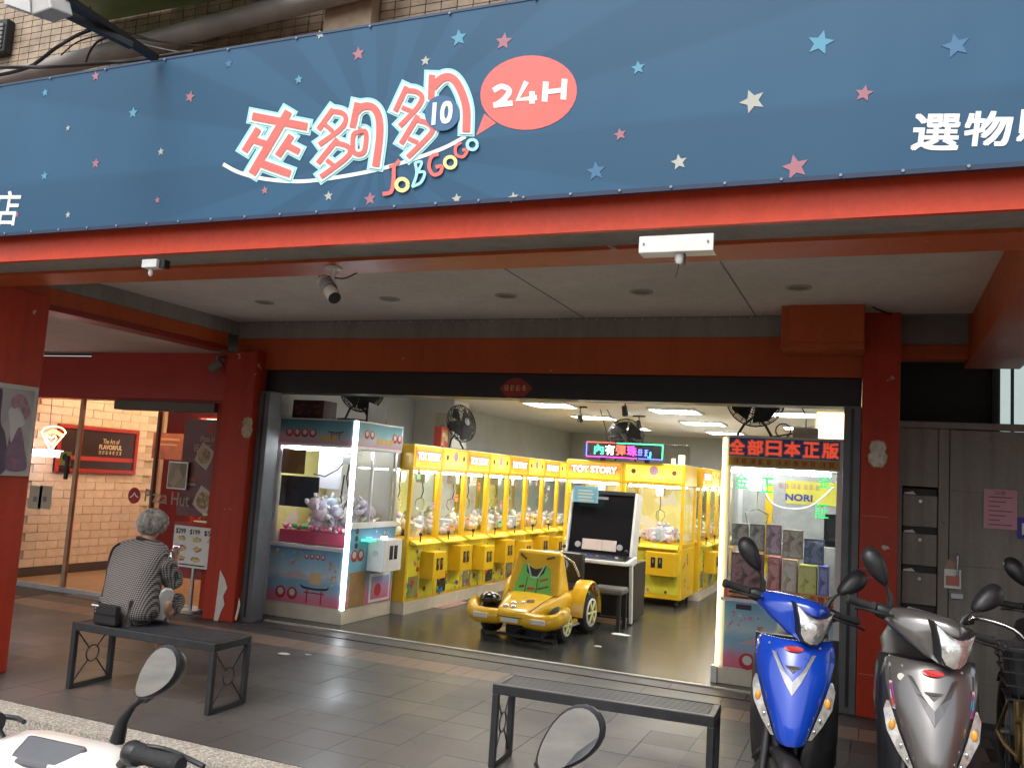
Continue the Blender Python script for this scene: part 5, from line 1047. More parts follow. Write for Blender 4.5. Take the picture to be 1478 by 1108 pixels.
# ---------------------------------------------------------------- black game cabinet with stool
GC = thing('game_cabinet', 'sit-down game cabinet with big black screen in a white frame', 'game cabinet', (-2.87,9.6,0))
def tilt(mb, z0=.72, a=radians(-12)):
    M = Matrix.Translation((0,0,z0)) @ Matrix.Rotation(a,4,'X') @ Matrix.Translation((0,0,-z0)); return mb.xf(M)
part(GC, 'body', MB().box(-.37,.37,.10,.62,.03,.66), BLACK, bev=.006)
sc_ = part(GC, 'screen', tilt(MB().box(-.36,.36,.02,.10,.74,1.42)), mat('dark_screen', (.01,.01,.012), .12, var=.05), bev=.004)
part(sc_, 'bezel_top', tilt(MB().box(-.37,.37,.0,.12,1.42,1.46)), BLACK); part(sc_, 'speaker_slot', tilt(MB().box(-.28,.05,.012,.019,1.36,1.39)), GREYINK)
for x in (-.395,.365): part(GC, 'side_frame', tilt(MB().box(x,x+.03,-.01,.22,.66,1.45)), WHITEPL, bev=.004); part(GC, 'side_panel', MB().box(x,x+.03,.14,.66,.03,.655), BLACK, bev=.004)
part(GC, 'leg', MB().hexa([(.40,-.02,.02),(.43,-.02,.02),(.43,.03,.02),(.40,.03,.02),(.40,-.12,.68),(.43,-.12,.68),(.43,-.05,.68),(.40,-.05,.68)]), WHITEPL); part(GC, 'leg', MB().hexa([(-.43,-.02,.02),(-.40,-.02,.02),(-.40,.03,.02),(-.43,.03,.02),(-.43,-.12,.68),(-.40,-.12,.68),(-.40,-.05,.68),(-.43,-.05,.68)]), WHITEPL)
pn = part(GC, 'control_panel', MB().hexa([(-.44,-.34,.66),(.44,-.34,.66),(.44,.06,.66),(-.44,.06,.66),(-.44,-.34,.70),(.44,-.34,.70),(.44,.06,.74),(-.44,.06,.74)]), WHITEPL, bev=.01)
part(pn, 'panel_overlay', MB().hexa([(-.41,-.31,.704),(.41,-.31,.704),(.41,.03,.738),(-.41,.03,.738),(-.41,-.31,.706),(.41,-.31,.706),(.41,.03,.74),(-.41,.03,.74)]), BLACKP)
for k in range(8): part(pn, 'button', MB().cyl((-.26+.075*k,-.14-.03*(k%2),.715),(-.26+.075*k,-.14-.03*(k%2),.735),.02,n=10), random.choice([WHITEPL,STEEL,STK[3]]))
for x in (-.36,.36): part(pn, 'joystick', MB().cyl((x,-.12,.715),(x,-.12,.79),.006,n=6).ell((x,-.12,.80),.022,10,6), BLACKP, smooth=60)
for x0_, x1_ in ((-.20,.03),(.035,.20)): part(GC, 'instruction_card', tilt(MB().box(x0_,x1_,.008,.018,.78,.90)), flat('card_pink', (.62,.50,.44)))
for x in (-.25,.24): part(GC, 'speaker', tilt(MB().cyl((x,.02,.83),(x,.006,.83),.035,n=14)), STEEL, smooth=40)
part(GC, 'foot_pad', MB().box(-.35,.35,.0,.10,.005,.06), GREYP)
NT = thing('paper_sign', 'pale blue printed paper taped to the top corner of the game cabinet', 'paper sign', (-3.1,9.7,1.35), world=True)
a, b = at(828,700,'y',9.62), at(863,726,'y',9.62)
part(NT, 'sheet', MB().box(a.x,b.x,9.62,9.623,b.z,a.z), flat('blue_paper', (.20,.42,.52))); part(NT, 'border', MB().box(a.x+.02,b.x-.02,9.6175,9.6195,b.z+.02,a.z-.02), flat('teal_paper', (.14,.34,.42)))
for k in range(4): part(NT, 'text_line', MB().box(a.x+.06,b.x-.07+.02*(k % 2),9.616,9.617,a.z-.06-.036*k,a.z-.042-.036*k), flat('paper_ink', (.45,.48,.40)))
SL_ = thing('stool', 'low black stool with grey padded seat in front of the game cabinet', 'stool', (-2.60,9.22,0))
part(SL_, 'seat', MB().box(-.17,.17,-.15,.15,.37,.44), mat('grey_vinyl', (.10,.10,.10), .5, var=.15), bev=.02)
for x in (-.14,.14):
    for y in (-.12,.12): part(SL_, 'leg', MB().bar((x,y,.005),(x,y,.368),.035), BLACK)
part(SL_, 'stretcher', MB().bar((-.122,-.12,.10),(.122,-.12,.10),.02,.05), mat('stretcher_wood', (.28,.16,.08), .6, var=.1)); part(SL_, 'stretcher', MB().bar((-.122,.12,.10),(.122,.12,.10),.02), BLACK)
# ---------------------------------------------------------------- coin operated ride car
CR = thing('ride_car', 'yellow coin operated ride car with green printed windscreen panel', 'ride car', (-3.10,8.42,0), -.06)
CY = mat('car_yellow', (.74,.43,.012), .3, var=.08, coat=.25); CG = mat('panel_green', (.16,.52,.09), .35, var=.10)
def loft_x(secs, n=20, p=2.6):
    """secs: (y, half width, z low, z high); superellipse rings along y"""
    rings = []
    for y, hw, zl, zh in secs:
        zc, hz = (zl+zh)/2, (zh-zl)/2; r = []
        for k in range(n):
            t = 2*pi*k/n; r.append(Vector((hw*math.copysign(abs(cos(t))**(2/p),cos(t)), y, zc+hz*math.copysign(abs(sin(t))**(2/p),sin(t)))))
        rings.append(r)
    return rings
part(CR, 'hood', MB().loft(loft_x([(-.66,.15,.19,.25),(-.65,.18,.17,.275),(-.55,.20,.15,.315),(-.40,.235,.15,.365),(-.20,.28,.15,.42),(0,.31,.15,.45),(.25,.34,.15,.43),(.55,.34,.15,.42),(.62,.30,.18,.38)], 24, 4.2)), CY, smooth=50)
for s in (-1,1):
    part(CR, 'front_wing', MB().tube([Vector(p) for p in smoothpts([(s*.14,-.60,.22),(s*.30,-.62,.215),(s*.42,-.58,.23),(s*.47,-.50,.28),(s*.46,-.44,.34)],5)], [.075]*8+[.07]*4+[.065]*4+[.055]*4+[.03], 12), CY, smooth=60)
    part(CR, 'headlight', MB().box(s*.30-.075,s*.30+.075,-.705,-.685,.20,.25), mat('headlight_frost', (.72,.66,.58), .3, var=.08), bev=.008)
    part(CR, 'mudguard', MB().loft([[Vector((s*(.30+w_),.32+.27*cos(t)*q,.20+.34*sin(t)*q)) for w_, q in ((0,1),(.13,1.0),(.15,.96),(.13,.9),(0,.9))] for t in [pi*k/10 for k in range(11)]], cap=True), CY, smooth=50)
    for y, r in ((-.30,.155),(.34,.20)):
        w = part(CR, 'wheel', MB().lathe((s*.36,y,r+.02),(s,0,0),[(r*.55,-.06),(r*.92,-.065),(r,-.04),(r,.05),(r*.92,.07),(r*.70,.075)],24), RUBBER, smooth=50)
        part(w, 'rim', MB().lathe((s*.36,y,r+.02),(s,0,0),[(r*.72,.06),(r*.70,.082),(r*.62,.086),(r*.58,.07)],24), WHITEPL, smooth=40); 
        sp = MB()
        for k in range(6): q = k*pi/3; sp.bar((s*.435,y,r+.02),(s*.435,y+r*.62*cos(q),r+.02+r*.62*sin(q)),.018,.03,up=(1,0,0))
        part(w, 'hub', sp.cyl((s*.42,y,r+.02),(s*.448,y,r+.02),.028,n=12), LEMON)
part(CR, 'air_duct', MB().ell((-.335,-.43,.35),(.10,.12,.065),16,10), mat('gloss_black', (.01,.01,.01), .12, var=.05, coat=.5), smooth=60)
ws = MB(); P8 = [(-.29,-.20,.395),(.29,-.20,.395),(.27,.14,.42),(-.27,.14,.42),(-.24,-.07,.82),(.24,-.07,.82),(.235,.02,.82),(-.235,.02,.82)]
part(CR, 'windscreen_body', ws.hexa(P8), CY, bev=.03)
def onw(u, v, off=.006):  # point on the windscreen front plane
    a_, b_, c_, d_ = Vector(P8[0]), Vector(P8[1]), Vector(P8[5]), Vector(P8[4]); n = (b_-a_).cross(d_-a_).normalized()
    return a_.lerp(b_,u).lerp(d_.lerp(c_,u),v)+n*off, n
def wpoly(name, par, uv, m, off): 
    q = [onw(u,v,off) for u, v in uv]; return part(par, name, MB().poly([p for p, _ in q], q[0][1], .002), m)
gp = wpoly('green_panel', CR, [(.14,.03),(.86,.03),(.80,.62),(.72,.68),(.58,.60),(.50,.58),(.42,.60),(.30,.69),(.22,.66)], CG, .004)
wpoly('dark_recess', gp, [(.30,.68),(.42,.60),(.50,.575),(.60,.60),(.71,.675),(.68,.50),(.58,.40),(.44,.40),(.33,.50)], BLACKP, .0065)
for uv in ([(.30,.69),(.335,.69),(.45,.41),(.43,.38)],[(.70,.68),(.67,.68),(.56,.41),(.58,.38)],[(.43,.41),(.45,.37),(.56,.37),(.58,.41)]): wpoly('mint_stripe', gp, uv, flat('mint', (.42,.58,.45)), .009)
for u in (.36,.57): wpoly('panel_line', gp, [(u,.03),(u+.012,.03),(u+.012,.38),(u,.38)], INK, .0065)
for uv, m in (([(.62,.30),(.78,.37),(.78,.41),(.62,.34)],STK[0]),([(.60,.12),(.80,.20),(.80,.24),(.60,.16)],STK[1]),([(.24,.12),(.34,.15),(.33,.20),(.24,.18)],STK[1]),([(.40,.10),(.54,.12),(.54,.17),(.40,.16)],STK[0])): wpoly('decal', gp, uv, m, .0075)
for uv in ([(.10,.86),(.26,.76),(.28,.80),(.12,.91)],[(.70,.80),(.88,.86),(.87,.90),(.70,.85)]): wpoly('decal', CR, uv, STK[1], .005)
for x, y, z, r in ((-.05,-.47,.342,.032),(-.10,-.545,.318,.032),(-.02,-.545,.318,.032),(.03,-.44,.352,.028)): part(CR, 'chrome_dome', MB().ell((x,y,z),(r,r,r*.6),14,8), CHROME, smooth=60)
for s in (-1,1):
    for k in range(4): part(CR, 'decal', MB().lathe((s*(.44+.0015),.32+.2*cos(.7+.5*k),.24+.235*sin(.7+.5*k)),(s,0,0),[(.022,0),(.022,.012)],6), STK[(k*2+1) % 5])
    part(CR, 'seam', MB().tube([(s*.165,-.62,.285),(s*.185,-.5,.325),(s*.21,-.38,.365),(s*.25,-.2,.415)],.004,6), INK)
part(CR, 'bumper_seam', MB().tube([(-.17,-.652,.235),(-.1,-.662,.235),(.1,-.662,.235),(.17,-.652,.235)],.004,6), INK); part(CR, 'number_plate', MB().box(-.09,.09,-.676,-.664,.19,.225), WHITEPL)
part(CR, 'hood_decal', MB().hexa([(.06,-.44,.350),(.13,-.42,.356),(.12,-.38,.372),(.05,-.40,.366),(.06,-.44,.358),(.13,-.42,.364),(.12,-.38,.380),(.05,-.40,.374)]), STK[1])
part(CR, 'seat', MB().box(-.22,.22,.20,.60,.42,.47).box(-.24,.24,.52,.62,.42,.78), BLACKP, bev=.03)
part(CR, 'steering_wheel', MB().ring((.10,.14,.66),(0,-.6,.8),.12,.014,22,8), BLACKP, smooth=60); part(CR, 'grab_rail', MB().tube([(.22,.05,.78),(.30,.12,.72),(.33,.22,.58)],.012,8), CHROME, smooth=60)
part(CR, 'running_board', MB().box(.33,.38,-.12,.12,.14,.18), CY, bev=.01); part(CR, 'running_strip', MB().box(.36,.385,-.15,.30,.12,.138), STEEL)
part(CR, 'base_frame', MB().box(-.18,.20,-.36,.40,.03,.148).bar((-.40,-.45,.035),(.40,-.45,.035),.025).bar((-.40,.42,.035),(.40,.42,.035),.025).bar((0,-.46,.035),(0,-.35,.06),.05), BLACK)
for x in (-.38,.38):
    for y in (-.45,.42): part(CR, 'foot', MB().cyl((x,y,.005),(x,y,.03),.025,n=10).cyl((x,y,.02),(x,y,.10),.008,n=6), BLACK)
solo('floor_decal', MB().poly([at(px,py,'z',.006) for px, py in ((608,871),(645,863),(675,869),(660,874),(640,878),(615,875))],(0,0,1),.001), mat('decal_pink', (.35,.20,.18), .4, var=.35, vs=12), 'worn pinkish decal stuck on the shop floor beside the ride car', 'decal')
for i, (px, py, r) in enumerate(((895,915,.07),(863,932,.03),(410,943,.035),(445,944,.02))):
    c = at(px,py,'z',.006 if i < 2 else .001); pts = [c+Vector((r*random.uniform(.6,1.2)*cos(q)*1.6,r*random.uniform(.6,1.2)*sin(q),0)) for q in [k*pi/4 for k in range(8)]]
    solo('floor_scrap', MB().poly(pts,(0,0,1),.0015), PAPER, ('white paper scrap on the shop floor near the stool','small white scrap on the shop floor before the game cabinet','larger white scrap on the grey pavement tiles','tiny white scrap beside the larger one on the pavement')[i], 'scrap')
# ---------------------------------------------------------------- fittings under the arcade
dl = mesh(MB().lathe((0,0,0),(0,0,-1),[(.085,0),(.085,.006),(.07,.010),(.062,.004)],24), flat('downlight_rim', (.42,.38,.35)), 40); dc = mesh(MB().cyl((0,0,-.001),(0,0,-.0045),.061,n=20), flat('downlight_dark', (.22,.19,.17)))
for i, x in enumerate((-4.96,-3.69,-2.65,-1.58,-.50)):
    T = thing('downlight', 'unlit round downlight in the arcade ceiling, %s from the restaurant side' % ['first','second','third','fourth','fifth'][i], 'downlight', (x,6.1-.02*i,2.919), group='arcade downlights')
    inst(T, 'rim', dl, (0,0,0)); inst(T, 'cover', dc, (0,0,0))
CC = thing('security_camera', 'small cream bullet camera hanging from the arcade beam', 'camera', (-2.66,3.80,2.58), world=True)
o = Vector((-2.66,3.80,2.58))
part(CC, 'mount', MB().lathe(o,(0,0,-1),[(.045,0),(.045,.008),(.02,.014),(.014,.03),(.014,.085)],16), WHITEPL, smooth=40)
c0, c1 = at(466,404,'y',3.80), at(483,430,'y',3.72)
part(CC, 'housing', MB().lathe(c0,(c1-c0),[(.028,0),(.036,.006),(.036,(c1-c0).length*.9),(.034,(c1-c0).length)],18), mat('camera_cream', (.55,.48,.38), .4, var=.1), smooth=40)
part(CC, 'hood', MB().lathe(c0+(c1-c0)*.25+Vector((.004,-.003,.004)),(c1-c0),[(.039,0),(.039,(c1-c0).length*.35),(.037,(c1-c0).length*.35)],18,cap=False), GREYP, smooth=40)
part(CC, 'lens', MB().lathe(c1,(c1-c0),[(.033,0),(.033,.002)],16), BLACKP)
part(CC, 'cord', MB().tube([Vector(p) for p in smoothpts([tuple(c0),tuple(c0+Vector((-.03,0,.02))),tuple(at(470,398,'y',3.8)),tuple(at(495,402,'y',3.8)),tuple(at(515,394,'y',3.8))],5)],.004,6), BLACK)
WBx = thing('cable_box', 'long white cable trunking box screwed under the red fascia with a dangling plug', 'box', (-.8,3.55,2.56), world=True)
a, b = at(924,345,'y',3.40), at(1030,360,'y',3.40)
part(WBx, 'cover', MB().box(a.x,b.x,3.385,3.402,b.z-.004,a.z+.006).box(a.x,b.x,3.385,3.47,b.z-.006,b.z-.0042), WHITEPL, bev=.004)
for x in (a.x+.02,b.x-.02): part(WBx, 'screw', MB().cyl((x,3.385,b.z+.03),(x,3.381,b.z+.03),.005,n=8), GREYINK)
p = at(981,362,'y',3.42)
part(WBx, 'plug', MB().lathe(p,(0,0,-1),[(.012,0),(.016,.01),(.018,.04),(.010,.055)],12), WHITEPL, smooth=40)
part(WBx, 'lead', MB().tube([p+Vector((0,0,-.05)),p+Vector((-.006,0,-.08)),p+Vector((-.012,0,-.11))],.003,6).tube([p+Vector((.012,0,0)),p+Vector((.022,0,-.02)),p+Vector((.022,0,-.06))],.004,6), BLACK)
SB = thing('sensor_box', 'small white box with a short bulb under the red fascia', 'box', at(218,381,'y',3.42), world=True)
a, b = at(207,375,'y',3.42), at(227,386,'y',3.42)
part(SB, 'case', MB().box(a.x,b.x,3.41,3.47,b.z,a.z), WHITEPL, bev=.004); part(SB, 'back_box', MB().box(b.x+.001,b.x+.035,3.43,3.47,b.z,a.z), BLACK); p = at(218,388,'y',3.44)
part(SB, 'bulb', MB().lathe(p,(0,0,-1),[(.008,0),(.012,.008),(.012,.03),(.005,.04)],10), WHITEPL, smooth=50)
SX = thing('sign_box', 'rust red painted box hung below the ceiling beside the column', 'box', (-.4,6.75,2.6), world=True)
part(SX, 'case', MB().box(-.665,-.095,6.62,6.98,2.60,2.945), RUST, bev=.006); part(SX, 'front_panel', MB().box(-.615,-.10,6.605,6.618,2.645,2.94), RUST, bev=.004)
part(SX, 'wire', MB().tube([(-.12,6.62,2.93),(-.1,6.6,2.95),(-.02,6.75,2.91),(.08,6.9,2.90)],.006,6), BLACK)
DM = thing('luck_sign', 'red diamond paper charm with gold writing on the black shutter box', 'charm', at(744,560,'y',7.02), world=True)
c = at(744,560,'y',7.027)
part(DM, 'paper', MB().poly([c+Vector((x,0,z)) for x, z in ((-.15,0),(-.08,.065),(-.02,.09),(.03,.09),(.09,.065),(.16,0),(.09,-.07),(-.08,-.08))],(0,-1,0),.003), flat('charm_red', (.34,.03,.03)))
t = MB(); scribble(t, (c.x,7.0225,c.z), (1,0,0), (0,0,1), 4, .22, .055, (0,-1,0)); part(DM, 'lettering', t, GOLDP, fix=False)
# ---------------------------------------------------------------- metal gate with letter boxes
GATEM = grimy('gate_metal', (.27,.245,.21), .5, .25, .22, .25, metal=.2, chipcol=(.12,.06,.03)); GATED = mat('gate_dark', (.03,.026,.022), .6, var=.2)
GT = thing('metal_gate', 'dull grey-brown metal stair gate with three letter slots', 'gate', (.8,7.3,0), world=True)
part(GT, 'top_rail', MB().box(.155,1.9,7.27,7.33,2.10,2.15), GATEM, bev=.004)
part(GT, 'jamb', MB().box(.155,.185,7.275,7.33,.005,2.098), GATEM); part(GT, 'jamb', MB().box(.43,.50,7.27,7.33,.005,2.098), GATEM, bev=.004)
part(GT, 'side_panel', MB().box(.186,.428,7.29,7.31,1.66,2.097), GATEM)
for i, z in enumerate((1.36,1.075,.79,.5)):
    lb = part(GT, 'letter_box', MB().box(.19,.424,7.275,7.31,z,z+.235), GATEM, bev=.005); part(lb, 'slot', MB().box(.195,.42,7.30,7.31,z+.237,z+.283), GATED)
    part(lb, 'lock', MB().cyl((.31,7.275,z+.19),(.31,7.27,z+.19),.012,n=10), STEEL)
    if i < 3: part(lb, 'mail', MB().hexa([(.20,7.282,z+.238),(.28,7.282,z+.238),(.28,7.30,z+.238),(.20,7.30,z+.238),(.20,7.282,z+.25),(.26,7.282,z+.262),(.26,7.30,z+.262),(.20,7.30,z+.25)]), PAPER)
part(GT, 'lower_panel', MB().box(.19,.424,7.285,7.31,.01,.49), GATEM)
dr = part(GT, 'door_panel', MB().box(.505,1.5,7.29,7.315,.01,2.095), GATEM, bev=.004)
for z in (.55,1.10,1.64): part(dr, 'door_rib', MB().box(.53,1.48,7.282,7.2895,z,z+.03), GATEM, bev=.003)
for z in (.35,1.05,1.80): part(dr, 'hinge', MB().cyl((1.495,7.28,z),(1.495,7.28,z+.10),.012,n=8), GATED)
part(dr, 'handle', MB().tube([(.56,7.285,1.02),(.56,7.25,1.03),(.56,7.25,1.17),(.56,7.285,1.18)],.008,8), STEEL, smooth=50)
part(dr, 'latch', MB().box(.52,.60,7.262,7.29,.86,.90), STEEL, bev=.004)
pn = thing('pink_notice', 'pink printed notice sheet stuck on the metal gate', 'notice', (.84,7.28,1.39), world=True)
a, b = at(1420,705,'y',7.28), at(1468,765,'y',7.28)
part(pn, 'sheet', MB().box(a.x,b.x,7.2775,7.2805,b.z,a.z), flat('pink_paper', (.60,.30,.36)))
for k in range(7): part(pn, 'text_line', MB().box(a.x+.03,b.x-.03-.04*(k % 3),7.276,7.2772,a.z-.06-.033*k,a.z-.052-.033*k), flat('notice_ink', (.25,.08,.10)))
t = MB(); text(t, '公告', ((a.x+b.x)/2,7.2755,a.z-.025), (1,0,0), (0,0,1), .07, .028, (0,-1,0)); part(pn, 'lettering', t, INK, fix=False)
bn = thing('blue_notice', 'blue and white sticker beside the pink notice on the gate', 'sticker', (.97,7.28,1.3), world=True)
a, b = at(1468,746,'y',7.28), at(1484,778,'y',7.28); part(bn, 'sheet', MB().box(a.x,b.x,7.2775,7.2805,b.z,a.z), flat('blue_sticker', (.06,.05,.28))); part(bn, 'white_field', MB().box(a.x+.03,b.x,7.276,7.2772,b.z+.03,a.z-.04), PAPER)
lf = thing('leaflet_pouch', 'clear pouch with red printed leaflets hanging on the gate', 'leaflet', (.52,7.26,.95), world=True)
a, b = at(1363,820,'y',7.265), at(1387,850,'y',7.265); part(lf, 'leaflet', MB().box(a.x,b.x,7.262,7.268,b.z,a.z), PAPER); part(lf, 'print', MB().box(a.x+.01,b.x-.01,7.2605,7.2618,b.z+.02,b.z+.09), flat('leaflet_red', (.5,.16,.12)))
part(lf, 'folded_flyer', MB().hexa([(a.x,7.262,a.z+.002),(b.x-.04,7.262,a.z+.002),(b.x-.04,7.27,a.z+.002),(a.x,7.27,a.z+.002),(a.x+.02,7.262,a.z+.07),(b.x-.03,7.262,a.z+.05),(b.x-.03,7.27,a.z+.05),(a.x+.02,7.27,a.z+.07)]), flat('flyer_tan', (.35,.24,.18)))
# ---------------------------------------------------------------- benches
BM = mat('bench_paint', (.022,.023,.026), .42, var=.25, vs=9, bump=.05, bs=80)
def bench(lab, L, D, H, loc, rz):
    T = thing('bench', lab, 'bench', loc, rz, 'black metal benches')
    t = .036
    part(T, 'seat_rail', MB().box(0,L,0,t,H-.052,H), BM, bev=.004); part(T, 'seat_rail', MB().box(0,L,D-t,D,H-.052,H), BM, bev=.004)
    for x in (0, L-t): part(T, 'end_rail', MB().box(x+.0005,x+t-.0005,t+.001,D-t-.001,H-.05,H-.001), BM, bev=.004)
    n = 9; w = (D-2*t)/n
    for k in range(n): part(T, 'slat', MB().box(t+.001,L-t-.001,t+w*k+.004,t+w*(k+1)-.004,H-.014,H-.004), BM, bev=.002)
    for x in (0, L-t):
        for y in (0, D-t): part(T, 'leg', MB().box(x+.001,x+t-.001,y+.001,y+t-.001,.002,H-.053), BM, bev=.003)
        part(T, 'foot_rail', MB().box(x+.002,x+t-.002,t+.001,D-t-.001,.002,.03), BM)
        xc = x+t/2; c = Vector((xc,D/2,H*.47)); sx = D/2-t
        part(T, 'ring', MB().ring(c,(1,0,0),.052,.005,22,6), BM, smooth=60)
        for sy in (-1,1):
            for sz in (-1,1):
                e = Vector((xc,D/2+sy*sx,H*.47+sz*(H*.47-.035))); d = (e-c).normalized(); part(T, 'brace', MB().cyl(c+d*.052,e,.0045,n=6), BM)
    return T
bench('black slatted metal bench with an older woman sitting on it', 1.15, .36, .425, (-4.83,4.33,0), .03)
bench('black slatted metal bench standing empty before the blue scooter', 1.17, .30, .435, (-1.88,4.46,0), .05)
# ---------------------------------------------------------------- scooters
def shell(levels, nx=12, ex=2.0):
    """levels: (z, half width, y front centre, y side); convex panel facing -Y, rows bottom to top"""
    rows = []
    for z, w, yc, ys in levels:
        rows.append([Vector((w*(2*k/nx-1), yc+(ys-yc)*abs(2*k/nx-1)**ex, z)) for k in range(nx+1)])
    return rows
def panel(mb, rows, th=.012, mi=0):
    n = len(rows[0]); m = len(rows); off = Vector((0,th,0)); vs = [p for r in rows for p in r]+[p+off for r in rows for p in r]; N = n*m; fs = []
    for i in range(m-1):
        for k in range(n-1): fs += [(i*n+k,i*n+k+1,(i+1)*n+k+1,(i+1)*n+k),(N+i*n+k,N+(i+1)*n+k,N+(i+1)*n+k+1,N+i*n+k+1)]
    for i in range(m-1): fs += [(i*n,(i+1)*n,N+(i+1)*n,N+i*n),(i*n+n-1,N+i*n+n-1,N+(i+1)*n+n-1,(i+1)*n+n-1)]
    for k in range(n-1): fs += [(k,N+k,N+k+1,k+1),((m-1)*n+k,(m-1)*n+k+1,N+(m-1)*n+k+1,N+(m-1)*n+k)]
    return mb.add(vs, fs, mi)
LEV = [(.395,.030,-.345,-.32),(.405,.050,-.365,-.33),(.43,.066,-.372,-.325),(.50,.092,-.362,-.28),(.60,.128,-.335,-.235),(.70,.155,-.298,-.19),(.78,.170,-.262,-.15),(.84,.173,-.235,-.12),(.875,.166,-.215,-.105),(.89,.152,-.195,-.10)]
LEV = [(.89-(.89-l[0])*.87, *l[1:]) for l in LEV]
low = lambda z: .89-(.89-z)*.87
def lev(z):
    for a_, b_ in zip(LEV, LEV[1:]):
        if a_[0] <= z <= b_[0]:
            t = (z-a_[0])/(b_[0]-a_[0]); return [a_[i]+(b_[i]-a_[i])*t for i in range(4)]
def onap(x, z, off=.004):
    _, w, yc, ys = lev(z); return Vector((x, yc+(ys-yc)*(abs(x)/w)**2-off, z))
AMB = mat('amber_lens', (.85,.35,.04), .15, var=.1, coat=.5); LENS = mat('clear_lens', (.52,.50,.46), .08, metal=.35, var=.25, vs=40, coat=.8)
HEAD = mat('headlight_glass', (.80,.78,.74), .07, metal=.75, var=.25, vs=25, bump=.3, bs=30, coat=1)
BADGE = flat('badge_red', (.45,.03,.03), rough=.25)
def scooter(lab, paint, steer, loc, rz, emblem, group='parked scooters', lift=0.0, sides=(-1,1), drop=0.0):
    T = thing('scooter', lab, 'scooter', loc, rz, group)
    dark = BLACKP
    ap = part(T, 'front_apron', panel(MB(), shell(LEV)), paint, smooth=40)
    for s in (-1,1): part(ap, 'panel_gap', MB().tube([onap(s*lev(z)[1]*.90,z,.0015) for z in (.50,.56,.62,.68,.74,.80,.85)],.0022,5), INK)
    for s in (-1,1): part(ap, 'screw', MB().cyl(onap(s*.11,.865,.004),onap(s*.11,.865,-.004),.005,n=8), STEEL)
    # V emblem
    vm = MB()
    for s in (-1,1):
        pts = [(s*.095,.838),(s*.062,.775),(s*.035,.725),(0,.672)]; q = [(s*.078,.838),(s*.045,.780),(s*.022,.752),(0,.728)]
        vs = [onap(*p,.006) for p in pts]+[onap(*p,.012) for p in q]; vm.add(vs, [(i,i+1,5+i,4+i) for i in range(3)])
    part(ap, 'v_emblem', vm, emblem)
    pts = [onap(.042*cos(t),.858+.012*sin(t),.006) for t in [k*pi/8 for k in range(16)]]; part(ap, 'badge', MB().poly(pts,(0,-1,.25),.003), BADGE)
    pts = [onap(.035*cos(t),.79-.012*sin(t)+(.0),.005) for t in [k*pi/8 for k in range(9)]]+[onap(0,.762,.005)]; part(ap, 'emblem_hollow', MB().poly(pts,(0,-1,.2),.002), BLACKP)
    for s in (-1,1):
        lz = [(.70,.012),(.66,.034),(.58,.046),(.50,.036),(.44,.016),(.41,.004)]
        A = []; Bq = []
        for z, d in lz:
            z = low(z)
            w = lev(z)[1]; ys = lev(z)[3]; A.append(Vector((s*(w+.002),ys-.012,z))); Bq.append(Vector((s*(w+d),ys+.012,z-.004)))
        n = len(A); mb = MB().add(A+Bq+[p+Vector((0,.02,0)) for p in Bq], [(i,i+1,n+i+1,n+i) for i in range(n-1)]+[(n+i,n+i+1,2*n+i+1,2*n+i) for i in range(n-1)])
        tl_ = part(T, 'turn_signal', mb, LENS, smooth=30)
        w = lev(.637)[1]; part(tl_, 'amber_bulb', MB().ell((s*(w+.020),lev(.637)[3]-.004,.64),(.013,.010,.022),10,8), AMB, smooth=60)
        part(tl_, 'position_bulb', MB().ell((s*(lev(.568)[1]+.018),lev(.568)[3]-.004,.572),(.007,.006,.010),8,6).ell((s*(lev(.525)[1]+.014),lev(.525)[3]-.004,.53),(.006,.006,.008),8,6), CHROME, smooth=60)
        # dark side fairing behind
        rows = [[Vector((s*x,y,z)) for x, y in pr] for z, pr in ((.26,((.05,-.20),(.10,-.17),(.15,-.08),(.155,.05))),(.34,((.03,-.29),(.11,-.20),(.18,-.08),(.18,.05))),(.45,((.055,-.28),(.14,-.20),(.192,-.08),(.185,.05))),(.60,((.11,-.21),(.165,-.16),(.195,-.06),(.185,.05))),(.78,((.15,-.13),(.178,-.10),(.19,-.03),(.175,.04))),(.87,((.13,-.09),(.15,-.075),(.165,-.01),(.145,.05))))]
        mb = MB(); nn = 4; mb.add([p for r in rows for p in r], [(i*nn+k,i*nn+k+1,(i+1)*nn+k+1,(i+1)*nn+k) for i in range(len(rows)-1) for k in range(nn-1)]); fa = part(T, 'side_fairing', mb, dark, smooth=50)
        m_ = fa.modifiers.new('thick', 'SOLIDIFY'); m_.thickness = .008
    part(T, 'leg_shield', MB().loft([[Vector((x*1.0,y,z)) for x, y in ((-.19,.06),(-.10,.035),(.10,.035),(.19,.06),(.19,.08),(-.19,.08))] for z in (.30,.5,.7,.87)]), dark, smooth=30)
    part(T, 'floorboard', MB().box(-.17,.17,.08,.50,.24,.30).box(-.13,.13,.05,.10,.24,.32), dark, bev=.015)
    # body and seat
    rb = [[Vector((hw*math.copysign(abs(cos(t))**.7,cos(t)), y, zc+hz*math.copysign(abs(sin(t))**.7,sin(t)))) for t in [2*pi*k/16 for k in range(16)]] for y, hw, zc, hz in ((.46,.10,.48,.18),(.52,.16,.52,.21),(.70,.18,.56,.20),(.95,.17,.60,.16),(1.20,.13,.66,.11),(1.36,.07,.70,.06))]
    part(T, 'rear_body', MB().loft(rb), paint, smooth=50)
    st_ = [[Vector((hw*cos(t), y, zc+hz*sin(t))) for t in [2*pi*k/14 for k in range(14)]] for y, hw, zc, hz in ((.44,.07,.72,.03),(.50,.12,.75,.045),(.75,.14,.77,.05),(1.0,.14,.80,.055),(1.25,.10,.82,.045),(1.33,.05,.82,.03))]
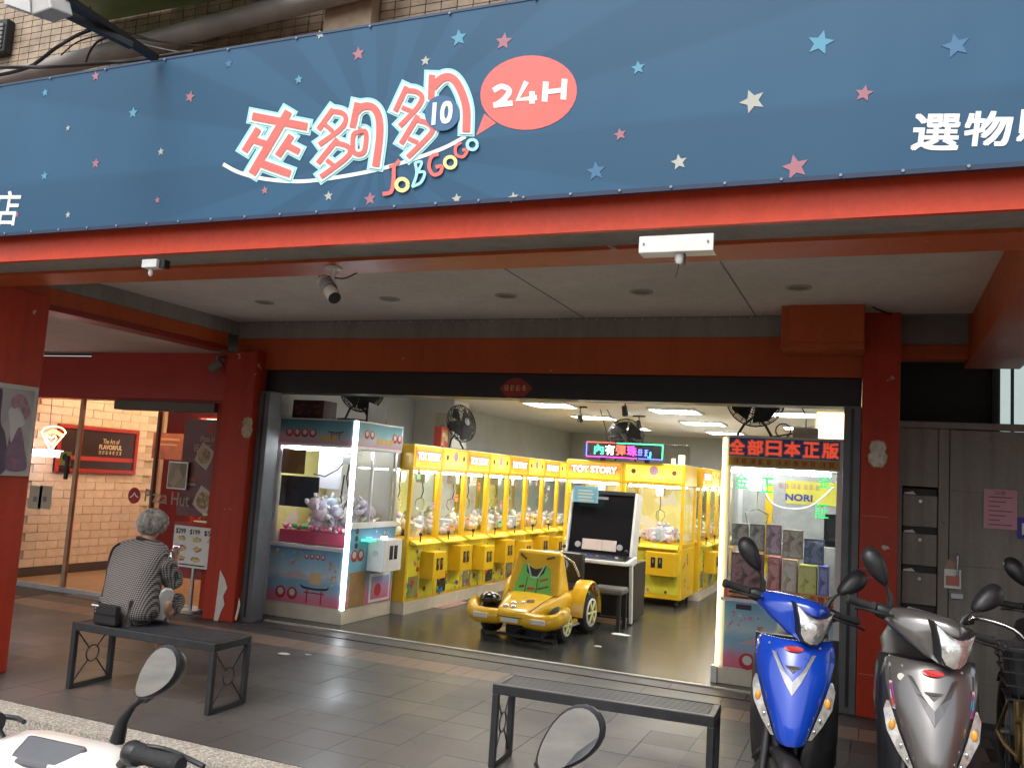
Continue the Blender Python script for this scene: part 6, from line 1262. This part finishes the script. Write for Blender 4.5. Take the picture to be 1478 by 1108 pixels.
    part(T, 'seat', MB().loft(st_), mat('seat_vinyl', (.02,.02,.022), .5, var=.2, bump=.1, bs=200), smooth=60)
    rw = part(T, 'rear_wheel', MB().lathe((-.055,1.06,.235),(1,0,0),[(.13,0),(.20,-.005),(.232,.02),(.235,.055),(.232,.09),(.20,.115),(.13,.11)],26), RUBBER, smooth=50); part(rw, 'rim', MB().lathe((-.05,1.06,.235),(1,0,0),[(.05,.0),(.13,.01),(.13,.09),(.05,.10)],20), STEEL, smooth=40)
    part(T, 'engine_case', MB().box(-.14,-.06,.72,1.14,.17,.33), GREYP, bev=.02); part(T, 'exhaust', MB().cyl((.12,.75,.28),(.14,1.25,.34),.045,.055,n=14), BLACK, smooth=40)
    part(T, 'tail_lamp', MB().ell((0,1.37,.70),(.07,.02,.04),12,8), mat('tail_red', (.45,.02,.02), .2, var=.05), smooth=60)
    for s in (-1,1): part(T, 'stand_leg', MB().cyl((s*.10,.66,.26),(s*.14,.72,.012),.012,n=8), STEEL)
    # steering group, turned about the steering axis
    M = Matrix.Translation((0,-.10,.9)) @ Matrix.Rotation(steer,4,Vector((0,.44,.9)).normalized()) @ Matrix.Translation((0,.10,-.9))
    def sp(par, name, mb, m, **k): mb.xf(M); return part(par, name, mb, m, **k)
    SW = Matrix.Translation((0,-.27,0)) @ Matrix.Scale(.86,4) @ Matrix.Translation((0,.30,0))
    fw = sp(T, 'front_wheel', MB().lathe((-.05,-.30,.235),(1,0,0),[(.13,0),(.20,-.002),(.230,.018),(.235,.05),(.230,.082),(.20,.102),(.13,.10)],28).xf(SW), RUBBER, smooth=50)
    sp(fw, 'rim', MB().lathe((-.045,-.30,.235),(1,0,0),[(.04,.01),(.125,.012),(.13,.0),(.13,.09),(.125,.078),(.04,.08)],22).xf(SW), STEEL, smooth=40)
    fr = [[Vector((hw*cos(t), -.30+(.255+.012)*cos(a_)*-1, .235+.262*sin(a_))) + Vector((0,0,0)) for t, hw in ((pi,.062),(pi*.75,.055),(pi*.5,.0),(pi*.25,.055),(0,.062))] for a_ in [radians(d) for d in (-15,10,35,60,85,110,135)]]
    mb = MB(); 
    rows = []
    for d in (-20,5,30,60,90,120,145):
        a_ = radians(d); rows.append([Vector((x, -.30-(.262+dz)*cos(a_), .235+(.262+dz)*sin(a_))) for x, dz in ((-.068,-.035),(-.055,.0),(-.02,.014),(.02,.014),(.055,0),(.068,-.035))])
    mb.add([p for r in rows for p in r], [(i*6+k,i*6+k+1,(i+1)*6+k+1,(i+1)*6+k) for i in range(6) for k in range(5)])
    fd = sp(T, 'front_fender', mb.xf(SW), dark, smooth=50); m_ = fd.modifiers.new('thick', 'SOLIDIFY'); m_.thickness = .006
    for s in (-1,1): sp(T, 'fork_leg', MB().cyl((s*.075,-.30,.22),(s*.07,-.17,.62),.018,n=10), BLACK, smooth=40)
    # handlebar cover: painted pod with headlight
    pod = [[Vector((hw*math.copysign(abs(cos(t))**.8,cos(t)), y+.05*abs(cos(t)), zc+hz*math.copysign(abs(sin(t))**.8,sin(t)))) for t in [2*pi*k/20 for k in range(20)]] for y, hw, zc, hz in ((-.245,.05,.965,.055),(-.235,.088,.972,.080),(-.20,.125,.985,.088),(-.14,.165,1.0,.078),(-.07,.19,1.01,.062),(.0,.17,1.015,.050),(.05,.11,1.015,.032))]
    def lower(p): return p-Vector((0,0,drop+.55*max(0,-(p.y+.05)))) if drop else p
    pod = [[lower(Vector((p.x*(1.12 if drop else 1),p.y,p.z))) for p in r_] for r_ in pod]
    hp = sp(T, 'handlebar_cover', MB().loft(pod), paint, smooth=60)
    hl = [[Vector((x*1.0, y, z)) for x, z in ((0,.90),(.055,.915),(.088,.96),(.100,1.01),(.085,1.035),(.045,1.028),(0,1.02),(-.045,1.028),(-.085,1.035),(-.100,1.01),(-.088,.96),(-.055,.915))] for y in (-.12,)]
    out = [(0,.895),(.030,.902),(.052,.928),(.060,.962),(.072,1.0),(.088,1.045),(.050,1.02),(.02,1.01),(0,1.008),(-.02,1.01),(-.050,1.02),(-.088,1.045),(-.072,1.0),(-.060,.962),(-.052,.928),(-.030,.902)]
    def hy(x, z): return -.262+.9*(abs(x)**1.6)*1.2+.25*max(0,z-.96)
    c = Vector((0,-.268,.962)); mb = MB(); m = len(out); mb.add([c]+[Vector((x*.6,hy(x*.6,.962+(z-.962)*.6)-.006,.962+(z-.962)*.6)) for x, z in out]+[Vector((x,hy(x,z),z)) for x, z in out]+[Vector((x,hy(x,z)+.03,z)) for x, z in out],
        [(0,1+k,1+(k+1) % m) for k in range(m)]+[(1+k,1+m+k,1+m+(k+1) % m,1+(k+1) % m) for k in range(m)]+[(1+m+k,1+2*m+k,1+2*m+(k+1) % m,1+m+(k+1) % m) for k in range(m)])
    mb.v = [lower(p) for p in mb.v]
    h_ = sp(hp, 'headlight', mb, HEAD, smooth=50)
    mb = MB(); mb.add([Vector((x*1.10,hy(x,z)+.004,.962+(z-.962)*1.10)) for x, z in out]+[Vector((x*1.1,hy(x,z)+.05,.962+(z-.962)*1.1)) for x, z in out], [tuple(range(m))]+[(k,m+k,m+(k+1) % m,(k+1) % m) for k in range(m)]); mb.v = [lower(p) for p in mb.v]; sp(hp, 'headlight_bezel', mb, dark)
    sp(hp, 'gauge', MB().hexa([(-.09,.0,1.045),(.09,.0,1.045),(.07,.07,1.03),(-.07,.07,1.03),(-.085,.0,1.075),(.085,.0,1.075),(.065,.068,1.045),(-.065,.068,1.045)]), mat('gauge_lens', (.10,.10,.11), .1, var=.1), bev=.01).location.z = -drop
    zb = .955 if drop else 1.0; sp(T, 'handlebar', MB().tube([(-.34,.03,1.03),(-.2,.0,1.022),(-.14,-.01,zb),(0,-.03,zb),(.14,-.01,zb),(.2,.0,1.022),(.34,.03,1.03)], .012, 8), BLACK, smooth=60)
    for s in (-1,1):
        sp(T, 'switch_pod', MB().lathe((s*(.19 if drop else .15),-.005,1.022),(s,.08,.02),[(.024,0),(.027,.012),(.022,.03)] if drop else [(.03,0),(.034,.03),(.03,.06),(.022,.075)],14), dark, smooth=50)
        g = sp(T, 'grip', MB().lathe((s*.225,.008,1.027),(s,.12,.02),[(.018,0),(.024,.004),(.020,.012),(.0165,.03),(.018,.11),(.021,.118),(.016,.126)],14), RUBBER, smooth=50)
        sp(T, 'brake_lever', MB().tube([Vector(p) for p in smoothpts([(s*.16,-.05,1.02),(s*.22,-.075,1.015),(s*.30,-.06,1.012),(s*.345,-.055,1.005)],4)], .006, 6), dark, smooth=60)
        if s not in sides: continue
        st2 = sp(T, 'mirror_stem', MB().tube([Vector(p) for p in ((s*.16,.0,1.04),(s*.17,.0,1.085+lift*.3),(s*.195,.0,1.12+lift*.8),(s*.235,.005,1.15+lift))], [.016,.012,.006,.006], 8), dark, smooth=60)
        ax = Vector((s*.68,.06,.73)).normalized(); wd = Vector((ax.z*s,0,-ax.x*s)).normalized()*1.0; mc = Vector((s*.262,.01,1.195+lift)); n = Vector((0,.978,.205))
        prof = []
        for k in range(24):
            t = 2*pi*k/24; ms = .87 if drop else 1; l = .086*ms*cos(t); wv = .043*ms*sin(t)*(1+.30*cos(t)); prof.append((l,wv))
        rings = []
        for yy, q in ((.012,.93),(.010,1.0),(-.002,1.0),(-.022,.86),(-.034,.55),(-.038,.15)): rings.append([mc+ax*(l*q)+wd*(w_*q)+n*yy for l, w_ in prof])
        mh = sp(T, 'mirror_housing', MB().loft(rings), dark, smooth=60)
        sp(mh, 'mirror_glass', MB().loft([[mc+ax*(l*.9)+wd*(w_*.9)+n*yy for l, w_ in prof] for yy in (.0125,.0145)]), MIRROR)
        sp(mh, 'mirror_neck', MB().cyl((s*.222,.005,1.135+lift),tuple(mc-ax*.065+n*-.012),.011,.020,n=10), dark, smooth=50)
    return T
BLUE = mat('blue_paint', (.006,.055,.46), .22, var=.04, coat=1); SILV = mat('graphite_paint', (.20,.19,.18), .28, metal=.7, var=.06, coat=1); WHP = mat('white_paint', (.80,.76,.71), .25, var=.03, coat=.7)
EMB = mat('emblem_silver', (.55,.55,.56), .35, metal=.6, var=.05); EMG = mat('emblem_graphite', (.17,.165,.16), .25, metal=.7, var=.05, coat=1)
sB = scooter('bright blue scooter with silver V emblem parked with turned handlebar', BLUE, .52, (-.335,4.45,0), .04, EMB)
sG = scooter('graphite grey scooter with dark V emblem parked beside the blue scooter', SILV, .52, (.215,4.22,.012), .04, EMG)
for x, z, r in ((-.115,.825,.014),): part(sG, 'round_sticker', MB().lathe(onap(x,z,.006),(0,-1,0),[(r,0),(r,.001)],16), flat('sticker_white', (.7,.7,.62)))
for s in (-1,1): part(sG, 'stripe_sticker', MB().add([onap(s*x,z,.005) for x, z in ((.158,.80),(.146,.80),(.134,.70),(.148,.70))],[(0,1,2,3)]), blotch_mat('stripe_print', [(.5,.08,.06),(.08,.3,.5),(.6,.55,.5),(.3,.06,.25)], 40))
sW = scooter('white scooter in the road facing the arcade, its round mirror raised', WHP, 0, (-1.635,1.465,-.102), pi+.04, EMB, 'scooters on the road', lift=.0, drop=.055, sides=(-1,))
sX = scooter('white scooter in the road nearest the kerb bench, only its mirror raised into view', WHP, 0, (-.715,1.42,-.118), pi, EMB, 'scooters on the road', lift=.05, sides=(-1,), drop=.05)
sX['label'] = 'white scooter in the road in front of the empty bench'
# a black scooter and a gold-framed bicycle by the gate
sK = scooter('black scooter parked in the shade before the metal gate', mat('black_paint', (.02,.02,.022), .3, var=.1, coat=.6), .2, (.93,5.25,0), 0, EMG)
GOLD = mat('gold_paint', (.33,.22,.08), .35, metal=.5, var=.15)
BK = thing('bicycle', 'gold framed bicycle with black front basket standing beside the grey scooter', 'bicycle', (.70,4.72,0), .0)
for y in (0,1.02):
    w = part(BK, 'wheel', MB().ring((0,y,.31),(1,0,0),.285,.024,40,8), RUBBER, smooth=60); sp_ = MB()
    for k in range(14):
        q = k*pi/7; sp_.cyl((0.012*(-1)**k,y,.31),(0,y+.27*cos(q),.31+.27*sin(q)),.0015,n=4)
    part(w, 'spoke', sp_.cyl((-.04,y,.31),(.04,y,.31),.02,n=10), STEEL); part(w, 'mudguard', MB().loft([[Vector((x,y-(.335+d)*cos(a_),.31+(.335+d)*sin(a_))) for x, d in ((-.03,-.012),(0,0),(.03,-.012))] for a_ in [radians(t) for t in range(10,150,14)]], cap=False, closed=False), BLACK, smooth=60, fix=False)
part(BK, 'frame', MB().tube([(0,.20,.78),(0,.30,.55),(0,.48,.30),(0,.58,.28)],.024,10).tube([(0,.58,.28),(0,.66,.62),(0,.69,.72)],.02,10).tube([(.05,1.02,.31),(.04,.80,.29),(0,.58,.28)],.012,8).tube([(-.05,1.02,.31),(-.04,.80,.29),(0,.58,.28)],.012,8).tube([(.05,1.02,.31),(.03,.8,.5),(0,.66,.62)],.01,8).tube([(-.05,1.02,.31),(-.03,.8,.5),(0,.66,.62)],.01,8).tube([(0,.21,.70),(0,.40,.50),(0,.62,.46)],.018,10), GOLD, smooth=60)
for s in (-1,1): part(BK, 'fork_leg', MB().tube([(s*.05,0,.31),(s*.05,.06,.5),(s*.04,.14,.66),(0,.18,.72)],.013,8), GOLD, smooth=60)
part(BK, 'handlebar', MB().tube([Vector(p) for p in smoothpts([(-.26,.34,.96),(-.22,.22,1.0),(-.08,.17,.97),(0,.17,.90),(.08,.17,.97),(.22,.22,1.0),(.26,.34,.96)],4)],.011,8).cyl((0,.20,.76),(0,.17,.92),.014,n=8), CHROME, smooth=60)
for s in (-1,1): part(BK, 'grip', MB().cyl((s*.25,.30,.97),(s*.27,.42,.95),.017,n=10), RUBBER, smooth=50)
part(BK, 'saddle', MB().loft([[Vector((hw*cos(t),y,.77+hz*sin(t))) for t in [2*pi*k/12 for k in range(12)]] for y, hw, hz in ((.50,.02,.02),(.60,.05,.03),(.75,.10,.035),(.85,.08,.03))]), BLACKP, smooth=60); part(BK, 'saddle_post', MB().cyl((0,.67,.64),(0,.69,.75),.014,n=8), CHROME)
bs = MB()
for z, q in ((.70,.8),(.76,.86),(.82,.92),(.88,.97),(.92,1.0)):
    r = [(-.17*q,.10),(.17*q,.10),(.17*q,-.16*q),(-.17*q,-.16*q)]
    for i in range(4): bs.bar((*r[i],z),(*r[(i+1)%4],z),.008)
for k in range(9): x = -.16+.04*k; bs.bar((x*.8,-.128,.70),(x,-.16,.92),.006); bs.bar((x*.8,.10,.70),(x,.10,.92),.006)
part(BK, 'basket', bs.box(-.136,.136,-.125,.10,.695,.70), BLACK); bg_ = part(BK, 'basket_liner', MB().hexa([(-.12,-.11,.705),(.12,-.11,.705),(.12,.09,.705),(-.12,.09,.705),(-.15,-.14,.93),(.15,-.14,.93),(.15,.085,.93),(-.15,.085,.93)]), mat('dark_bag', (.02,.022,.026), .5, var=.3), bev=.02)
for x, z in ((-.06,.40),(.07,.52)): part(BK, 'reflector', MB().box(x-.02,x+.02,-.335 if z < .5 else -.03,-.33 if z < .5 else -.02,z,z+.02), mat('reflector_red', (.6,.03,.02), .2, var=.05))
part(BK, 'kick_stand', MB().cyl((.05,.9,.30),(.16,.95,.005),.009,n=8), STEEL)
# ---------------------------------------------------------------- seated woman
def skin(parent, name, V_, E_, m, sub=2, disp=0, root=0):
    w = WORLD.get(rootname(parent)); me = bpy.data.meshes.new('s'); me.from_pydata([tuple(Vector(v[0])-w) for v in V_], [], E_)
    o = bpy.data.objects.new(name, me); COL.objects.link(o)
    sk = o.modifiers.new('skin', 'SKIN'); sk.use_smooth_shade = True; sk.branch_smoothing = .5
    for i, v in enumerate(V_):
        r = v[1] if isinstance(v[1], tuple) else (v[1], v[1]); me.skin_vertices[0].data[i].radius = r
        me.skin_vertices[0].data[i].use_root = (i == root)
    b = o.modifiers.new('sub', 'SUBSURF'); b.levels = sub; b.render_levels = sub
    bpy.context.view_layer.update(); ev = o.evaluated_get(bpy.context.evaluated_depsgraph_get()); nm = bpy.data.meshes.new_from_object(ev); bpy.data.objects.remove(o)
    nm.materials.clear(); nm.materials.append(m); nm.polygons.foreach_set('use_smooth', [True]*len(nm.polygons))
    o = bpy.data.objects.new(name, nm); COL.objects.link(o); o.parent = parent; return o
SKIN = mat('skin', (.46,.25,.16), .5, var=.08, vs=20)
def tweed():
    m = bpy.data.materials.new('checked_knit'); m.use_nodes = True; t = m.node_tree; N = t.nodes; b = N['Principled BSDF']; b.inputs['Roughness'].default_value = .9
    tc = N.new('ShaderNodeTexCoord'); mp = N.new('ShaderNodeMapping'); mp.inputs['Rotation'].default_value = (0,radians(38),0); mp.inputs['Scale'].default_value = (1,0,1); t.links.new(tc.outputs['Object'], mp.inputs[0])
    ck = N.new('ShaderNodeTexChecker'); ck.inputs['Scale'].default_value = 118; ck.inputs['Color1'].default_value = (.022,.020,.022,1); ck.inputs['Color2'].default_value = (.24,.215,.205,1); t.links.new(mp.outputs[0], ck.inputs['Vector'])
    t.links.new(ck.outputs[0], b.inputs['Base Color'])
    nz = N.new('ShaderNodeTexNoise'); nz.inputs['Scale'].default_value = 12; bp = N.new('ShaderNodeBump'); bp.inputs['Strength'].default_value = .6; bp.inputs['Distance'].default_value = .02; t.links.new(tc.outputs['Object'], nz.inputs['Vector']); t.links.new(nz.outputs['Fac'], bp.inputs['Height']); t.links.new(bp.outputs[0], b.inputs['Normal'])
    return m
TWEED = tweed()
WN = thing('person', 'older person with short grey hair in a black and white checked top on the bench', 'person', (-4.52,4.58,.425), world=True)
J = dict(pel=(-4.575,4.545,.515), wai=(-4.58,4.56,.63), che=(-4.59,4.60,.77), upc=(-4.605,4.635,.87), nek=(-4.61,4.675,.945), nk2=(-4.612,4.695,.985), hed=(-4.61,4.725,1.065), top=(-4.605,4.735,1.13),
    shL=(-4.80,4.655,.868), elL=(-4.84,4.74,.68), wrL=(-4.72,4.90,.74), haL=(-4.67,4.93,.785), shR=(-4.43,4.63,.87), elR=(-4.395,4.72,.675), wrR=(-4.52,4.87,.775), haR=(-4.56,4.905,.83),
    hiL=(-4.655,4.56,.50), knL=(-4.70,4.95,.50), anL=(-4.74,5.05,.10), toL=(-4.74,5.16,.045), hiR=(-4.495,4.56,.50), knR=(-4.46,4.90,.54), anR=(-4.40,4.68,.475), toR=(-4.345,4.66,.585))
R0 = dict(pel=(.145,.12), wai=(.142,.115), che=(.145,.115), upc=(.115,.095), nek=.048, nk2=.046, hed=.086, top=.052, shL=.055, elL=.04, wrL=.026, haL=.03, shR=.055, elR=.04, wrR=.026, haR=.03, hiL=.085, knL=.055, anL=.035, toL=.03, hiR=.085, knR=.055, anR=.035, toR=.03)
EDG = [('pel','wai'),('wai','che'),('che','upc'),('upc','nek'),('nek','nk2'),('nk2','hed'),('hed','top'),('upc','shL'),('shL','elL'),('elL','wrL'),('wrL','haL'),('upc','shR'),('shR','elR'),('elR','wrR'),('wrR','haR'),('pel','hiL'),('hiL','knL'),('knL','anL'),('anL','toL'),('pel','hiR'),('hiR','knR'),('knR','anR'),('anR','toR')]
def sub_(names, edges, grow, move={}):
    ks = list(names); return [(move.get(k, J[k]), tuple(v+grow for v in R0[k]) if isinstance(R0[k], tuple) else R0[k]+grow) for k in ks], [(ks.index(a_),ks.index(b_)) for a_, b_ in edges if a_ in ks and b_ in ks]
V_, E_ = sub_(J, EDG, 0)
base = len(V_)
for side, c, dr in (('L',J['haL'],Vector((.55,.25,.5))),('R',J['haR'],Vector((-.35,.35,.75)))):   # five fingers each
    hi = list(J).index('ha'+side); dr = dr.normalized(); sd_ = dr.cross(Vector((0,1,0))).normalized()
    for f in range(4):
        o_ = Vector(c)+sd_*(.021*(f-1.5))*.9; k = len(V_); ln = (.030,.036,.034,.027)[f]
        V_ += [(o_+dr*.035,.0085),(o_+dr*(.035+ln)+Vector((0,-.008,0)),.008),(o_+dr*(.03+ln*1.3)+Vector((0,-.028,0)),.007)]; E_ += [(hi,k),(k,k+1),(k+1,k+2)]
    k = len(V_); V_ += [(Vector(c)-sd_*.034+dr*.01,.010),(Vector(c)-sd_*.042+dr*.04+Vector((0,-.012,0)),.0085)]; E_ += [(hi,k),(k,k+1)]
skin(WN, 'body', V_, E_, SKIN, 2)
fx = part(WN, 'face', MB().ell(Vector(J['hed'])+Vector((.02,.075,-.012)),(.012,.016,.022),8,6).ell(Vector(J['hed'])+Vector((.02,.066,-.050)),(.024,.012,.007),8,5).ell(Vector(J['hed'])+Vector((-.075,.0,-.01)),(.014,.02,.03),8,6).ell(Vector(J['hed'])+Vector((.085,.01,-.01)),(.014,.02,.03),8,6), SKIN, smooth=60)
part(WN, 'eye', MB().ell(Vector(J['hed'])+Vector((-.012,.074,.012)),(.011,.007,.006),8,5), INK, smooth=60); part(WN, 'eye', MB().ell(Vector(J['hed'])+Vector((.050,.072,.012)),(.011,.007,.006),8,5), INK, smooth=60)
def cloth_noise(o, amp, freq, seed):
    from mathutils import noise
    for v in o.data.vertices: v.co += v.normal*(noise.noise(v.co*freq+Vector((seed,0,0)))*amp)
TORSO = [(-4.565,4.545,.435,.205,.130),(-4.565,4.545,.50,.215,.140),(-4.570,4.55,.58,.205,.136),(-4.578,4.565,.67,.196,.130),(-4.592,4.59,.76,.205,.128),(-4.604,4.615,.83,.222,.118),(-4.612,4.638,.888,.232,.100),(-4.612,4.648,.925,.205,.086),(-4.612,4.66,.950,.120,.072),(-4.612,4.672,.966,.070,.060)]
mb = MB().loft([[Vector((cx_+rx*math.copysign(abs(cos(t))**.85,cos(t)),cy_+ry*math.copysign(abs(sin(t))**.85,sin(t)),z)) for t in [2*pi*k/28 for k in range(28)]] for cx_, cy_, z, rx, ry in TORSO])
tp = part(WN, 'top', mb, TWEED, smooth=80, sub=1); cloth_noise(tp, .010, 11, 2)
SLV = mat('dark_sleeve', (.018,.017,.018), .85, var=.3, vs=30, bump=.3, bs=80)
for S_ in 'LR':
    q = Vector(J['sh'+S_]).lerp(Vector(J['el'+S_]),.05); e = Vector(J['el'+S_]); w_ = e.lerp(Vector(J['wr'+S_]),.75)
    V_, E_ = [(q+Vector((0,0,-.008)),.080),(e+Vector((0,0,.03)),.066),(e+Vector((0,.01,0)),.070),(w_,.052)], [(0,1),(1,2),(2,3)]
    sv = skin(WN, 'sleeve', V_, E_, TWEED, 3); cloth_noise(sv, .014, 14, 5)
V_, E_ = sub_(['pel','hiL','knL','anL','hiR','knR','anR'], EDG, .018, dict(pel=(-4.575,4.56,.51), anL=(-4.735,5.03,.22), anR=(-4.40,4.74,.49)))
V_[0] = (V_[0][0], (.15,.10)); tr = skin(WN, 'trousers', V_, E_, TWEED, 2); cloth_noise(tr, .012, 12, 8)
part(WN, 'collar', MB().ring(J['nek'],(.1,.35,.9),.062,.012,20,8), SLV, smooth=60)
SHOE = mat('grey_shoe', (.20,.19,.18), .7, var=.2); SOLE = mat('pale_sole', (.55,.54,.50), .6, var=.1)
def shoe(p, q, up, lab):
    p, q = Vector(p), Vector(q); d = (q-p).normalized(); up = Vector(up); up = (up-d*up.dot(d)).normalized(); sd_ = d.cross(up); L = (q-p).length
    prof = ((0,.030,.055),(.15,.036,.062),(.45,.036,.055),(.7,.042,.042),(.9,.038,.032),(1,.02,.02))
    s = part(WN, 'shoe', MB().loft([[p+d*(t*L)+sd_*(w_*cos(a_))+up*(.012+h*(.5+.5*sin(a_))) for a_ in [2*pi*k/14 for k in range(14)]] for t, w_, h in prof]), SHOE, smooth=60)
    part(s, 'sole', MB().loft([[p+d*(t*L*1.03-.004)+sd_*(x*w_*1.12)+up*z for x, z in ((-1,-.008),(1,-.008),(1,.014),(-1,.014))] for t, w_, h in prof]), SOLE, bev=.004)
shoe((-4.405,4.645,.452),(-4.335,4.635,.655),(-.80,.45,.2),''); shoe((-4.74,5.0,.012),(-4.74,5.22,.012),(0,0,1),'')
HAIR = mat('grey_hair', (.36,.33,.29), .5, var=.45, vs=35)
hm = MB(); hc = Vector(J['hed'])+Vector((0,-.004,.010)); rh = random.Random(5)
hm.ell(hc+Vector((-.002,-.006,.006)),(.086,.094,.088),22,14); hm.ell(hc+Vector((.0,-.030,-.040)),(.082,.064,.055),20,10)
crown = hc+Vector((.01,-.035,.088))
for k in range(1500):
    az = rh.uniform(0,2*pi)
    if cos(az-pi/2) > .6: continue
    ln = rh.uniform(.55,1.08); sw = rh.uniform(-.28,.28); fl = rh.uniform(.0,.016)
    def hp_(th, a2, ex=0): return hc+Vector(((.091+ex)*sin(th)*cos(a2),(.099+ex)*sin(th)*sin(a2)-.008,(.094+ex)*cos(th)))
    th0 = rh.uniform(.05,.55); th1 = th0+(2.12+.42*max(0,-sin(az)))*ln*(1-th0/3.2)
    pts = [tuple(hp_(th0+(th1-th0)*j/6, az+sw*(j/6)**1.5, fl*(j/6)**2+rh.uniform(-.0015,.003))) for j in range(7)]
    hm.tube(pts, [.0006,.0013,.0014,.0014,.0013,.0011,.0004], 3, cap=False)
part(WN, 'hair', hm, HAIR, smooth=60, fix=False)
HB = thing('shoulder_bag', 'small black shoulder bag hanging behind the seated person on the bench', 'bag', (-4.55,4.36,.43), world=True)
BAGM = mat('black_bag', (.010,.010,.011), .6, var=.3, vs=20, bump=.2, bs=150)
part(HB, 'pouch', MB().box(-4.665,-4.47,4.335,4.385,.432,.56), BAGM, bev=.016); part(HB, 'flap', MB().box(-4.652,-4.463,4.326,4.334,.50,.562), BAGM, bev=.006)
for z in (.535,.515): part(HB, 'stud', MB().cyl((-4.635,4.334,z),(-4.635,4.323,z),.005,n=8), STEEL)
sp_ = []
for cx_, cy_, z, rx, ry in TORSO[1:8]: d_ = -.175 if z < .9 else -.13; sp_.append((cx_+d_, cy_-ry*sqrt(max(0,1-(d_/rx)**2))-.012, z))
part(HB, 'strap', MB().tube([Vector(p) for p in smoothpts([(-4.65,4.36,.545)]+sp_[1:],4)],.007,6), BAGM, smooth=60); part(HB, 'tag', MB().box(-4.67,-4.61,4.322,4.3255,.548,.556), PAPER)
PH = thing('phone', 'mobile phone with shiny case held in the hands of the seated person', 'phone', (-4.595,4.925,.8), world=True)
part(PH, 'case', MB().hexa([Vector((-4.595,4.925,.852))+Vector(p) for p in ((-.04,-.012,-.065),(.035,-.018,-.065),(.036,-.008,-.066),(-.039,-.002,-.066),(-.04,.03,.06),(.035,.024,.06),(.036,.034,.059),(-.039,.04,.059))]), mat('phone_case', (.45,.10,.16), .2, var=.1), bev=.005); part(PH, 'screen', MB().hexa([Vector((-4.595,4.925,.852))+Vector(p) for p in ((-.035,-.0135,-.058),(.030,-.019,-.058),(.030,-.018,-.058),(-.035,-.0125,-.058),(-.035,.026,.053),(.030,.020,.053),(.030,.021,.053),(-.035,.027,.053))]), mat('phone_screen', (.5,.55,.6), .1, emit=.6, ecol=(.8,.85,.9), var=.2))
# ---------------------------------------------------------------- houses across the road (seen in the mirrors)
def house(lab, x0, x1, y, h, wallc, floors, nwin, roofc):
    T = thing('street_house', lab, 'house', ((x0+x1)/2,y,-.12), world=True)
    part(T, 'wall', MB().box(x0,x1,y-8,y,-.118,h), mat('render_'+lab[:5], wallc, .8, var=.1, vs=1.5)); part(T, 'roof', MB().box(x0-.2,x1+.2,y-8.2,y+.35,h,h+.3), flat('roof_'+lab[:5], roofc))
    for f in range(floors):
        for i in range(nwin):
            x = x0+(i+.5)*(x1-x0)/nwin; z = 1.0+2.9*f; w = part(T, 'window', MB().box(x-.75,x+.75,y,y+.05,z,z+1.3), STEEL); part(w, 'pane', MB().box(x-.68,x-.03,y+.052,y+.06,z+.07,z+1.23).box(x+.03,x+.68,y+.052,y+.06,z+.07,z+1.23), mat('dark_pane', (.05,.06,.07), .08, var=.1)); part(w, 'sill', MB().box(x-.8,x+.8,y,y+.14,z-.08,z-.002), GREYP)
house('white rendered house across the road with rows of windows', -9,-.2,-15,3.3,(.70,.70,.68),1,4,(.20,.10,.08))
house('grey house across the road beside the white one', -.15,8,-16,3.4,(.45,.45,.45),1,4,(.12,.12,.12))
house('cream house across the road with flat eaves', -25,-9.1,-15.5,3.5,(.60,.55,.46),1,7,(.16,.15,.14))
